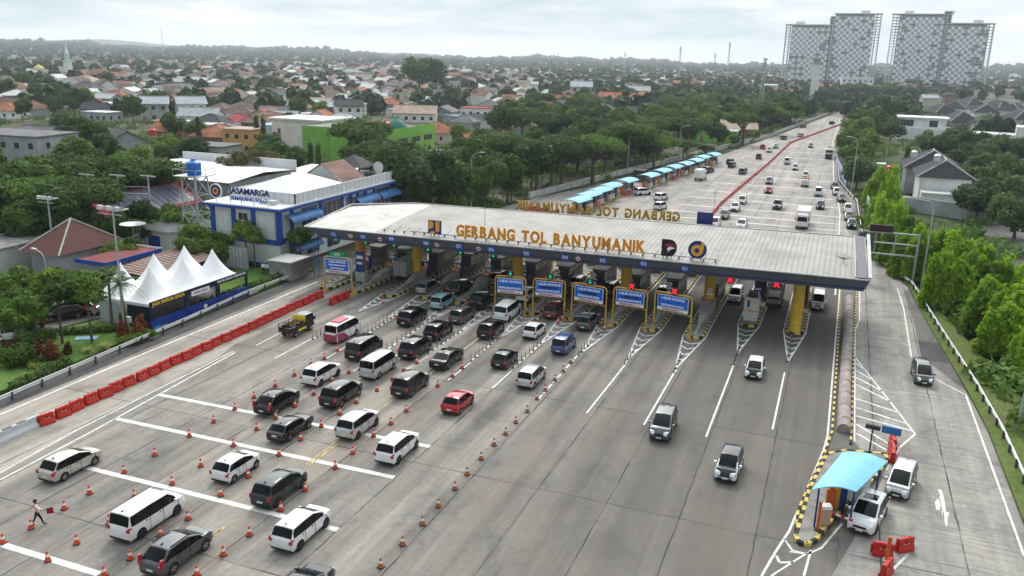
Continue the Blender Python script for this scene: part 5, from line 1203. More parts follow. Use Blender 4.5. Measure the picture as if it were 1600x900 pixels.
# green building with dome and red tanks
gx0,gx1=G(471,199,9),G(689,190,9)
r=empty('green_building',(-119,190,0),0,'long lime green building with two red tanks and a green dome','building')
b=MB(); b.box(-9.8,-1.5,-6,6,0,9.2); b.box(-1.5,10,4,30,0,7.6); b.build('wall',WC['green'],r)
b=MB(); b.box(-9.9,-1.4,-6.1,-6.0,8.4,9.5); b.box(-1.5,10.1,3.9,4.0,6.4,8.8); b.box(10,10.1,4,30.2,6.4,8.8); b.box(-1.4,-1.3,-6,4,8.4,9.5); b.build('parapet',WC['green'],r)
b=MB(); b.box(-9.7,-1.6,-5.9,5.9,9.2,9.3); b.box(-1.5,9.9,4.1,29.9,7.6,7.7); b.build('roof',M_concd,r)
wall_windows(r,[(8,14),(16,21),(23,28)],4.6,6.0,10.0,'side'); wall_windows(r,[(-8,-7.6),(-5.6,-5.2)],6,6.4,-6.0,'front'); wall_windows(r,[(-3.6,-3.0)],2,3.2,-6.0,'front')
blk(-119,192,11); blk(-115,212,14)
solo_tank(-116.3,197,7.75,M_tankr,'red water tank on the green building, left one',1.5); solo_tank(-113.2,199.2,7.75,M_tankr,'red water tank on the green building, right one',1.5)
def dome(name,x,y,z,rad,m,label,drum=1.0,spire=1.5):
    r=empty(name,(x,y,z),0,label,'dome'); b=MB(); n=16; pr=[(1,0),(1.02,.12),(.93,.36),(.72,.62),(.42,.86),(.12,1.05),(.02,1.25)]
    vs=[];fs=[]
    for q,h in pr:
        for i in range(n): a=2*math.pi*i/n; vs.append((rad*q*math.cos(a),rad*q*math.sin(a),drum+h*rad))
    for i in range(len(pr)-1):
        for j in range(n): fs.append((i*n+j,i*n+(j+1)%n,(i+1)*n+(j+1)%n,(i+1)*n+j))
    b.add(vs,fs); b.build('shell',m,r,60); b=MB(); b.cone((0,0,0),(0,0,drum),rad*.95,rad*.95,n); b.build('drum',WC['white'],r); b=MB(); b.cone((0,0,drum+1.2*rad),(0,0,drum+1.2*rad+spire),.08,.03,6); b.build('spire',M_steel,r); return r
M_gdome=mat('dome_green',(.02,.16,.12),.5,var=.12,scale=.6)
dome('mosque_dome',-112,203,7.6,3.1,M_gdome,'dark green dome behind the red tanks',.3,1.8)
# white flat-roofed block with a light blue wing
r=empty('white_block',(-149,214,0),0,'white block with a bright flat roof behind the green building','building'); b=MB(); b.box(-7,10,-6,8,0,8.4); b.build('wall',WC['white'],r); b=MB(); b.box(-7.8,10.8,-6.8,8.8,8.4,8.9); b.build('roof',M_wroof,r); b=MB(); b.box(-13,-7,-6,2,0,6.6); b.build('blue_wing',WC['blue'],r); wall_windows(r,[(-11,-9),(-5,-4)],4,5.8,-6,'front'); blk(-149,214,13)
# singled-out houses of the settlement: (kind, px, py of roof ridge, z, rot, roof, wall, label)
SH=[('g2',62,197,8,5,'grey','grey','bare grey walled house at the far left edge'),('b1',30,226,7,8,'grey','grey','long windowless grey wall building at the left edge'),
('h2',116,190,8.6,12,'charcoal','cream','tall cream house with a steep charcoal hip roof'),('f2',158,140,3.6,0,'silver','grey','flat house before the cream house'),
('g3',190,200,6,-35,'charcoal','grey','large charcoal gable roofed house with a white gable beam'),('f1',335,222,7,6,'grey','grey','big bare concrete block house before the white warehouse'),
('f1',382,200,6.5,5,'pale','orange','orange walled flat house'),('f2',335,191,4,4,'white','white','long white roofed house with a maroon stripe'),('f2',275,186,4,4,'white','grey','low shed with a white sheet roof'),
('f2',160,172,4,0,'white','grey','small square house with a bright white flat roof'),('f2',173,157,5,6,'white','white','white house with a pale roof and balcony rail'),
('h1',180,146,5.5,20,'terracotta','brick','orange tiled hip house near the dark trees'),('g1',101,146,6,-20,'terracotta','cream','orange gable roofed house beside the dark tree clump'),('h1',10,163,5,0,'terracotta','white','orange hip roofed house at the left edge'),
('h1',240,152,5,10,'rust','brick','rust hip roofed house in the middle of the settlement'),('g3',303,127,6,5,'white','cream','wide cream hall with a pale hip roof'),('g2',297,160,7,50,'silver','white','white gabled house with a blue grey wall'),
('g2',240,160,7,40,'silver','grey','light blue grey gabled house left of the white one'),('h1',330,178,6,15,'charcoal','brick','dark roofed hip house by the red gable'),('g1',378,177,6,-30,'red','white','house with a red sheet gable'),
('h1',135,125,6,10,'pale','grey','faded roofed hip house below the minaret'),('g1',320,105,6,0,'terracotta','white','far orange roofed hall'),('g3',478,127,5,-8,'white','grey','long hall with a white gable roof'),
('g2',428,150,6,30,'grey','white','white gabled house left of the middle'),('g2',545,164,7,35,'charcoal','white','white gabled house with a charcoal roof behind the green building'),('g3',650,167,6,20,'pale','white','wide house with a faded tan gable roof'),
('h1',722,124,7,0,'terracotta','white','white hall with an orange pyramid roof'),('f2',745,168,4,10,'red','white','small house with a red sheet roof'),('f1',797,166,7,0,'silver','white','narrow white house with a grey side wall'),
('g2',908,137,8,20,'silver','grey','tall grey house with a pale zinc roof'),('g3',880,160,5,10,'terracotta','cream','orange tiled long house near the motorway trees'),('g3',965,152,6,-15,'terracotta','white','orange tiled house with two gables'),
('g3',990,138,7,12,'silver','blue','light blue warehouse with a zinc gable roof'),('h1',805,140,6,0,'pale','cream','cream house with a faded hip roof'),('f2',816,173,4,0,'white','grey','low building with a white sheet roof beside the trees'),
('f2',1085,197,4,3,'white','grey','long shed with a white roof beside the motorway'),('g1',1155,185,7,10,'pale','brick','raised house with a faded gable roof beside the motorway'),('f2',1122,205,3.5,3,'silver','green','green walled low shed'),
('b1',1338,132,8,5,'white','white','white office block below the towers')]
SPECIAL=[]
for i,(k,px,py,z,rot,ro,wa,lb) in enumerate(SH):
    q=G(px,py,z); sc=1.0 if q.y<260 else (1.15 if q.y<400 else 1.5)
    place_house(HP[k],q.x,q.y,R(rot),ro,wa,lb,group=None,sc=sc); blk(q.x,q.y,8*sc)
for px,py,z,m_,lb in ((70,248,5,M_tankr,'orange red water tank above trees at the left edge'),(131,196,9,M_tankr,'small red water tank beside the tall cream house'),(155,156,6,M_tankr,'small red water tank on a shed in the settlement'),(278,184,5,M_tank,'small blue water tank on the white sheet shed'),(238,203,6,M_tankr,'orange water tank on a pole house beside the charcoal gable house')):
    q=G(px,py,z); solo_tank(q.x,q.y,z-1.6,m_,lb,1.1); st_=empty('tank_stand',(q.x,q.y,-.2),0,'steel stand under the '+lb.split(' water')[0]+' tank '+' '.join(lb.split('tank ')[1].split()[:4]),'stand'); b=MB(); b.box(-.9,.9,-.9,.9,z-1.55,z-1.42)
    for sx_ in (-.8,.8): b.box(sx_-.06,sx_+.06,-.06,.06,0,z-1.5)
    b.build('frame',M_steel,st_)
# mosque with minaret and yellow dome
q=G(107,112,6); r=empty('minaret',(q.x,q.y,0),0,'white and pale green minaret rising above the settlement','minaret'); H_=G(107,112,0)
b=MB(); s=1.7; b.box(-s*1.3,s*1.3,-s*1.3,s*1.3,0,14); b.build('shaft',WC['white'],r); b=MB(); b.box(-s*1.7,s*1.7,-s*1.7,s*1.7,14,15); b.cone((0,0,15),(0,0,20),s*1.1,s,8); b.cone((0,0,20),(0,0,20.6),s*1.5,s*1.5,8); b.build('balcony',mat('pale_green_paint',(.42,.58,.48),.7,var=.05),r); b=MB(); b.cone((0,0,20.6),(0,0,28),s*.9,.05,8); b.build('spire',WC['white'],r); blk(q.x,q.y,8)
q=G(61,110,6); dome('mosque_dome',q.x,q.y,3,4.5,mat('dome_yellow',(.45,.42,.12),.5,var=.1),'pale yellow dome left of the minaret',3,2); blk(q.x,q.y,8)
q=G(655,100,20)
# ------------------------------------------------ right-hand side houses
M_gtile=mat('grey_roof_tiles',(.036,.037,.040),.9,var=.16,scale=.8,stretch=(1,6,6))
def grey_house(x,y,w,d,h,rh,label,rz=0,wall='white'):
    r=empty('villa',(x,y,0),rz,label,'house'); b=MB(); b.box(-w/2,w/2,-d/2,d/2,0,h); b.build('wall',WC[wall],r); b=MB(); W,D=w/2+.8,d/2+.8
    v=[(-W,-D,h-.1),(W,-D,h-.1),(W,D,h-.1),(-W,D,h-.1),(0,-D+W*.75,h+rh),(0,D-W*.75,h+rh)]; b.add(v,[(0,1,4),(1,2,5,4),(2,3,5),(3,0,4,5),(3,2,1,0)],0)
    for p,q_ in ((0,4),(1,4),(2,5),(3,5),(4,5)): b.tube([Vector(v[p])+Vector((0,0,.06)),Vector(v[q_])+Vector((0,0,.06))],.14,4,1)
    b.build('roof',[M_gtile,M_gut],r); wall_windows(r,[(-w*.3,-w*.1)],1.2,2.6,-d/2,'front'); blk(x,y,max(w,d)*.62); return r
grey_house(20.5,200,9.5,13,6.0,3.2,'white two storey villa with a dark grey hip roof, nearest on the right')
grey_house(19.5,216,11,12,6.0,3.6,'dark grey hip roofed villa behind the nearest one',0,'grey')
r=empty('villa_terrace',(23,191,0),0,'low white flat roofed terrace wing in front of the villa','terrace'); b=MB(); b.box(-7,5,-2,2,3.0,3.3); b.box(5,12,-5,1,2.6,2.8); b.build('roof',M_wroof,r); b=MB(); b.box(-7,5,-1.6,1.8,0,3.0); b.build('wall',WC['white'],r); b=MB()
for x in (5.3,11.7): b.box(x-.1,x+.1,-4.8,-4.6,0,2.6)
b.build('posts',WC['white'],r); blk(24,190,9)
solo_tank(15.2,211,8.2,M_tankw,'steel water tank on the rear villa',.8); solo_tank(18.6,196.5,9.0,M_tankw,'steel water tank on a stand beside the nearest villa',.8)
r=empty('boundary_wall',(0,0,0),0,'grey boundary wall in front of the villas','wall'); b=MB(); w1=[(14.3,183),(22,172),(24,150)]
for p,q_ in (((12.5,186),(30,176)),): bar(b,(p[0],p[1],1.3),(q_[0],q_[1],1.3),.3,3.0)
b.build('panel',M_grywall,r)
r=empty('boundary_wall',(0,0,0),0,'weathered concrete wall behind the bamboo along the verge','wall'); b=MB()
for p,q_ in (((12.2,128),(16.2,111)),((16.2,111),(19.5,95)),((19.5,95),(23,78)),((7,150),(12.2,128)),((7,150),(6.0,190)),((6,190),(9,205))): bar(b,(p[0],p[1],.9),(q_[0],q_[1],.9),.25,2.2)
b.build('panel',M_conc,r)
q1=G(1450,198,5); r=empty('modern_house',(q1.x,q1.y,0),0,'white modernist villa with a covered roof terrace','house')
b=MB(); b.box(-11,12,-6,8,0,4.6); b.box(-11,6,-4,8,4.6,8.2); b.build('wall',WC['white'],r); b=MB(); b.box(-11.4,7,-4.6,8.4,8.2,8.7); b.build('roof',M_wroof,r); wall_windows(r,[(-10.4,-5.6),(0,3)],5.2,7.6,-4,'front'); b=MB(); b.add([(4,-4.2,6.8),(9,-4.2,4.7),(12,8,4.7),(6,8,8)],[(0,1,2,3)]); b.build('slope_roof',M_gtile,r); blk(q1.x,q1.y,15)
q1=G(1565,215,4); r=empty('white_villa',(q1.x,q1.y,0),R(-8),'large plain white villa at the right edge','house')
b=MB(); b.box(-12,12,-5,8,0,5); b.box(4,13,-7,6,0,8.4); b.build('wall',WC['white'],r); b=MB(); b.box(-12.3,4,-5.3,8.3,5,5.3); b.build('roof',M_gut,r); blk(q1.x,q1.y,15)
for k,(px,py,rot) in enumerate(((1470,172,8),(1495,166,-6),(1515,160,10),(1540,172,0),(1560,164,12),(1585,170,-10),(1500,185,5),(1545,188,-4),(1400,176,0),(1595,182,6))):
    q1=G(px,py,6); grey_house(q1.x,q1.y,12,14,5,4.2,'grey roofed estate villa, %s'%('leftmost of the back row','second of the back row from the left','third of the back row from the left','fourth of the back row from the left','fifth of the back row from the left','rightmost of the back row','lower one beside the modernist villa','lower one beside the big white villa','one half hidden by trees left of the modernist villa','one at the right edge')[k],R(rot*3),'white' if k%2 else 'grey')
# kiosks by the right edge of the far plaza
r=empty('roadside_kiosk',(8.6,217,0),0,'grey and blue metal kiosk by the curved rail','kiosk')
b=MB(); b.box(-2.6,1.6,-2,2,.3,3.3); b.build('cabin',M_steel,r); b=MB(); b.box(1.6,3.6,-2,2,.3,3.2); b.build('blue_cabin',M_bluep,r); b=MB(); b.box(-2.8,3.8,-2.2,2.2,3.3,3.45); b.build('roof',M_steel,r); blk(9,217,5)
solo_tank(11.0,216,3.5,M_tankr,'red water tank on the roadside kiosk',1.1)
r=empty('roadside_shelter',(7.6,232,0),0,'small shelter with a white roof behind the metal kiosk','shelter'); b=MB(); b.box(-3,3,-1.6,1.6,4.0,4.2); b.build('roof',M_wroof,r); b=MB()
for x,y in ((-2.7,-1.4),(2.7,-1.4),(2.7,1.4),(-2.7,1.4)): b.box(x-.1,x+.1,y-.1,y+.1,0,4)
b.build('posts',M_steel,r)
r=empty('mural_fence',(0,0,0),0,'fence panels painted blue and white along the far right edge','fence')
fp=[G(1307,250),G(1312,275),G(1318,292)]; 
for k in range(9):
    t=k/9; p_=Vector((-1.2,262,0)).lerp(Vector((1.8,214,0)),t); q_=Vector((-1.2,262,0)).lerp(Vector((1.8,214,0)),(k+.92)/9); b=MB(); bar(b,(p_.x,p_.y,1.1),(q_.x,q_.y,1.1),.12,2.2); b.build('panel',mat('mural_paint',(.36,.42,.62),.6,var=.3,scale=.5),r)
# ------------------------------------------------ apartment towers under construction
M_twr=mat('tower_concrete',(.62,.63,.64),.85,var=.06,scale=.05); M_twp=mat('tower_white_panel',(.82,.83,.84),.7,var=0); M_tdk=mat('tower_dark_opening',(.07,.075,.08),.8,var=0)
def tower(px0,px1,pyb,tops,label,Y,flip=False):
    """slab block: open concrete frame with a chequered facade; tops: list of (fraction, roof row)"""
    a=CR@_ray(px0,pyb); b_=CR@_ray(px1,pyb); xa,xb=a.x/a.y*Y,b_.x/b_.y*Y; Wd=xb-xa; D=18
    ang_=math.atan2((xb+xa)/2,Y); rz=-ang_*.75
    r=empty('apartment_tower',((xa+xb)/2,Y,0),rz,label,'high-rise','pair of unfinished apartment towers'); Wd*=math.cos(rz)*1.0
    fl=3.25
    for k,(f0,f1,nf) in enumerate(tops):
        x0,x1=-Wd/2+Wd*f0,-Wd/2+Wd*f1; h=nf*fl
        b=MB()
        for i in range(nf+1): b.box(x0-.8,x1+.8,-D/2-.8,D/2+.8,i*fl-.2,i*fl+.2)
        nc=max(2,int((x1-x0)/4.2))
        for c in range(nc+1):
            x=x0+(x1-x0)*c/nc
            for y in (-D/2,0,D/2): b.box(x-.3,x+.3,y-.3,y+.3,0,h)
        b.box(x0-1.5,x1+1.5,-D/2-1.5,D/2+1.5,h+.2,h+.8)
        b.build('frame',M_twr,r)
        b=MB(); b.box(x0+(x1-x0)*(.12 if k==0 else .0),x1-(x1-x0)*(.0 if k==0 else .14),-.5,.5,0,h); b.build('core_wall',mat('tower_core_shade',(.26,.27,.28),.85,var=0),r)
        if k==1: b=MB(); b.box(x0,x1,-D/2-.2,-D/2+.2,0,h+3); b.build('shaft',M_tdk,r)
        else:
            b=MB(); nx=int((x1-x0)*.86/3.3); xs=x0+(x1-x0)*(.14 if k==0 else .01)
            for i in range(nf-1):
                for c in range(nx):
                    x=xs+c*3.3; z=i*fl; wht=(i+c)%2==0; gone=random.random()<(.06 if 2<c<nx-3 else .22)
                    b.box(x,x+3.3,-D/2-(.38 if wht else .15),-D/2-.05,z,z+fl,2 if gone else (0 if wht else 1))
            b.build('facade',[M_twp,mat('tower_glazing',(.34,.35,.36),.4,var=0),mat('tower_void',(.16,.165,.17),.8,var=0)],r)
        b=MB(); xm=x0+(x1-x0)*(.3 if k==0 else .65); b.box(xm-5,xm+5,-5,5,h+.8,h+4.2); b.build('roof_room',M_twr,r)
    return r
tower(1222,1366,111,[(0,.50,22),(.47,.54,24),(.52,1,26)],'unfinished apartment tower with a chequered facade, left one of the pair',1120)
tower(1384,1541,111,[(0,.53,26),(.51,.58,26),(.56,1,23)],'unfinished apartment tower with a chequered facade, right one of the pair',1120)
# white water tower between
q=G(1272,122,0); q=Vector((CR@_ray(1274,122))); t=640/q.y; r=empty('control_tower',(q.x*t,640,0),0,'white slender concrete tower in front of the left apartment tower','tower'); zt=CH+(CR@_ray(1272,92)).z*640/(CR@_ray(1272,92)).y
b=MB(); b.box(-2.6,2.6,-2.6,2.6,0,zt-3); b.build('shaft',WC['white'],r); b=MB(); b.box(-3.6,3.6,-3.6,3.6,zt-3,zt-2.4); b.box(-2.4,2.4,-2.4,2.4,zt-2.4,zt); b.box(-3.4,3.4,-3.4,3.4,zt,zt+.6); b.build('head',WC['grey'],r)
# masts on the skyline
for px,y0_,y1_,Y,w_,lb in ((252,80,44,1500,1.6,'tall radio mast on the left skyline'),(1064,98,72,900,1.6,'radio mast left of the two on the right skyline'),(1141,97,65,900,1.3,'radio mast right of the two on the right skyline'),(977,97,82,1100,1.3,'short radio mast on the middle skyline'),(872,95,82,1300,1.0,'faint thin mast left of the middle skyline'),(1196,150,94,420,1.3,'lattice telecom mast beside the motorway trees'),(1118,97,83,1000,1.0,'thin mast between two radio masts')):
    d0=CR@_ray(px,y1_); t=Y/d0.y; zt=CH+d0.z*t; r=empty('radio_mast',(d0.x*t,Y,-.2),0,lb,'mast','masts on the skyline'); b=MB(); n=max(4,int(zt/5)); f=lambda z:w_*(1-.7*z/zt)
    for sx,sy in ((-1,-1),(1,-1),(0,1)): b.tube([(sx*f(0),sy*f(0),0),(sx*f(zt),sy*f(zt),zt)],.16,4)
    for k in range(n):
        a_,c_=zt*k/n,zt*(k+1)/n; b.tube([(-f(a_),-f(a_),a_),(f(c_),-f(c_),c_)],.09,4); b.tube([(f(a_),-f(a_),a_),(-f(c_),-f(c_),c_)],.09,4); b.tube([(0,f(a_),a_),(f(c_),-f(c_),c_)],.09,4)
    b.build('lattice',M_steel,r); b=MB()
    for k in range(3): b.box(-f(zt)-.5,f(zt)+.5,-.4,.4,zt*.86+k*2,zt*.86+k*2+1.2)
    b.build('antennas',M_bwhite,r)

for k_,o_ in HP.items(): pass
# ------------------------------------------------ vegetation
def leaf_mat(name,dark,light,trans=.25):
    m=bpy.data.materials.new(name); m.use_nodes=True; t=m.node_tree; b=t.nodes['Principled BSDF']; b.inputs['Roughness'].default_value=.7; b.inputs['Specular IOR Level'].default_value=.18
    g=t.nodes.new('ShaderNodeNewGeometry'); oi=t.nodes.new('ShaderNodeObjectInfo')
    n=t.nodes.new('ShaderNodeTexNoise'); n.inputs['Scale'].default_value=.55; n.inputs['Detail'].default_value=5; n.inputs['Roughness'].default_value=.7; t.links.new(g.outputs['Position'],n.inputs[0])
    f=mth(t,'ADD',mth(t,'MULTIPLY',n.outputs[0],.9),mth(t,'MULTIPLY',mth(t,'SUBTRACT',oi.outputs['Random'],.5),.45))
    c=ramp(t,f,[(.20,dark),(.60,light)]); t.links.new(c,b.inputs['Base Color'])
    tr=t.nodes.new('ShaderNodeBsdfTranslucent'); t.links.new(mixc(t,.5,c,(light[0]*1.4,light[1]*1.5,light[2])),tr.inputs[0])
    mx=t.nodes.new('ShaderNodeMixShader'); mx.inputs[0].default_value=trans; t.links.new(b.outputs[0],mx.inputs[1]); t.links.new(tr.outputs[0],mx.inputs[2])
    t.links.new(mx.outputs[0],t.nodes['Material Output'].inputs[0]); return m
ML={'dark':leaf_mat('leaves_dark',(.018,.043,.009),(.066,.125,.022)),'mid':leaf_mat('leaves_mid',(.028,.064,.011),(.105,.185,.028)),'lite':leaf_mat('leaves_light',(.045,.098,.013),(.145,.235,.030)),
 'bamb':leaf_mat('leaves_bamboo',(.055,.125,.010),(.25,.40,.025),.35),'olive':leaf_mat('leaves_olive',(.045,.055,.015),(.13,.125,.035)),'red':leaf_mat('leaves_red',(.055,.022,.012),(.20,.065,.025)),'mango':leaf_mat('leaves_mango',(.024,.050,.015),(.095,.145,.045)),
 'far':leaf_mat('leaves_far',(.018,.038,.014),(.050,.085,.028),.15),'yel':leaf_mat('leaves_variegated',(.20,.25,.06),(.50,.52,.20)),'hedge':leaf_mat('leaves_hedge',(.03,.06,.012),(.09,.15,.03))}
M_bark=mat('bark',(.10,.08,.06),.95,var=.2,scale=3)
rs=np.random.RandomState(11)
def leaves(centers,n,size,aspect=1.7,up=.45,droop=False,rs=rs):
    """n diamond leaf cards scattered on lumpy clumps; centers: (x,y,z,r,rz)"""
    C=np.array(centers,dtype=float); w_=C[:,3]**2*1.0; w_/=w_.sum(); idx=rs.choice(len(C),n,p=w_); c=C[idx]
    d=rs.normal(size=(n,3)); d/=np.linalg.norm(d,axis=1)[:,None]; rad=(.62+.38*rs.rand(n)**.5)*(1+.12*rs.normal(size=n))
    p=c[:,:3]+d*np.stack([c[:,3]*rad,c[:,3]*rad,c[:,4]*rad],1)
    nr=d+rs.normal(size=(n,3))*.65; nr[:,2]+=up; nr/=np.linalg.norm(nr,axis=1)[:,None]
    t=rs.normal(size=(n,3)); 
    if droop: t=t*.35+np.array([0,0,-1.0])
    u=np.cross(nr,t); u/=np.linalg.norm(u,axis=1)[:,None]; v=np.cross(nr,u)
    s=size*(.6+.8*rs.rand(n))[:,None]
    a=p-v*s*aspect*.5; b=p+u*s*.5; c2=p+v*s*aspect*.5; d2=p-u*s*.5
    V=np.stack([a,b,c2,d2],1).reshape(-1,3); return V
def leafmesh(name,V,m):
    n=len(V)//4; me=bpy.data.meshes.new(name); me.vertices.add(len(V)); me.vertices.foreach_set('co',V.astype(np.float32).ravel()); me.loops.add(len(V)); me.loops.foreach_set('vertex_index',np.arange(len(V),dtype=np.int32))
    me.polygons.add(n); me.polygons.foreach_set('loop_start',np.arange(0,len(V),4,dtype=np.int32)); me.polygons.foreach_set('loop_total',np.full(n,4,dtype=np.int32)); me.update(calc_edges=True); me.materials.append(m); return me
def clumps(R_,z0,z1,k,r0,r1,shape='round'):
    out=[]
    for i in range(k):
        while True:
            x,y,z=[rs.uniform(-1,1) for _ in range(3)]
            q=x*x+y*y+z*z
            if q<1 and (q>.25 or i%4==0): break
        if shape=='umbrella': z=abs(z)*.8-.25*(x*x+y*y)
        r=rs.uniform(r0,r1); out.append((x*R_,y*R_,(z0+z1)/2+z*(z1-z0)/2,r,r*(.55 if shape=='umbrella' else .8)))
    return out
def limbs(b,cl,z0,n,r):
    for c in cl[:n]:
        m_=Vector((c[0]*.45,c[1]*.45,z0+(c[2]-z0)*.55)); b.cone((0,0,z0),m_,r,r*.6,6); b.cone(m_,(c[0]*.92,c[1]*.92,c[2]),r*.6,r*.2,5)
TP={}
def tree_proto(key,name,h,crown,m,n,size,trunk_r,trunk_h,nl=6,aspect=1.7,droop=False,up=.45):
    r=empty(name,(0,0,0)); V=leaves(crown,n,size,aspect,up,droop); link('crown',leafmesh('crown',V,ML[m]),r)
    b=MB(); b.cone((0,0,-.4),(trunk_r*.6,0,trunk_h),trunk_r*1.25,trunk_r*.75,8); limbs(b,crown,trunk_h*.9,nl,trunk_r*.55); b.build('trunk',M_bark,r,60); TP[key]=(r,h)
for k in range(3): tree_proto('broad%d'%k,'broadleaf_tree',10,clumps(3.3,4.2,9.0,22,1.1,1.9),'dark','mid' and 4200,.42,.24,4.2)
for k in range(2): tree_proto('green%d'%k,'broadleaf_tree',9,clumps(3.0,3.6,8.2,20,1.0,1.7),'mid',3800,.42,.2,3.6)
tree_proto('bright','broadleaf_tree',7,clumps(2.6,2.4,6.2,18,.8,1.4),'lite',3400,.38,.16,2.4)
for k in range(2): tree_proto('rain%d'%k,'rain_tree',13,clumps(7.2,7.5,12,46,1.5,2.4,'umbrella'),'mid' if k else 'dark',8500,.42,.45,6.0,14)
tree_proto('olive','rain_tree',9,clumps(5.4,5.6,8.6,34,.9,1.6,'umbrella'),'olive',4600,.30,.25,4.4,12)
for k in range(2): tree_proto('mango%d'%k,'mango_tree',8,clumps(3.5,2.6,7.2,26,1.2,1.9),'mango',5200,.40,.25,2.4)
tree_proto('redtree','copper_leaved_tree',8,clumps(3.0,3.4,7.2,20,1.0,1.6),'red',3200,.40,.2,3.2)
cl=[(rs.normal()*.10,rs.normal()*.10,z,.75*(1-.65*(z/10))+.25,.8) for z in np.linspace(.9,9.6,22)]
tree_proto('column','columnar_tree',10,cl,'dark',2200,.32,.12,2,1)
def lolly(key,h,rr,m):
    c=[(rs.normal()*rr*.4,rs.normal()*rr*.4,h-rr+rs.normal()*rr*.3,rr*.55,rr*.42) for _ in range(14)]; tree_proto(key,'topped_tree',h,c,m,1700,.24,.11,h-rr*1.5,5)
lolly('lolly',6.5,1.5,'mid'); lolly('lolly2',5.5,1.2,'mid')
# bamboo like plumes
def plume(cx,cy,h,r): return [(cx+rs.normal()*.15,cy+rs.normal()*.15,z,r*(1-.75*(z/h))+.12,.55) for z in np.linspace(.8,h,12)]
for k in range(3):
    cl=[]
    for j in range(9): cl+=plume(rs.uniform(-1.7,1.7),rs.uniform(-1.7,1.7),rs.uniform(4.5,7.6),rs.uniform(.8,1.25))
    r=empty('bamboo_clump',(0,0,0)); link('crown',leafmesh('crown',leaves(cl,6500,.26,2.8,.2,True),ML['bamb']),r); b=MB()
    for j in range(9): a=rs.uniform(0,6.28); b.cone((math.cos(a)*.6,math.sin(a)*.6,-.2),(math.cos(a)*1.5,math.sin(a)*1.5,4.5),.05,.03,5)
    b.build('trunk',mat('bamboo_stems',(.16,.17,.05),.7,var=.15),r); TP['bamb%d'%k]=(r,7.6)
# far, light tree
for k in range(3): tree_proto('far%d'%k,'broadleaf_tree',10,clumps(3.8,2.2,9.2,14,1.4,2.3),'far',1100,.85,.25,3,3)
# shrubs
def shrub_proto(key,name,h,cl,m,n,size,asp=1.6,part='leaves'):
    r=empty(name,(0,0,0)); link(part,leafmesh(part,leaves(cl,n,size,asp),ML[m]),r); b=MB(); b.cone((0,0,-.1),(0,0,h*.5),.05,.03,5); b.build('stem',M_bark,r); TP[key]=(r,h)
shrub_proto('redshrub','red_shrub',1.9,[(rs.normal()*.1,rs.normal()*.1,z,.75*(1-z/2.4)+.1,.3) for z in np.linspace(.3,1.7,8)],'red',900,.14)
shrub_proto('bush','garden_bush',2.4,[(rs.normal()*.5,rs.normal()*.5,1.2+rs.normal()*.4,.7,.6) for _ in range(9)],'mid',1500,.22)
shrub_proto('weed','roadside_bush',1.3,[(rs.normal()*.7,rs.normal()*.7,.5+rs.rand()*.4,.55,.4) for _ in range(8)],'lite',900,.2)
r=empty('variegated_agave',(0,0,0)); V=[]
for k in range(60):
    a=rs.uniform(0,6.28); e=rs.uniform(.25,1.3); L=rs.uniform(.7,1.1); d=np.array([math.cos(a)*math.cos(e),math.sin(a)*math.cos(e),math.sin(e)]); s=np.array([-math.sin(a),math.cos(a),0])*.055
    p1=d*L*.55; p2=d*L+np.array([0,0,-.12]); V+=[np.zeros(3)+[0,0,.05],p1+s,p2,p1-s]
link('leaves',leafmesh('leaves',np.array(V),ML['yel']),r); b=MB(); b.cone((0,0,-.05),(0,0,.15),.12,.06,8); b.build('stem',M_bark,r); TP['agave']=(r,1)
# fan palm
r=empty('palm_tree',(0,0,0)); V=[]
for k in range(26):
    a=rs.uniform(0,6.28); e=rs.uniform(-.5,1.1); 
    for j in range(16):
        L=.3+1.9*j/16; z=5.2+math.sin(e)*L-.22*L*L; h_=math.cos(e)*L; c=np.array([math.cos(a)*h_,math.sin(a)*h_,z]); s=np.array([-math.sin(a),math.cos(a),-.35])*.45*(1-j/20)
        dv_=np.array([math.cos(a)*.06,math.sin(a)*.06,0]); V+=[c-s,c-dv_,c+s*np.array([1,1,-1]),c+dv_]
link('crown',leafmesh('crown',np.array(V),ML['mid']),r); b=MB(); b.cone((0,0,-.2),(.2,0,5.2),.16,.10,8); b.build('trunk',M_bark,r); TP['palm']=(r,5.8)
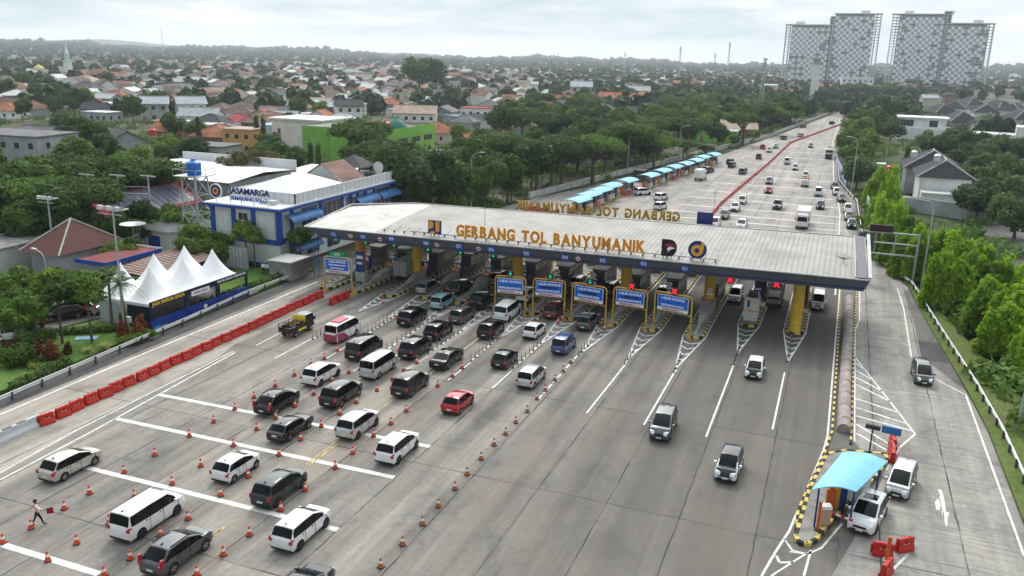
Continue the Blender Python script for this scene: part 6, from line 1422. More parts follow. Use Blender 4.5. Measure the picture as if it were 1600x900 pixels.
# ---- placement, with labels made from what stands next to each plant
ORD='first second third fourth fifth sixth seventh eighth ninth tenth eleventh twelfth thirteenth fourteenth fifteenth sixteenth seventeenth eighteenth nineteenth'.split()
TEN={2:'twenty',3:'thirty',4:'forty',5:'fifty',6:'sixty',7:'seventy',8:'eighty',9:'ninety'}; TENT={2:'twentieth',3:'thirtieth',4:'fortieth',5:'fiftieth',6:'sixtieth',7:'seventieth',8:'eightieth',9:'ninetieth'}
def ordw(n):
    if n<20: return ORD[n-1]
    if n>=100: return 'hundred-and-'+ordw(n-100) if n>100 else 'hundredth'
    return TENT[n//10] if n%10==0 else TEN[n//10]+'-'+ORD[n%10-1]
def autolabel(items,landmarks,fmt='{a} {rel} {lm}'):
    """items: (obj, description). Nearest landmark on the picture plus order from the left if several match"""
    LM=[(PX(p),Vector(p),n) for n,p in landmarks]; g={}
    for o,desc in items:
        px=PX(o.location); best=min(LM,key=lambda l:(l[1]-o.location).length); q=best[0]; d=(o.location.to_2d().length-best[1].to_2d().length)
        dx=px[0]-q[0]; 
        if d>10 and abs(d)>abs((o.location-best[1]).length)*.75: rel='behind'
        elif d<-10 and abs(d)>abs((o.location-best[1]).length)*.75: rel='in front of'
        else: rel='left of' if dx<0 else 'right of'
        g.setdefault((desc,rel,best[2]),[]).append((px[0],o))
    for (desc,rel,lm),l in g.items():
        l.sort(key=lambda a:a[0])
        for i,(_,o) in enumerate(l):
            o['label']=('%s %s %s'%(desc,rel,lm)) if len(l)==1 else ('%s-from-left %s %s %s'%(ordw(i+1),desc,rel,lm) if len(l)>1 else '')
GRP={'broadleaf_tree':'leafy trees','rain_tree':'wide crowned trees','mango_tree':'round dense trees','bamboo_clump':'bamboo clumps along the verge','columnar_tree':'narrow columnar trees','topped_tree':'clipped trees by the office','red_shrub':'red shrubs','garden_bush':'garden bushes','roadside_bush':'roadside bushes','variegated_agave':'yellow green agaves','palm_tree':'palms','copper_leaved_tree':'copper leaved trees'}
CAT={'bamboo_clump':'bamboo','red_shrub':'shrub','garden_bush':'bush','roadside_bush':'bush','variegated_agave':'plant','palm_tree':'palm'}
VEG=[]; DESC={'broad':'dark leafy tree','green':'green leafy tree','bright':'bright green tree','rain':'wide spreading tree','olive':'olive green umbrella tree','mango':'round dense tree','redtree':'copper leaved tree','column':'narrow columnar tree','lolly':'clipped round headed tree','bamb':'bright green bamboo clump','far':'hazy green tree','redshrub':'cone shaped red shrub','bush':'green garden bush','weed':'low roadside bush','agave':'yellow edged agave','palm':'palm tree'}
def veg(key,x,y,s=1.0,rz=None,sz=None,z=-.1):
    r,h=TP[key]; nm=r.name.split('.')[0]
    o=copy_tree(r,loc=(x,y,z),rz=random.uniform(0,6.28) if rz is None else rz,scale=(s,s,s*(sz or 1)))
    tag(o,None,CAT.get(nm,'tree'),GRP[nm]); VEG.append((o,DESC[key.rstrip('0123456789')])); return o
def vtop(key,px,py,h,s=None,z0=0):
    """plant of height h whose top shows at px,py"""
    q=G(px,py,h); r,hh=TP[key]; d=CR@_ray(px,py); k_=0
    while (on_road(q.x,q.y) or on_road(q.x+2.5,q.y) or on_road(q.x-2.5,q.y)) and px<1300 and h>4.5 and k_<200:
        q=q+Vector((d.x,d.y,0)).normalized()*1.5; k_+=1; h=CH+d.z*(q.y/d.y)
    return veg(key,q.x,q.y,h/hh*(s or 1),sz=1/(s or 1))
def on_road(x,y,m=0):
    P=PLAZA; c=False; n=len(P)
    for i in range(n):
        (xa,ya),(xb,yb)=P[i],P[(i+1)%n]
        if (ya>y)!=(yb>y) and x<(xb-xa)*(y-ya)/(yb-ya)+xa: c=not c
    return c
def free(x,y,m=0.0,foot=True):
    for dx,dy in ((0,0),(m,0),(-m,0),(0,m),(0,-m)):
        if on_road(x+dx,y+dy): return False
    if y<66 and -62.8<x<21: return False
    if foot:
        for a,b_,r_ in FOOT:
            if (x-a)**2+(y-b_)**2<(r_+m*.5)**2: return False
    return True
# notable trees -------------------------------------------------------
NT=[('rain1',563,180,13.5),('rain0',606,214,12),('broad0',690,235,12),('green0',655,255,9),('rain0',985,186,13),('rain1',930,205,13),('rain0',880,208,12),('broad1',840,215,12),('rain1',1025,205,12),('rain0',1070,215,11),
 ('green1',795,230,11),('broad2',760,240,11),('green0',720,250,10),('bright',705,285,7),('broad0',745,262,9),('green1',800,265,9),('green0',650,275,8),('broad1',610,262,9),('broad2',640,240,11),
 ('column',484,222,9),('column',497,225,9),('column',726,230,11),('column',748,228,11),('column',400,180,10),('column',410,183,10),('column',308,182,9),
 ('olive',390,232,9),('redtree',250,262,8),('broad1',200,245,10),('green0',180,240,10),('rain1',150,238,12),('rain0',90,235,12),('rain1',35,240,12),('rain0',230,240,11),('broad2',20,262,10),('rain1',60,268,11),('rain0',120,272,11),('broad0',5,285,10),('green1',40,300,9),('broad1',95,300,9),
 ('bright',40,318,6),('bright',60,322,6),('green0',20,325,7),('green1',150,332,6),('green0',190,330,6),('bright',240,322,6),('green0',262,315,6),('bright',285,322,6),('broad0',215,312,7),('green1',235,335,5),('bright',310,340,6),('bright',335,352,5),('bright',300,362,5),
 ('broad2',130,178,12),('green1',122,205,11),('broad0',160,208,10),('green0',100,210,8),('bright',200,220,9),
 ('broad0',20,92,13),('broad1',50,98,12),('broad2',35,108,13),('broad0',75,118,12),('green0',90,130,10),('broad1',5,120,12),('broad2',60,128,11),('green1',30,150,9),('broad0',80,150,9),
 ('broad0',205,148,11),('broad1',235,138,12),('green0',270,175,9),('broad2',300,210,9),('green1',305,185,8),
 ('broad0',97,176,10),('green0',445,175,9),('broad1',420,205,9),('green0',415,225,9),('bright',430,240,7),('broad2',455,225,8),
 ('rain1',1210,165,13),('rain0',1185,158,13),('broad0',1225,150,13),('rain1',1245,170,12),('rain0',1165,172,12),('broad2',1205,140,13),('green0',1125,190,9),('bright',1180,200,8),('broad1',1150,210,8),('rain0',1105,225,9),
 ('green0',1350,168,12),('bright',1345,175,12),('green1',1335,195,11),('bright',1355,195,10),('green0',1340,215,10),('mango1',1345,240,8),('rain1',1390,130,14),('rain0',1430,122,15),('rain1',1470,112,16),('rain0',1500,118,15),('rain1',1525,125,14),('broad0',1380,150,14),('broad1',1405,155,13),('broad2',1370,165,13),('mango0',1395,185,9),
 ('broad0',1250,88,17),('broad1',1260,90,17),('olive',1590,125,12),('broad2',1600,140,13),('green1',1355,132,12),
 ('mango0',1500,195,9),('mango1',1530,202,9),('mango0',1560,210,9),('mango1',1590,212,9),('mango0',1455,205,8),('mango1',1478,208,8),('mango0',1515,225,9),('mango1',1545,235,9),('mango0',1580,240,9),('mango1',1525,255,8),('mango0',1555,262,8),('mango1',1590,268,8),('mango0',1535,280,8),('mango1',1598,300,8),('mango0',1570,245,8),('mango1',1540,222,8),
 ('palm',1575,258,6),('column',1420,228,9)]
for k,px,py,h in NT: vtop(k,px,py,h)
# the giant dark tree
d0=CR@_ray(655,85); t_=520/d0.y; veg('broad1',d0.x*t_,520,3.1,sz=.85); veg('broad0',d0.x*t_+9,528,2.4); 
# bamboo along the right verge
for i,(px,py,h) in enumerate([(1378,262,8.5),(1385,255,9),(1398,275,8),(1370,300,7),(1395,300,8),(1412,318,7.5),(1380,335,7),(1405,345,7),(1425,340,7),(1445,352,7),(1440,372,6),(1418,372,6),(1465,365,7),(1485,350,8),(1480,385,7),(1500,362,8),(1515,380,7),(1535,378,7.5),(1510,408,6),(1550,395,7.5),(1575,410,7),(1555,425,6.5),(1590,400,8),(1598,435,7),(1540,440,6),(1575,450,6.5),(1560,470,5.5),(1590,480,6),(1470,405,5.5),(1598,505,5)]): vtop('bamb%d'%(i%3),px+rs.uniform(-6,6),py+rs.uniform(-6,8),h*rs.uniform(.85,1.1),s=rs.uniform(.9,1.35))
for px,py,h in ((1520,462,1.6),(1545,490,1.6),(1570,520,1.8),(1585,555,1.6),(1598,580,1.6),(1500,450,1.5),(1485,440,1.3),(1350,302,1.8),(1362,318,1.8),(1345,335,1.6),(1358,350,1.6)): vtop('weed',px,py,h)
# garden at the left
for k,px,py,h in [('lolly',360,316,7.5),('lolly2',382,343,6.5),('lolly2',468,350,6.5),('lolly',395,350,6),('bright',40,452,4.6),('bright',5,446,5),('bright',22,470,4),
  ('bush',45,508,2.8),('bush',30,530,2.4),('green0',25,412,5),('bright',60,410,5),('green1',95,412,4.6),('green0',130,418,4.6),('bright',160,412,4.6),('bright',185,370,4.6),('green0',205,368,4.2),('green1',5,418,5),('bright',110,425,4.5),('bright',330,365,4.5),('bright',300,378,3.6),('green1',345,372,4),('bush',210,400,2.6),('bush',196,415,2.4)]: vtop(k,px,py,h)
for k,px,py,h in [('redshrub',217,494,2.2),('redshrub',78,532,1.9),('redshrub',60,535,1.6),('redshrub',20,528,2),('redshrub',10,532,1.8),('redshrub',218,505,1.7),('redshrub',190,502,1.6),('redshrub',104,535,1.2),
   ('agave',15,570,.9),('agave',62,560,.9),('agave',53,572,.8),('agave',138,547,.8),('agave',163,542,.9),('agave',84,525,.8),('weed',210,521,1.0),('weed',225,515,1.0),('weed',195,526,.8)]: 
    q=G(px,py if k=='redshrub' else py,h if k!='agave' else .3); o=veg(k,q.x,q.y,h/TP[k][1] if k!='agave' else h*1.1,z=.05)
for k,px,py,h in (('lolly',98,537,6.6),('lolly',144,535,6.8),('palm',176,517,6.2),('palm',199,524,6.0),('lolly2',60,545,5.5)): q=G(px,py); veg(k,q.x,q.y,h/TP[k][1],z=.05)
# hedges
def hedge(p,q,w,h,label,n=None):
    p=Vector(p);q=Vector(q); L=(q-p).length; c=[]
    for i in range(int(L/.5)): 
        a=p+(q-p)*((i+.5)/int(L/.5)); c.append((a.x-p.x+rs.normal()*.08,a.y-p.y+rs.normal()*.08,h*.5,w*.55,h*.55))
    o=link('hedge',leafmesh('hedge',leaves(c,int(L*260),.16),ML['hedge'])); o.location=(p.x,p.y,.05); tag(o,label,'hedge'); return o
hedge(G(20,612),G(108,570),1.0,.8,'low clipped hedge along the guardrail at the lawn corner'); hedge(G(270,500),G(390,452),1.3,.8,'long low hedge between the blue banner and the guardrail'); hedge(G(392,452),G(478,425),1.1,.8,'low hedge between the guardrail and the office lawn'); hedge(G(70,525),G(200,517),.9,.7,'dark hedge along the back of the lawn')
for x_,y_ in ((-14,716),(-4,712),(7,708),(16,700),(-24,705),(1,730)): veg('rain0' if x_%2 else 'broad1',x_,y_,1.1)
# ---- random settlement: houses then trees
rg=random.Random(5); HOUSES=[]; PTS=list(FOOT)
def clear(x,y,r_,L): 
    for a,b_,c in L:
        if (x-a)**2+(y-b_)**2<(r_+c)**2: return False
    return True
RW=[('terracotta',9),('rust',10),('brown',6),('grey',5),('charcoal',4),('white',5),('red',1),('silver',6),('pale',5)]; RL=[k for k,n in RW for _ in range(n)]; WL=['white']*5+['cream']*3+['grey']*4+['brick']*3+['blue','orange']
KL=['g1','g1','g2','h1','g3','h1','f2','g1','h2']
def zone_house(px,py):
    if py>243 or py<100: return 0
    if px<545: return 1.0 if py>112 else .5
    if px<800: return .9 if py<172 and py>118 else .25
    if px<1020: return .7 if 140<py<180 else .25
    if px<1300: return .12 if py<175 else 0
    return .25 if py<160 else 0
EXC=((462,532,195,262,190),(605,697,180,224,215),(440,548,176,206,214),(80,148,172,222,260),(0,100,180,232,250),(155,232,185,225,240),(283,362,208,248,200),(225,462,245,285,128),(130,292,270,335,101),(360,402,190,218,260),(1130,1180,178,212,330),(955,1030,132,160,500),(700,750,118,140,700),(530,760,155,185,420),(195,400,150,178,420),(450,520,122,140,600),(1440,1600,158,196,420))
tries=0
while len(HOUSES)<285 and tries<26000:
    tries+=1; a=R(rg.uniform(-54,12)); d=215+(rg.random()**1.5)*560; x,y=math.sin(a)*d,math.cos(a)*d
    px,py=PX((x,y,4))
    if not(-20<px<1620) or rg.random()>zone_house(px,py) or (-60<x<30 and y>420): continue
    if not free(x,y,14) or not clear(x,y,6.5,PTS): continue
    tp=PX((x,y,7)); cw_=7*1320/d
    if any(tp[0]+cw_>x0 and tp[0]-cw_<x1 and tp[1]<y1 and PX((x,y,0))[1]>y0 and y<Yb for x0,x1,y0,y1,Yb in EXC[:7]): continue
    k=rg.choice(KL); ro=rg.choice(RL); wa=rg.choice(WL); kind={'g':'gable','h':'hip','f':'flat'}[k[0]]
    if k[0]=='f' and ro in('terracotta','rust','brown'): ro='white'
    base=R(12) if rg.random()<.6 else R(-35); s=rg.uniform(.85,1.2)
    o=place_house(HP[k],x,y,base+R(rg.choice([0,90,180]))+R(rg.uniform(-6,6)),ro,wa,'house','house','houses of the settlement',(s,s,rg.uniform(.85,1.1)),skip=('door','window') if d>330 else ())
    HOUSES.append((o,'%s-roofed %s house'%(ro,kind))); PTS.append((x,y,5.5))
LMS=[('the green building',(-119,190,4)),('the white warehouse',(-112,128,4)),('the minaret',(G(107,112,0).x,G(107,112,0).y,5)),('the toll office',(-72,105,4)),('the giant dark tree',(-60,520,10)),('the left tower',(0,1100,10)),('the modernist villa',(32,430,3)),('the nearest villa',(20.5,200,3)),('the white tent',(-66,70,2)),('the maroon pyramid roof',(-90,78,3)),('the blue roofed booths',(-45,190,2)),('the tall cream house',(G(116,190,8.6).x,G(116,190,8.6).y,3)),('the orange pyramid roof hall',(G(722,124,7).x,G(722,124,7).y,3)),('the light blue warehouse',(G(990,138,7).x,G(990,138,7).y,3)),('the far carriageway',(-25,400,0)),('the solar roof',(-103,101,3)),('the pale gable hall',(G(478,127,5).x,G(478,127,5).y,3)),('the side ramp',(12,110,0)),('the raised roadside house',(G(1155,185,7).x,G(1155,185,7).y,3)),('the bare concrete block house',(G(335,222,7).x,G(335,222,7).y,3)),('the lattice mast',(G(1196,150).x,G(1196,150).y,3)),('the yellow dome',(G(61,110,6).x,G(61,110,6).y,3))]
autolabel(HOUSES,LMS)
def zone_tree(px,py):
    if px<560:
        if py>232: return 1.0 if py<300 else .0
        return .28
    if px<830: return 1.0 if py>165 else .7
    if px<1300: return 1.0
    return .8
n=0; tries=0
while n<140 and tries<40000:
    tries+=1; a=R(rg.uniform(-54,12)); d=135+(rg.random()**1.3)*360; x,y=math.sin(a)*d,math.cos(a)*d
    px,py=PX((x,y,5))
    if not(-30<px<1630) or rg.random()>zone_tree(px,py): continue
    if px<560 and py>300: continue
    if px>1300 and py>175: continue
    if not free(x,y,7) or not clear(x,y,2.2,PTS): continue
    h=rg.uniform(6.5,11) if px<560 else rg.uniform(8,13)
    # keep the view to the singled-out buildings open
    tp=PX((x,y,h))
    base=PX((x,y,0)); cw_=3.6*1320/d
    if any(tp[0]+cw_>x0 and tp[0]-cw_<x1 and tp[1]<y1 and base[1]>y0 and y<Yb for x0,x1,y0,y1,Yb in EXC): continue
    k=rg.choice(['broad0','broad1','broad2','green0','green1','rain0' if px>560 else 'broad1','mango0','bright'])
    veg(k,x,y,h/TP[k][1]); PTS.append((x,y,3.0)); n+=1
LMV=LMS+[('the tent banner',(-64,72,1)),('the lawn corner',(-68,50,0)),('the office corner',(-68,90,0)),('the parked silver SUV',(-76,66,0)),('the boundary wall',(18,100,0)),('the motorway parapet',(-50,190,0))]
autolabel(VEG,LMV)
for r,h in TP.values(): remove_tree(r)
for r in HP.values(): remove_tree(r)
# ---- far town and woods: past counting, one object each
rf=np.random.RandomState(4)
def ring_pts(n,d0,d1,a0=-66,a1=24,p=1.0):
    a=np.radians(rf.uniform(a0,a1,n)); d=d0+(rf.rand(n)**p)*(d1-d0); return np.sin(a)*d,np.cos(a)*d,d
FOOTA=np.array([(a,b_,c) for a,b_,c in PTS])
def far_mask(x,y):
    m=(x<-30-(y-400)*.0)|(x>8)|(y>640)
    cor=(y<720)&(x>-.085*(560-y)-28)&(x<8); m&=~cor
    return m
x,y,d=ring_pts(8600,470,3200,p=1.35); keep=np.array([(far_mask(np.array([a]),np.array([b_]))[0]) if e>700 else ((PX((a,b_,3))[0]<830) and free(a,b_,9) and clear(a,b_,5,PTS)) for a,b_,e in zip(x,y,d)]); x,y,d=x[keep],y[keep],d[keep]
dens=np.sin(x*.006+1)*np.cos(y*.0045)+rf.rand(len(x))*.9; keep=(dens>.05)|(d>1500); x,y,d=x[keep],y[keep],d[keep]
b=MB(); tone=[0,1,1,1,2,2,2,3,3,4,5]
for X,Y,D in zip(x,y,d):
    w_,l_,h_=rf.uniform(8,14),rf.uniform(7,11),rf.choice([3.2,3.5,5.5,6.5]); a=rf.choice([.2,-.6,1.8])+rf.normal()*.1; c_,s_=math.cos(a),math.sin(a); z=hill(X,Y+60)-.2
    f=lambda u,v,t:(X+c_*u-s_*v,Y+s_*u+c_*v,z+t); k=int(rf.choice(tone)); W,L=w_/2,l_/2; rh=rf.uniform(1.5,2.6)
    b.add([f(-W,-L,0),f(W,-L,0),f(W,L,0),f(-W,L,0),f(-W,-L,h_),f(W,-L,h_),f(W,L,h_),f(-W,L,h_),f(-W,0,h_+rh),f(W,0,h_+rh)],[(0,1,5,4),(1,2,6,9,5),(2,3,7,6),(3,0,4,8,7)],6 if rf.rand()<.7 else 7)
    b.add([f(-W-.5,-L-.5,h_-.2),f(W+.5,-L-.5,h_-.2),f(W+.5,0,h_+rh+.1),f(-W-.5,0,h_+rh+.1),f(W+.5,L+.5,h_-.2),f(-W-.5,L+.5,h_-.2)],[(0,1,2,3),(3,2,4,5)],k)
o=b.build('distant_houses',[RC['terracotta'],RC['rust'],RC['brown'],RC['grey'],RC['white'],RC['silver'],WC['white'],WC['cream']]); tag(o,'far sprawl of small houses fading into haze beyond the settlement','houses',kind='stuff')
x,y,d=ring_pts(13500,380,4300,p=1.3); keep=np.array([(far_mask(np.array([a]),np.array([b_]))[0]) if e>650 else (free(a,b_,9) and clear(a,b_,3,PTS)) for a,b_,e in zip(x,y,d)]); keep&=(rf.rand(len(x))<np.where((x<-.33*y)&(d<1500),.40,1.0)); keep&=np.array([not(1430<PX((a,b_,4))[0]<1640 and 150<PX((a,b_,4))[1]<202) for a,b_ in zip(x,y)]); x,y,d=x[keep],y[keep],d[keep]
nl=60; N_=len(x); zz_=np.array([hill(a,b_+60) for a,b_ in zip(x,y)]); rr_=rf.uniform(3,5.5,N_)*(1+np.clip((d-1500)/2500,0,1)); 
c=np.stack([x,y,zz_+rr_*1.0],1).repeat(nl,0); dd=rf.normal(size=(N_*nl,3)); dd/=np.linalg.norm(dd,axis=1)[:,None]; R3=rr_.repeat(nl)[:,None]
p=c+dd*R3*(.5+.5*rf.rand(N_*nl,1)); nr=dd+rf.normal(size=dd.shape)*.4; nr/=np.linalg.norm(nr,axis=1)[:,None]; u=np.cross(nr,rf.normal(size=dd.shape)); u/=np.linalg.norm(u,axis=1)[:,None]; v=np.cross(nr,u); s=R3*.45
V=np.stack([p-v*s,p+u*s,p+v*s,p-u*s],1).reshape(-1,3)
o=link('distant_woods',leafmesh('distant_woods',V,ML['far'])); tag(o,'far hazy tree cover among the distant houses up to the skyline','woods',kind='stuff')
# low scrub filling the ground between near trees
xs=[];
tries=0
while len(xs)<3400 and tries<80000:
    tries+=1; a=R(rg.uniform(-70,28)); dd_=75+(rg.random()**1.2)*500; X,Y=math.sin(a)*dd_,math.cos(a)*dd_
    if not free(X,Y,2.5): continue
    if -96<X<-62 and Y<84: continue
    px,py=PX((X,Y,0))
    if -900<px<2300: xs.append((X,Y,.5,rg.uniform(1.0,2.6),rg.uniform(.6,1.7)))
o=link('undergrowth',leafmesh('undergrowth',leaves(xs,190000,.5),ML['mid'])); tag(o,'low scrub and undergrowth between the trees and houses','undergrowth',kind='stuff')
# ------------------------------------------------ roadside furniture
M_conR=mat('cone_orange',(.62,.07,.025),.5,var=.06); M_conO=mat('cone_worn_orange',(.36,.12,.05),.7,var=.15); M_conW=mat('cone_band_white',(.72,.72,.70),.5,var=.05); M_rub=mat('cone_base_rubber',(.035,.03,.03),.8,var=.1)
M_barr=mat('barrier_red_plastic',(.43,.028,.018),.45,var=.12,scale=1.2); M_barrd=mat('barrier_recess',(.25,.02,.015),.6,var=0)
def cone_proto(m,name='traffic_cone'):
    r=empty(name,(0,0,0)); n=14
    def fr(z0,z1): f=lambda z:.185*(1-z/.86)+.03; return f(z0),f(z1)
    b=MB(); b.box(-.21,.21,-.21,.21,0,.05); b.build('base',M_rub,r)
    b=MB()
    for z0,z1 in ((.05,.36),(.54,.74)): a,c=fr(z0,z1); b.cone((0,0,z0),(0,0,z1),a,c,n)
    b.build('body',m,r,60)
    for z0,z1 in ((.36,.54),): a,c=fr(z0,z1); b=MB(); b.cone((0,0,z0),(0,0,z1),a+.003,c+.003,n); b.build('reflective_band',M_conW,r,60)
    return r
C1=cone_proto(M_conR); C2=cone_proto(M_conO)
CONES=[]
def cone(px,py,k=0):
    q=G(px,py); o=copy_tree(C2 if k else C1,loc=(q.x,q.y,.014),scale=.84,rz=random.uniform(0,1.5)); o.rotation_euler.x=random.uniform(-.02,.02); tag(o,None,'cone','traffic cones on the forecourt'); CONES.append((o,'worn orange cone' if k else 'orange cone')); return o
for p in [(242,712),(314,729),(194,739),(269,757),(296,682),(365,697),(140,772),(345,775),(388,746),(101,796),(49,826),(5,849),(120,850),(75,877),(171,818),(294,812),(251,838),(204,874),(390,837),(349,868),(308,899),(163,900),(210,778),
 (397,622),(367,640),(334,660),(470,688),(436,712),(551,709),(524,732),(477,767),(439,798),(584,682),(527,549),(507,561),(486,570),(460,587),(430,604),(545,583),(490,617),(519,597),(461,636),(431,654),(502,667),(531,648),(557,630),(589,611),(613,594),(631,580),(651,568),(611,663),(635,643),(684,604),(707,589),(722,576),(401,672),(599,474),(811,484),(872,505),(878,500),(705,476)]: cone(*p)
for p in [(595,887),(629,852),(660,820),(685,792),(711,765),(730,742),(752,718),(772,696),(790,679),(806,661),(824,644),(839,624),(852,611),(867,595),(880,581),(892,567),(934,523),(944,516),(840,503)]: cone(p[0],p[1],1)
remove_tree(C1); remove_tree(C2)
nick=[('the white people carrier','long white people carrier'),('the dark grey SUV','dark grey rounded'),('the champagne estate','champagne'),('the small white hatchback','small white hatchback between'),('the greenish black MPV','greenish'),('the nearest white crossover','nearest car in the middle'),('the upper white crossover','end of the second'),('the silver crossover','silver crossover MPV'),('the old black saloon','old black saloon'),('the black SUV','black SUV at the left'),('the white crossover by the silver van','among cones left'),('the silver van','silver boxy van'),('the red hatchback','bright red'),('the silver MPV','last in the queue'),('the minibus','maroon minibus with'),('the black hatchback','black hatchback in the lane'),('the cut off black saloon','cut off'),('the long black saloon','glossy roof'),('the blue estate','dark blue old'),('the charcoal MPV','driving towards the camera in the widest')]
LMC=[]
for n_,k_ in nick:
    for o,lb in CARS:
        if k_ in lb: LMC.append((n_,tuple(o.location))); break
autolabel(CONES,LMC)
# marker posts
r0=empty('marker_post',(0,0,0)); b=MB(); b.cone((0,0,0),(0,0,.70),.034,.03,8); b.build('tube',mat('marker_brown',(.10,.035,.025),.6,var=.1),r0); b=MB(); b.cone((0,0,0),(0,0,.05),.12,.1,10); b.build('foot',M_rub,r0); b=MB(); b.cone((0,0,.55),(0,0,.62),.043,.043,8); b.build('band',M_conW,r0)
PO=[]
def posts(p,q,n):
    p,q=G(*p),G(*q)
    for i in range(n):
        a=p.lerp(q,i/max(1,n-1)); o=copy_tree(r0,loc=(a.x,a.y,.014)); tag(o,None,'post','thin marker posts on the lane lines'); PO.append((o,'thin marker post'))
for p,q,n in (((575,521),(622,491),9),((489,530),(501,523),3),((545,537),(560,529),2),((605,546),(681,495),12),((669,552),(722,517),9),((736,564),(777,530),8),((802,575),(845,537),8),((904,555),(918,540),4),((976,569),(989,550),4),((1053,582),(1064,558),5),((1146,570),(1160,530),7),((1229,565),(1238,525),6)): posts(p,q,n)
remove_tree(r0)
LMP=LMC+[('the light blue MPV',tuple(G(692,469))),('the third yellow portal',tuple(G(918,508))),('the rightmost yellow portal',tuple(G(1048,525))),('the outermost column',(-2.4,91,0)),('the equipment cabinet',(-7.3,93,0)),('the fourth yellow portal',tuple(G(982,515)))]
autolabel(PO,LMP)
# red plastic barriers
def barrier_proto():
    r=empty('water_barrier',(0,0,0)); b=MB(); L=.56; pr=[(.26,0),(.26,.18),(.14,.42),(.13,.80),(.09,.86)]
    vs=[]; 
    for s in (-1,1):
        for x,z in pr: vs.append((s*L,x,z))
        for x,z in reversed(pr): vs.append((s*L,-x,z))
    n=10; fs=[tuple(range(n)),tuple(n+i for i in range(n-1,-1,-1))]+[(i,n+i,n+(i+1)%n,(i+1)%n) for i in range(n)]
    b.add(vs,fs); b.box(-.12,.12,-.16,.16,.5,.66,1); b.cone((-.62,0,.1),(-.62,0,.7),.07,.07,8); b.cone((.3,0,.86),(.3,0,.9),.06,.06,8); b.build('body',[M_barr,M_barrd],r)
    b=MB(); b.box(-.2,.2,-.150,-.142,.30+.18,.34+.2); b.box(-.2,.2,.142,.150,.48,.54); b.build('reflector',M_conW,r); return r
B0_=barrier_proto(); BAR=[]
def barrow(p,q,step,grp,desc,world=False,skew=0,jit=.06,kz=1.0):
    P_=Vector(p) if world else G(*p); Q_=Vector(q) if world else G(*q); L=(Q_-P_).length; n=max(1,int(round(L/step))); a=math.atan2(Q_.y-P_.y,Q_.x-P_.x)
    for i in range(n+1):
        c=P_.lerp(Q_,i/n) if n else P_; o=copy_tree(B0_,loc=(c.x+random.uniform(-jit,jit),c.y+random.uniform(-jit,jit),.014),rz=a+random.uniform(-.12,.12)+skew); o.scale=(kz,1,1) if kz==1 else (kz,.55,.72); tag(o,None,'barrier',grp); BAR.append((o,desc))
barrow((74,662),(498,466),1.40,'red plastic barriers along the left lane','red plastic barrier of the long row',skew=-.16)
barrow((520,475),(528,471),1.3,'loose red barriers by the left island','red plastic barrier'); barrow((533,470),(541,466),1.3,'loose red barriers by the left island','red plastic barrier')
for s in (((820,333),(836,328)),((905,331),(915,326)),((925,326),(935,322)),((942,318),(952,313)),((977,306),(985,302)),((1052,281),(1056,279)),((1070,273),(1076,271)),((1104,259),(1118,252)),((797,340),(815,336)),((857,338),(870,334)),((838,334),(855,330))): barrow(s[0],s[1],1.3,'red barriers by the blue roofed booths','red plastic barrier')
md=[(1114,335),(1125,321),(1155,295),(1200,257),(1235,224)]
for p,q in zip(md[:-1],md[1:]): barrow(p,q,1.9,'red barrier line dividing the far carriageways','red barrier of the dividing line',kz=1.55,jit=.02)
q0,q1=G(1235,224),G(1322,192)
barrow((q0.x,q0.y,0),(q1.x,q1.y,0),3.1,'red barrier line dividing the far carriageways','red barrier of the far dividing line',True,kz=2.6,jit=.02)
barrow((1393,720),(1396,690),1.2,'red barriers on the side ramp','red plastic barrier on the ramp hatching',skew=.1); 
for p,a_ in (((1378,868),.1),((1384,898),1.2),((1412,860),.7)): q=G(*p); o=copy_tree(B0_,loc=(q.x,q.y,.014),rz=a_); tag(o,None,'barrier','red barriers on the side ramp'); BAR.append((o,'loose red barrier on the ramp'))
q=G(1350,262); 
remove_tree(B0_)
LMB=LMP+[('the blue roofed booths',(-45,160,0)),('the far blue roofed booths',(-36,225,0)),('the grey portal',tuple(G(530,452))),('the lawn',(-64,50,0)),('the champagne estate',tuple(G(111,720))),('the banner',(-64,72,0)),('the ramp barrier island',tuple(G(1270,830))),('the white SUV on the ramp',tuple(G(1357,798))),('the open pickup',tuple(G(1258,285))),('the bus',tuple(G(1296,238))),('the far carriageway end',(-3,480,0)),('the blue rear board',tuple(G(1110,345)))]
autolabel(BAR,LMB)
# concrete barrier lower left
for i in range(5):
    p=G(-42+i*22,711-i*10); r=empty('concrete_barrier',(p.x,p.y,0),math.pi/2-.02,'%s of the grey concrete barriers at the lower left edge'%['leftmost','second from the left','third from the left','fourth from the left','rightmost'][i],'barrier','grey concrete barriers at the left edge')
    b=MB(); pr=[(.30,0),(.28,.2),(.13,.45),(.11,.85)]; vs=[(s*.98,x,z) for s in (-1,1) for x,z in pr+[(-x,z) for x,z in reversed(pr)]]; b.add(vs,[tuple(range(8)),tuple(8+i for i in range(7,-1,-1))]+[(i,8+i,8+(i+1)%8,(i+1)%8) for i in range(8)]); b.build('block',mat('painted_grey_concrete',(.46,.48,.49),.7,var=.1),r)
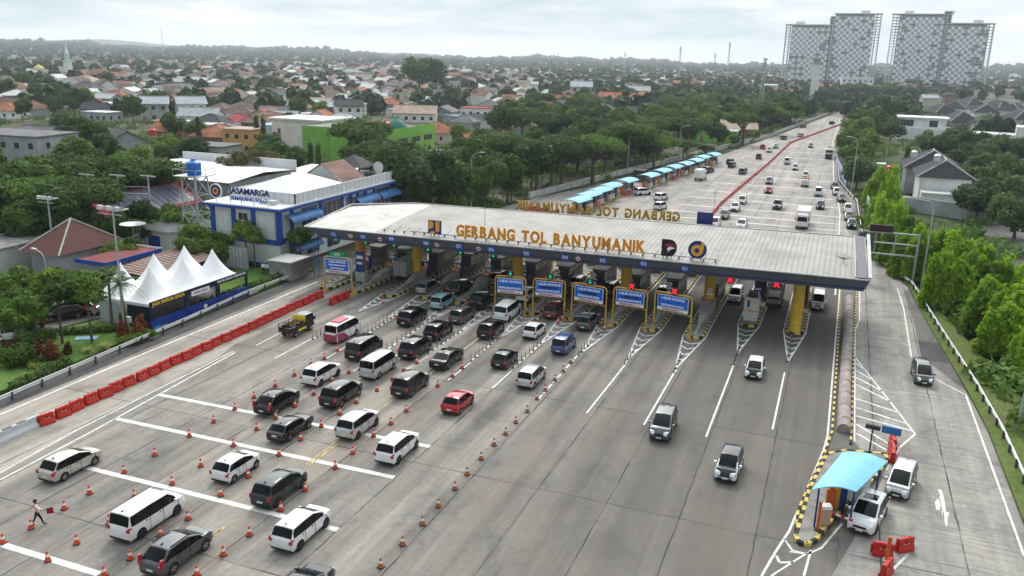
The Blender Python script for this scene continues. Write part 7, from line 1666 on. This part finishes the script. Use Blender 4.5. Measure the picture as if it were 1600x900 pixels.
# guardrails
def guardrail(pts,label,h=.78,rail=.32,thick=.07,step=3.0,white=False,name='guardrail',double=False):
    r=empty(name,(pts[0][0],pts[0][1],0),0,label,'guardrail'); o0=Vector((pts[0][0],pts[0][1],0)); b=MB(); M=M_wsign if white else M_steel
    P=[Vector((p[0],p[1],0))-o0 for p in pts]
    for p,q in zip(P[:-1],P[1:]):
        d=(q-p).normalized(); nrm=Vector((-d.y,d.x,0)); pf=[(0,h),(thick,h-.05),(thick,h-.12),(0,h-.15),(0,h-.18),(thick,h-.21),(thick,h-.28),(0,h-.32)]
        for (a,z),(c,z2) in zip(pf[:-1],pf[1:]):
            b.quad(p+nrm*a+Vector((0,0,z)),q+nrm*a+Vector((0,0,z)),q+nrm*c+Vector((0,0,z2)),p+nrm*c+Vector((0,0,z2)))
        b.quad(p+Vector((0,0,h)),q+Vector((0,0,h)),q+nrm*-.08+Vector((0,0,h)),p+nrm*-.08+Vector((0,0,h)))
        if double: bar(b,p-nrm*.35+Vector((0,0,h-.1)),q-nrm*.35+Vector((0,0,h-.1)),.06,.3)
    b.build('rail',M,r)
    acc=0; k=0
    for p,q in zip(P[:-1],P[1:]):
        L=(q-p).length; d=(q-p)/L; s=step-acc if acc else 0
        while s<L: 
            c=p+d*s; pb=MB(); pb.box(c.x-.16,c.x+.06,c.y-.06,c.y+.06,-.2,h-.02); pb.build('post',M_dsteel,r); s+=step; k+=1
            if k>95: break
        acc=L-(s-step)
    return r
gl=[(-62.2,24)]+[tuple(G(a,b_).xy) for a,b_ in ((0,634),(130,577),(300,503),(380,466),(470,432))]
guardrail(gl,'pale guardrail along the left shoulder between the lawn and the road',white=True)
gr_=[tuple(G(a,b_,.3).xy) for a,b_ in ((1390,420),(1425,445),(1462,505),(1525,603),(1565,673),(1600,750))]+[(14.6,40),(14.6,22)]
guardrail(gr_,'white guardrail curving down the right side of the ramp',white=True,step=2.6)
gr2=[tuple(G(a,b_,.3).xy) for a,b_ in ((1306,235),(1311,283),(1322,297),(1338,314),(1343,345),(1347,372))]
guardrail(gr2,'white curved rail at the right edge beyond the canopy',white=True,step=4)
# parapet on the far left
for (p,q,lb,h) in (((-58.2,160),(-27.2,341),'long concrete parapet behind the blue roofed booths',1.3),((-27.2,341),(-1.6,606),'far concrete parapet along the distant carriageway',1.2)):
    r=empty('parapet',(p[0],p[1],0),0,lb,'parapet'); b=MB(); d=Vector(q)-Vector(p); bar(b,(0,0,h/2),(d.x,d.y,h/2),.3,h); n=int(d.length/6); b.build('wall',M_gut,r)
    b=MB()
    for k in range(n): c=d*(k/n); bar(b,(c.x+.16,c.y,h/2),(c.x+d.normalized().x*.25+.16,c.y+d.normalized().y*.25,h/2),.1,h+.1)
    b.build('buttress',M_concd,r)
# right median: rounded pale beam, kerb rows
r=empty('median_beam',(0,0,0),0,'long rounded pinkish concrete beam between the exit lane and the ramp','divider')
pm=[G(1318,676),G(1320,600),G(1324,530),G(1327,470)]; b=MB(); M_pk=mat('pinkish_concrete',(.29,.245,.235),.8,var=.16,scale=1.2)
for p,q in zip(pm[:-1],pm[1:]):
    n=7; ra=.52
    for i in range(n):
        a0,a1=math.pi*i/n,math.pi*(i+1)/n; f=lambda c,a:(c.x+ra*math.cos(a),c.y,.25+ra*.95*math.sin(a)); b.quad(f(p,a0),f(q,a0),f(q,a1),f(p,a1))
c=pm[0]; b.add([(c.x+.52*math.cos(math.pi*i/7),c.y,.25+.5*math.sin(math.pi*i/7)) for i in range(8)]+[(c.x-.52,c.y,0),(c.x+.52,c.y,0)],[(0,1,2,3,4,5,6,7,8,9)]); 
for sx in (-.52,.52): b.quad((pm[0].x+sx,pm[0].y,0),(pm[-1].x+sx,pm[-1].y,0),(pm[-1].x+sx,pm[-1].y,.25),(pm[0].x+sx,pm[0].y,.25))
b.build('beam',M_pk,r)
b=MB()
for k in range(14): c=pm[0].lerp(pm[-1],(k+.5)/14); b.cone((c.x,c.y,.25),(c.x,c.y+.03,.25),.526,.526,16)
b.build('joints',M_concd,r)
def kerb_line(pts,label,w=.17,h=.15):
    r=empty('striped_kerb',(pts[0].x,pts[0].y,0),0,label,'kerb'); o0=Vector((pts[0].x,pts[0].y,0)); P=[p-o0 for p in pts]; b=MB(); k=0
    for p,q in zip(P[:-1],P[1:]):
        L=(q-p).length; n=max(1,int(L/.62))
        for i in range(n): bar(b,(p+(q-p)*(i/n))+Vector((0,0,h/2)),(p+(q-p)*((i+1)/n))+Vector((0,0,h/2)),w,h,k%2); k+=1
    b.build('blocks',[M_kerbk,M_kerby],r); return r
kerb_line([G(1243,830),G(1247,800),G(1262,765),G(1290,705),G(1300,675),G(1308,560),G(1314,452)],'long black and yellow kerb on the left of the pale beam')
kerb_line([G(1329,695),G(1331,640),G(1334,520),G(1339,455)],'black and yellow kerb on the right of the pale beam')
sheet('median_strip',ccw([tuple(G(a,b_).xy) for a,b_ in ((1315,452),(1309,560),(1301,676),(1292,706),(1328,706),(1331,640),(1334,520),(1338,455))]),.02,M_side)
# ramp toll island with curved blue canopy
io=[G(1243,832),G(1240,842),G(1248,852),G(1262,855),G(1276,848),G(1302,815),G(1372,745),G(1388,722),G(1384,712),G(1320,706),G(1290,712),G(1262,768)]
r=empty('ramp_island',(io[0].x,io[0].y,0),0,'kerbed island with a black and yellow edge at the ramp barrier','toll island'); o0=Vector((io[0].x,io[0].y,0)); ip=[tuple((p-o0).xy) for p in io]
b=MB(); b.prism(ip,-.1,.2); b.build('island_slab',M_concd,r); kerb(ip,.24,.2,r,.6)
kk=[G(1268,765,3.0),G(1317,706,3.0),G(1387,721,3.0),G(1338,768,3.0)]
c=sum(kk,Vector())/4; r=empty('booth_canopy',(c.x,c.y,.2),0,'large curved light blue canopy over the ramp booth','canopy'); M_ltb=mat('light_blue_sheet',(.19,.47,.60),.45,var=.06,scale=1.0)
def bar_n(z): return z-.2
b=MB(); n=8
U=[p-c for p in kk]
for i in range(n):
    t0_,t1_=i/n,(i+1)/n; hz_0,hz_1=.28*math.sin(math.pi*t0_),.28*math.sin(math.pi*t1_)
    def P4(t,h): 
        a=U[0].lerp(U[3],t); d_=U[1].lerp(U[2],t); return a+Vector((0,0,h+2.8)),d_+Vector((0,0,h+2.8))
    a0,d0_=P4(t0_,hz_0); a1,d1_=P4(t1_,hz_1); b.quad(a0,a1,d1_,d0_); e_=Vector((0,0,-.06)); b.quad(a0+e_,d0_+e_,d1_+e_,a1+e_); b.quad(a0,a0+e_,a1+e_,a1); b.quad(d0_,d1_,d1_+e_,d0_+e_)
b.build('sheet',M_ltb,r)
for p in U: pb=MB(); w_=p*.8; pb.cone((w_.x,w_.y,0),(w_.x,w_.y,2.85),.06,.06,8); pb.build('post',M_bluep,r)
def prop(px,py,name,label,cat,parts,rz=0,z=.2):
    q=G(px,py,z); r=empty(name,(q.x,q.y,z),rz,label,cat)
    for nm,bx,m in parts:
        b=MB()
        for t in bx: b.box(*t)
        b.build(nm,m,r)
    return r
M_orp=mat('orange_red_panel',(.50,.11,.03),.5,var=.1); M_tan=mat('tan_panel',(.48,.33,.2),.6,var=.1)
prop(1310,792,'payment_kiosk','yellow and blue payment kiosk under the ramp canopy','kiosk',(('yellow_side',((-.5,-.1,-.2,.2,0,2.0),),M_ycol),('blue_side',((-.1,.35,-.25,.3,0,1.9),),M_bluep)),.5)
prop(1297,797,'ticket_post','orange upright panel beside the payment kiosk','panel',(('board',((-.35,.25,-.08,.08,0,1.5),),M_orp),('cap',((-.2,.1,-.06,.06,1.5,1.65),),M_orp)),.4)
prop(1287,818,'barrier_machine','tan barrier machine with a white top on the ramp island','barrier machine',(('casing',((-.3,.3,-.25,.25,0,1.1),),M_tan),('top',((-.32,.32,-.27,.27,1.1,1.3),),M_wsign)),.3)
prop(1277,828,'bollard','tall orange bollard at the tip of the ramp island','bollard',(('tube',((-.1,.1,-.1,.1,0,1.9),),M_orp),('base_plate',((-.18,.18,-.18,.18,0,.06),),M_rub)))
o=prop(1290,818,'boom_gate','red and white striped barrier arm in front of the white SUV','barrier arm',(('arm',((0,1.7,-.04,.04,.8,.9),),M_wsign),('red_bands',((.3,.55,-.05,.05,.79,.91),(.85,1.1,-.05,.05,.79,.91),(1.35,1.6,-.05,.05,.79,.91)),M_redtxt)),-.35)
prop(1338,770,'booth_cabin','small booth cabin under the ramp canopy','booth',(('cabin',((-.5,.5,-1.2,1.2,0,1.0),(-.5,.5,-1.2,1.2,2.1,2.3)),M_boothw),('glazing',((-.46,.46,-1.16,1.16,1.0,2.1),),M_glass2)),-.35)
prop(1385,879,'bollard','orange striped bollard between loose red barriers on the ramp','bollard',(('tube',((-.1,.1,-.1,.1,.1,1.7),),M_orp),('base_plate',((-.22,.22,-.22,.22,0,.2),),M_conc)),z=0)
prop(1357,715,'camera_unit','dark camera unit behind the ramp canopy','camera',(('housing',((-.5,.5,-.15,.15,2.3,2.6),(-.05,.05,-.05,.05,0,2.3)),M_booth),('screen',((.6,1.9,-.04,.04,2.2,2.75),),M_aw)),-.2)
# sign gantry at the right end of the canopy
q=G(1385,442); r=empty('sign_gantry',(6.4,121,0),0,'grey steel gantry with a dark message board beside the canopy end','sign gantry')
b=MB()
for x in (-3.0,4.4): b.box(x-.12,x+.12,-.12,.12,0,6.6)
b.build('post',M_steel,r); b=MB()
for z in (3.6,5.1,6.5): b.box(-3,4.4,-.1,.1,z-.08,z+.08)
for x in (-.8,1.6): b.box(x-.05,x+.05,-.08,.08,3.6,6.5)
b.build('truss',M_steel,r); b=MB(); b.box(-1.7,1.2,-.3,-.1,6.6,7.5); b.build('message_board',mat('board_dark_maroon',(.04,.012,.02),.5,var=0),r)
b=MB(); b.box(-2.9,-1.0,-.16,-.11,3.8,6.3); b.build('mesh_panel',M_dsteel,r)
# blue roofed booths beyond the gate, one island each
def sat_proto():
    r=empty('lane_booth',(0,0,0)); b=MB(); o_=outline(.9,-3.4,6.6); b.prism(o_,-.1,.2); b.build('island_slab',M_concd,r); kerb(o_,.24,.2,r,.55)
    b=MB(); n=6
    for i in range(n):
        t0_,t1_=-1+2*i/n,-1+2*(i+1)/n; x0,x1=t0_*1.9,t1_*1.9; z0_,z1_=3.35-.45*t0_**2,3.35-.45*t1_**2
        b.add([(x0,-2.9,z0_),(x1,-2.9,z1_),(x1,3.1,z1_),(x0,3.1,z0_),(x0,-2.9,z0_-.07),(x1,-2.9,z1_-.07),(x1,3.1,z1_-.07),(x0,3.1,z0_-.07)],[(0,1,2,3),(7,6,5,4),(0,4,5,1),(2,6,7,3)])
    b.build('blue_canopy',M_ltb,r)
    for x,y in ((-.8,-2.2),(.8,-2.2),(.8,2.4),(-.8,2.4)): b=MB(); b.cone((x,y,.2),(x,y,3.1),.05,.05,6); b.build('post',M_steel,r)
    b=MB(); b.box(-.55,.55,-.6,1.9,.2,1.2); b.box(-.55,.55,-.6,1.9,2.3,2.45); b.build('cabin',M_boothw,r); b=MB(); b.box(-.5,.5,-.55,1.85,1.2,2.3); b.build('glazing',M_glass2,r)
    b=MB(); b.box(-.3,.3,-2.6,-2.1,.2,1.8); b.build('orange_panel',M_orp,r); b=MB(); b.box(-.4,.2,-1.6,-1.1,.2,1.6); b.build('tan_machine',M_tan,r); b=MB(); b.box(-.3,.3,3.4,3.8,.2,2.3); b.build('blue_totem',M_bluep,r)
    b=MB(); b.box(-.25,.25,4.6,5.2,.2,1.3); b.build('tan_machine',M_tan,r); b=MB(); b.cone((.3,-2.9,.2),(.3,-2.9,1.7),.09,.09,8); b.build('orange_bollard',M_orp,r)
    b=MB(); b.cone((0,3.0,3),(0,3.0,4.7),.025,.02,5); b.build('antenna',M_dsteel,r); return r
SP=sat_proto()
SL=[(901,310),(917,302),(935,295),(952,288),(978,280),(1013,272),(1033,265),(1051,259),(1069,254),(1085,249),(1096,244),(1113,240)]
for i,(px,py) in enumerate(SL):
    q=G(px,py,3.2); o=copy_tree(SP,loc=(q.x,q.y,0.012),rz=R(-9)); tag(o,'light blue roofed booth beyond the gate, %s of the row from the near end'%ordw(i+1),'toll booth','blue roofed booths beyond the gate')
remove_tree(SP)
prop(1000,283,'dark_container','dark box standing between two blue roofed booths','container',(('body',((-1.3,1.3,-1.5,1.5,0,2.6),),M_booth),('lid',((-1.35,1.35,-1.55,1.55,2.6,2.7),),M_black)),-.1,0)
r=prop(752,318,'round_hut','grey rounded hut behind the canopy roof','hut',(('door',((-.6,.6,-1.62,-1.5,0,2.0),),M_booth),),0,0); b=MB(); b.cone((0,0,0),(0,0,2.6),1.7,1.7,16); b.cone((0,0,2.6),(0,0,3.4),1.7,.6,16); b.build('shell',M_steel,r,50); 
# white tent pavilions with concave peaks
M_tent=mat('tent_white',(.80,.80,.81),.6,var=.03,scale=.8)
def tent(x0,x1,y0,y1,label):
    cx,cy_=(x0+x1)/2,(y0+y1)/2; hx,hy=(x1-x0)/2,(y1-y0)/2; r=empty('peaked_tent',(cx,cy_,0),0,label,'tent','white peaked tents'); n=28; L=9; vs=[];fs=[]
    for i in range(L):
        t=i/(L-1); s=1-t; z=2.7+3.3*(t**1.5) ; 
        for j in range(n):
            a=2*math.pi*(j+.5)/n-math.pi*.75; ca,sa=math.cos(a),math.sin(a); m_=max(abs(ca),abs(sa)); sq=(1/m_); rr=s*(sq*(s**.8)+1*(1-s**.8)); zz=z-(.28*(sq-1)*s*(1-s)*2 if t>0 else 0)
            vs.append((ca*rr*hx,sa*rr*hy,zz))
    for i in range(L-1):
        for j in range(n): fs.append((i*n+j,i*n+(j+1)%n,(i+1)*n+(j+1)%n,(i+1)*n+j))
    b=MB(); b.add(vs,fs); b.build('roof',M_tent,r,70)
    b=MB(); m=16
    for s_,ax in ((-1,0),(1,0),(-1,1),(1,1)):
        for k in range(m):
            u0,u1=-1+2*k/m,-1+2*(k+1)/m; f=(lambda u,z:(s_*hx,u*hy,z)) if ax==0 else (lambda u,z:(u*hx,s_*hy,z)); b.add([f(u0,2.7),f(u1,2.7),f(u1,2.45),f((u0+u1)/2,2.36),f(u0,2.45)],[(0,1,2,3,4)])
    b.build('valance',M_tent,r)
    for sx in (-1,1):
        for sy in (-1,1): b=MB(); b.cone((sx*hx*.97,sy*hy*.97,0),(sx*hx*.97,sy*hy*.97,2.7),.05,.05,6); b.build('pole',M_steel,r)
    return r
ty=[63.4,68.1,72.8,77.5]; tx=[-71.4,-67.4,-63.4]
for j in range(2):
    for i in range(3): tent(tx[1-j],tx[2-j],ty[i]+.02,ty[i+1]-.02,'white peaked tent, %s of the %s row'%(('nearest','middle','farthest')[i],('roadside','back')[j]))
M_bn=mat('banner_blue',(.008,.04,.22),.5,var=.1,scale=.5); M_bdk=mat('banner_dark',(.008,.012,.03),.5,var=0)
r=empty('banner_wall',(-63.2,70.6,0),R(0),'blue banner wall with JASA MARGA SIAGA in yellow letters along the tents','banner')
b=MB(); b.box(-.06,.06,-7.6,7.6,0,1.15); b.build('lower_panel',M_bn,r); b=MB(); b.box(-.06,.06,-7.6,7.6,2.45,3.05); 
for y in (-7.6,-2.8,2.2,7.2): b.box(-.06,.06,y,y+.6 if y<7 else y+.4,1.15,2.45)
b.build('upper_panel',M_bdk,r)
text('words','JASA MARGA SIAGA',mat('banner_yellow',(.72,.50,.03),.5,var=0),r,face_M((.075,-5.0,2.75),RIGHT),.52,.006,.012)
text('words','POS PELAYANAN OPERASIONAL',M_wsign,r,face_M((.075,4.9,2.78),RIGHT),.34,.006,.01)
b=MB(); b.box(.06,.10,-1.7,1.1,2.2,2.75); o=b.build('white_plate',M_wsign,r); text('words','POSKO SIAGA',M_lnavy,o,face_M((.11,-.3,2.47),RIGHT),.34,.004,.008)
b=MB(); b.cone((.07,.3,.62),(.09,.3,.62),.26,.26,14); b.build('shield_mark',M_wsign,r)
b=MB()
for k in range(9): y=-7.4+k*.23; b.add([(.068,y,.05),(.068,y+.34,.05),(.068,y+.2,.5-.03*k+.12*(k%2))],[(0,1,2)])
b.build('light_blue_figures',mat('banner_light_blue',(.10,.40,.62),.5,var=.2,scale=2),r)
r=empty('tent_side_wall',(-66.9,63.3,0),0,'pale grey side wall under the nearest tents','wall panel'); b=MB(); b.box(-3.4,-.9,0,.05,0,2.5); b.build('grey_sheet',mat('tent_side_grey',(.42,.44,.47),.7,var=.05),r); b=MB(); b.box(.4,3.4,-.0,.05,0,2.4); b.build('blue_sheet',M_bdk,r)
# lamp posts and masts
def lamp(x,y,h,arm,label,az=0,name='street_lamp',grp='street lamps',m=M_steel):
    r=empty(name,(x,y,0),az,label,'street lamp',grp); b=MB(); b.cone((0,0,-.1),(0,0,h-1),.13,.08,8); pts=[(0,0,h-1),(.15,0,h-.4),(.6,0,h),(arm,0,h+.25)]; b.tube(pts,.05,6); b.build('pole',m,r,50)
    b=MB(); b.box(arm-.1,arm+.75,-.14,.14,h+.2,h+.32); b.build('lamp_head',M_boothw,r); return r
def topfix(px,py,Y): d=CR@_ray(px,py); t=Y/d.y; return d.x*t,CH+d.z*t
def lamp_px(pxb,pyb,pyt,arm,label,az): q=G(pxb,pyb); x,zt=topfix(pxb,pyt,q.y); lamp(q.x,q.y,zt-.2,arm,label,az)
lamp_px(736,333,238,1.6,'curved street lamp behind the middle of the canopy, left one',R(20)); lamp_px(843,300,228,1.6,'curved street lamp by the near end of the blue roofed booths',R(20)); lamp_px(980,270,205,1.6,'curved street lamp behind the middle blue roofed booths',R(20)); lamp_px(1060,252,196,1.6,'curved street lamp behind the far blue roofed booths',R(20))
q=G(1439,452); x,zt=topfix(1460,315,q.y); lamp(q.x,q.y,zt,3.0,'tall curved street lamp on the grass verge at the right',R(178))
q=G(1382,262); lamp(q.x,q.y,9,2,'slim street lamp by the roadside kiosk, farther right',R(0)); q=G(1330,300); lamp(q.x,q.y,12,2,'slim street lamp left of the roadside kiosk',R(150))
q=G(1590,672); lamp(q.x,q.y,1.0+6,1.5,'lamp post cut off by the right edge of the picture',R(0))
q=G(78,470); lamp(q.x,q.y,5.5,1.6,'short curved street lamp among bushes near the left edge',R(170))
def mast(px,py,pyt,label,w=1.5):
    q=G(px,py); x,zt=topfix(px,pyt,q.y); r=empty('light_mast',(q.x,q.y,0),0,label,'light mast','floodlight masts'); b=MB(); b.cone((0,0,-.1),(0,0,zt),.16,.08,8); b.build('pole',M_steel,r,50)
    b=MB(); b.tube([(-w,-.4,zt),(w,-.4,zt),(w,.5,zt),(-w,.5,zt),(-w,-.4,zt)],.05,5); b.tube([(-w,-.4,zt-.5),(w,-.4,zt-.5)],.05,5); b.build('head_frame',M_steel,r)
    for x in (-w*.7,0,w*.7): b=MB(); b.box(x-.25,x+.25,-.65,-.3,zt-.1,zt+.3); b.build('floodlight',M_boothw,r)
mast(196,524,328,'tall floodlight mast standing between the tent and the palms'); mast(684,318,236,'slim floodlight mast behind the canopy and left of a curved lamp',.9)
mast(88,424,311,'grey mast rising in front of the maroon pyramid roof',1.2)
# power poles with a transformer
r=empty('power_poles',(-95.5,91.5,0),0,'row of concrete power poles with cross arms and insulators behind the pyramid roof','power line'); 
for x in (-4,0,4): b=MB(); b.cone((x,x*.4,0),(x,x*.4,10.3),.17,.12,8); b.build('pole',M_conc,r); b=MB(); b.box(x-1.4,x+1.4,x*.4-.07,x*.4+.07,10.1,10.25); b.build('cross_arm',M_steel,r)
b=MB(); bar(b,(-4,-1.6,7.6),(4,1.6,7.6),.14,.14); bar(b,(-4,-1.6,8.6),(4,1.6,8.6),.08,.08)
for k in range(9): x=-3.5+k*.87; b.cone((x,x*.4,7.1),(x,x*.4,7.6),.09,.09,6)
b.build('busbar',M_steel,r); b=MB(); b.box(1.8,3.6,-.2,1.2,4.2,5.6); b.build('transformer',M_boothw,r)
r=empty('satellite_dish',(-88.5,86.6,3.2),0,'wide mesh satellite dish behind the pyramid roof','satellite dish'); b=MB(); n=18
vs=[(0,0,1.0)]+[(1.7*math.cos(6.283*i/n),1.7*math.sin(6.283*i/n),1.5) for i in range(n)]; b.add(vs,[(0,1+i,1+(i+1)%n) for i in range(n)]); b.build('mesh_dish',M_steel,r); b=MB(); b.cone((0,0,-3.2),(0,0,1.0),.1,.08,8); b.build('stand',M_steel,r)
prop(203,520,'meter_box','white meter box on a post at the lawn edge','utility box',(('box',((-.25,.25,-.15,.15,1.1,1.7),),M_boothw),('post',((-.05,.05,-.05,.05,0,1.1),),M_steel)),z=.08)
prop(135,529,'manhole_cover','pale blue cover on the lawn under a clipped tree','cover',(('slab',((-1.0,1.0,-.5,.5,0,.08),),mat('faded_blue_paint',(.16,.32,.42),.6,var=.25,scale=3)),),.6,.08)
# ------------------------------------------------ people
M_skin=mat('skin',(.26,.14,.09),.6,var=0); M_hair=mat('hair_black',(.012,.011,.01),.6,var=0); M_shirt=mat('white_shirt',(.70,.70,.70),.8,var=0); M_trs=mat('black_trousers',(.015,.015,.018),.8,var=0); M_vest=mat('orange_vest',(.75,.12,.03),.6,var=.05); M_shoe=mat('shoes',(.01,.01,.01),.5,var=0)
def person(x,y,rz,label,pose='walk',shirt=None,trs=None,vest=False,flag=False,z=.012,grp=None):
    r=empty('person',(x,y,z),rz,label,'person',grp)
    V=[];E=[];Rd=[]
    def j(p,rad,par_=None):
        V.append(p); Rd.append(rad*(1.18 if rad>.03 else 1))
        if par_ is not None: E.append((par_,len(V)-1))
        return len(V)-1
    st=.26 if pose=='walk' else .04
    pel=j((0,0,.93),.125); bel=j((0,.0,1.08),.125,pel); ch=j((0,0,1.28),.145,bel); nk0=j((0,0,1.42),.075,ch); nk=j((0,.01,1.48),.052,nk0); hd=j((0,.02,1.56),.085,nk); h2=j((0,.025,1.64),.088,hd); top=j((0,.015,1.70),.06,h2); ns=j((0,.105,1.60),.018,hd)
    ends=[]
    for s in (-1,1):
        f=st*s
        hp=j((s*.09,0,.88),.088,pel); kn=j((s*.10,f*.55+.04,.50),.058,hp); an=j((s*.10,f*1.15-.02,.10 if f>=0 else .13),.04,kn); j((s*.115,f*1.15+.14,.04),.035,an)
        sh=j((s*.185,0,1.38),.058,ch); 
        if s==1 and flag: el=j((.25,.12,1.16),.042,sh); wr_=j((.27,.36,1.12),.03,el); hdv=(.27,.43,1.11); fd=Vector((0,.07,-.015))
        else: el=j((s*.25,-f*.25-.02,1.12),.042,sh); wr_=j((s*.26,-f*.55+.06,.90),.03,el); hdv=(s*.26,-f*.6+.09,.83); fd=Vector((0,.015,-.07))
        pm_=j(hdv,.034,wr_)
        for k in range(4):
            o=Vector((0,(k-1.5)*.018,0)) if abs(fd.z)>.05 else Vector(((k-1.5)*.018,0,0)); a=Vector(hdv)+o+fd*.4; q1_=j(tuple(a),.010,pm_); j(tuple(a+fd*(.55+.12*(k in(1,2)))+Vector((0,0,-.012))),.008,q1_)
        t1=j(tuple(Vector(hdv)+Vector((-s*.035,.02,.0))),.011,pm_); j(tuple(Vector(hdv)+Vector((-s*.05,.04,-.02))),.009,t1)
    me=bpy.data.meshes.new('sk'); me.from_pydata(V,E,[]); o=link('sk',me); sm=o.modifiers.new('s','SKIN'); o.modifiers.new('u','SUBSURF').levels=1
    bpy.context.view_layer.update()
    for i,sv in enumerate(me.skin_vertices[0].data): sv.radius=(Rd[i],Rd[i]*(.8 if i in(pel,bel,ch) else 1)); sv.use_root=(i==0)
    me.update(); bpy.context.view_layer.update()
    bme=bpy.data.meshes.new_from_object(o.evaluated_get(bpy.context.evaluated_depsgraph_get())); bpy.data.objects.remove(o)
    for m in (M_skin,shirt or M_shirt,trs or M_trs,M_hair,M_shoe): bme.materials.append(m)
    for p in bme.polygons:
        c=p.center; p.use_smooth=True
        d_hand=abs(c.x)>.22 and (c.z<.93 or c.y>.34)
        p.material_index=4 if c.z<.085 else (0 if d_hand else (2 if c.z<.96 and abs(c.x)<.24 else (1 if c.z<1.45 else (3 if c.z>1.655 or (c.z>1.56 and c.y<.0) else 0))))
    link('body',bme,r)
    b=MB(); b.cone((0,.0,1.655),(0,.0,1.74),.105,.07,12); b.cone((0,-.035,1.57),(0,-.03,1.68),.09,.10,12); b.build('hair',M_hair,r,80)
    b=MB()
    for s in (-1,1): b.cone((s*.033,.1,1.61),(s*.033,.112,1.61),.012,.010,8)
    b.build('eyes',M_black,r)
    if vest:
        b=MB(); n=16; lv=[(.98,.165,.125),(1.15,.17,.135),(1.3,.185,.145),(1.41,.15,.11)]; vs=[(a*math.cos(6.283*i/n),c_*math.sin(6.283*i/n),zz) for zz,a,c_ in lv for i in range(n)]; b.add(vs,[(k*n+i,k*n+(i+1)%n,(k+1)*n+(i+1)%n,(k+1)*n+i) for k in range(3) for i in range(n)]); vo=b.build('vest',M_vest,r,70)
        b=MB(); b.cone((0,0,1.08),(0,0,1.13),.175,.178,16); b.build('reflective_strip',M_wsign,vo)
    return r
q=G(60,821); person(q.x,q.y,R(-35),'person in an orange vest, white shirt and black trousers walking with a red flag','walk',vest=True,flag=True)
c=Matrix.Rotation(R(-35),3,'Z')@Vector((.27,.43,1.11)); fl_=empty('signal_flag',(q.x+c.x,q.y+c.y,1.12),R(-35),'small dark red flag held by the person in the orange vest','flag'); b=MB(); b.cone((0,-.05,-.05),(0,.45,.05),.012,.012,6); b.build('stick',M_steel,fl_)
b=MB(); vs=[]; 
for i in range(5):
    for j_ in range(4): vs.append((.03*math.sin(i*1.6+j_),.08+i*.09,.02+i*.01-j_*.13-.02*i))
b.add(vs,[(i*4+k,(i+1)*4+k,(i+1)*4+k+1,i*4+k+1) for i in range(4) for k in range(3)]); b.build('cloth',mat('flag_red',(.28,.01,.03),.7,var=0),fl_)
for px,py,a,lb,v,t_ in ((412,430,20,'person in a white shirt standing left of another by the office corner',False,None),(418,431,200,'person in a pale shirt standing right of another by the office corner',False,mat('grey_trousers',(.06,.06,.07),.8,var=0))):
    q=G(px,py); person(q.x,q.y,R(a),lb,'stand',None,t_,z=.05,grp=None)
# ------------------------------------------------ haze
b=MB(); b.box(-6400,6400,-2400,6400,-1.3,128); hm=bpy.data.materials.new('haze_air'); hm.use_nodes=True; t=hm.node_tree; t.nodes.clear()
pv=t.nodes.new('ShaderNodeVolumePrincipled'); pv.inputs['Color'].default_value=(.86,.93,1.0,1); pv.inputs['Density'].default_value=.000135; pv.inputs['Density Attribute'].default_value=''; pv.inputs['Anisotropy'].default_value=.55
oo=t.nodes.new('ShaderNodeOutputMaterial'); t.links.new(pv.outputs[0],oo.inputs['Volume'])
hz_=b.build('haze',hm); tag(hz_,kind='stuff'); hz_.display_type='WIRE'
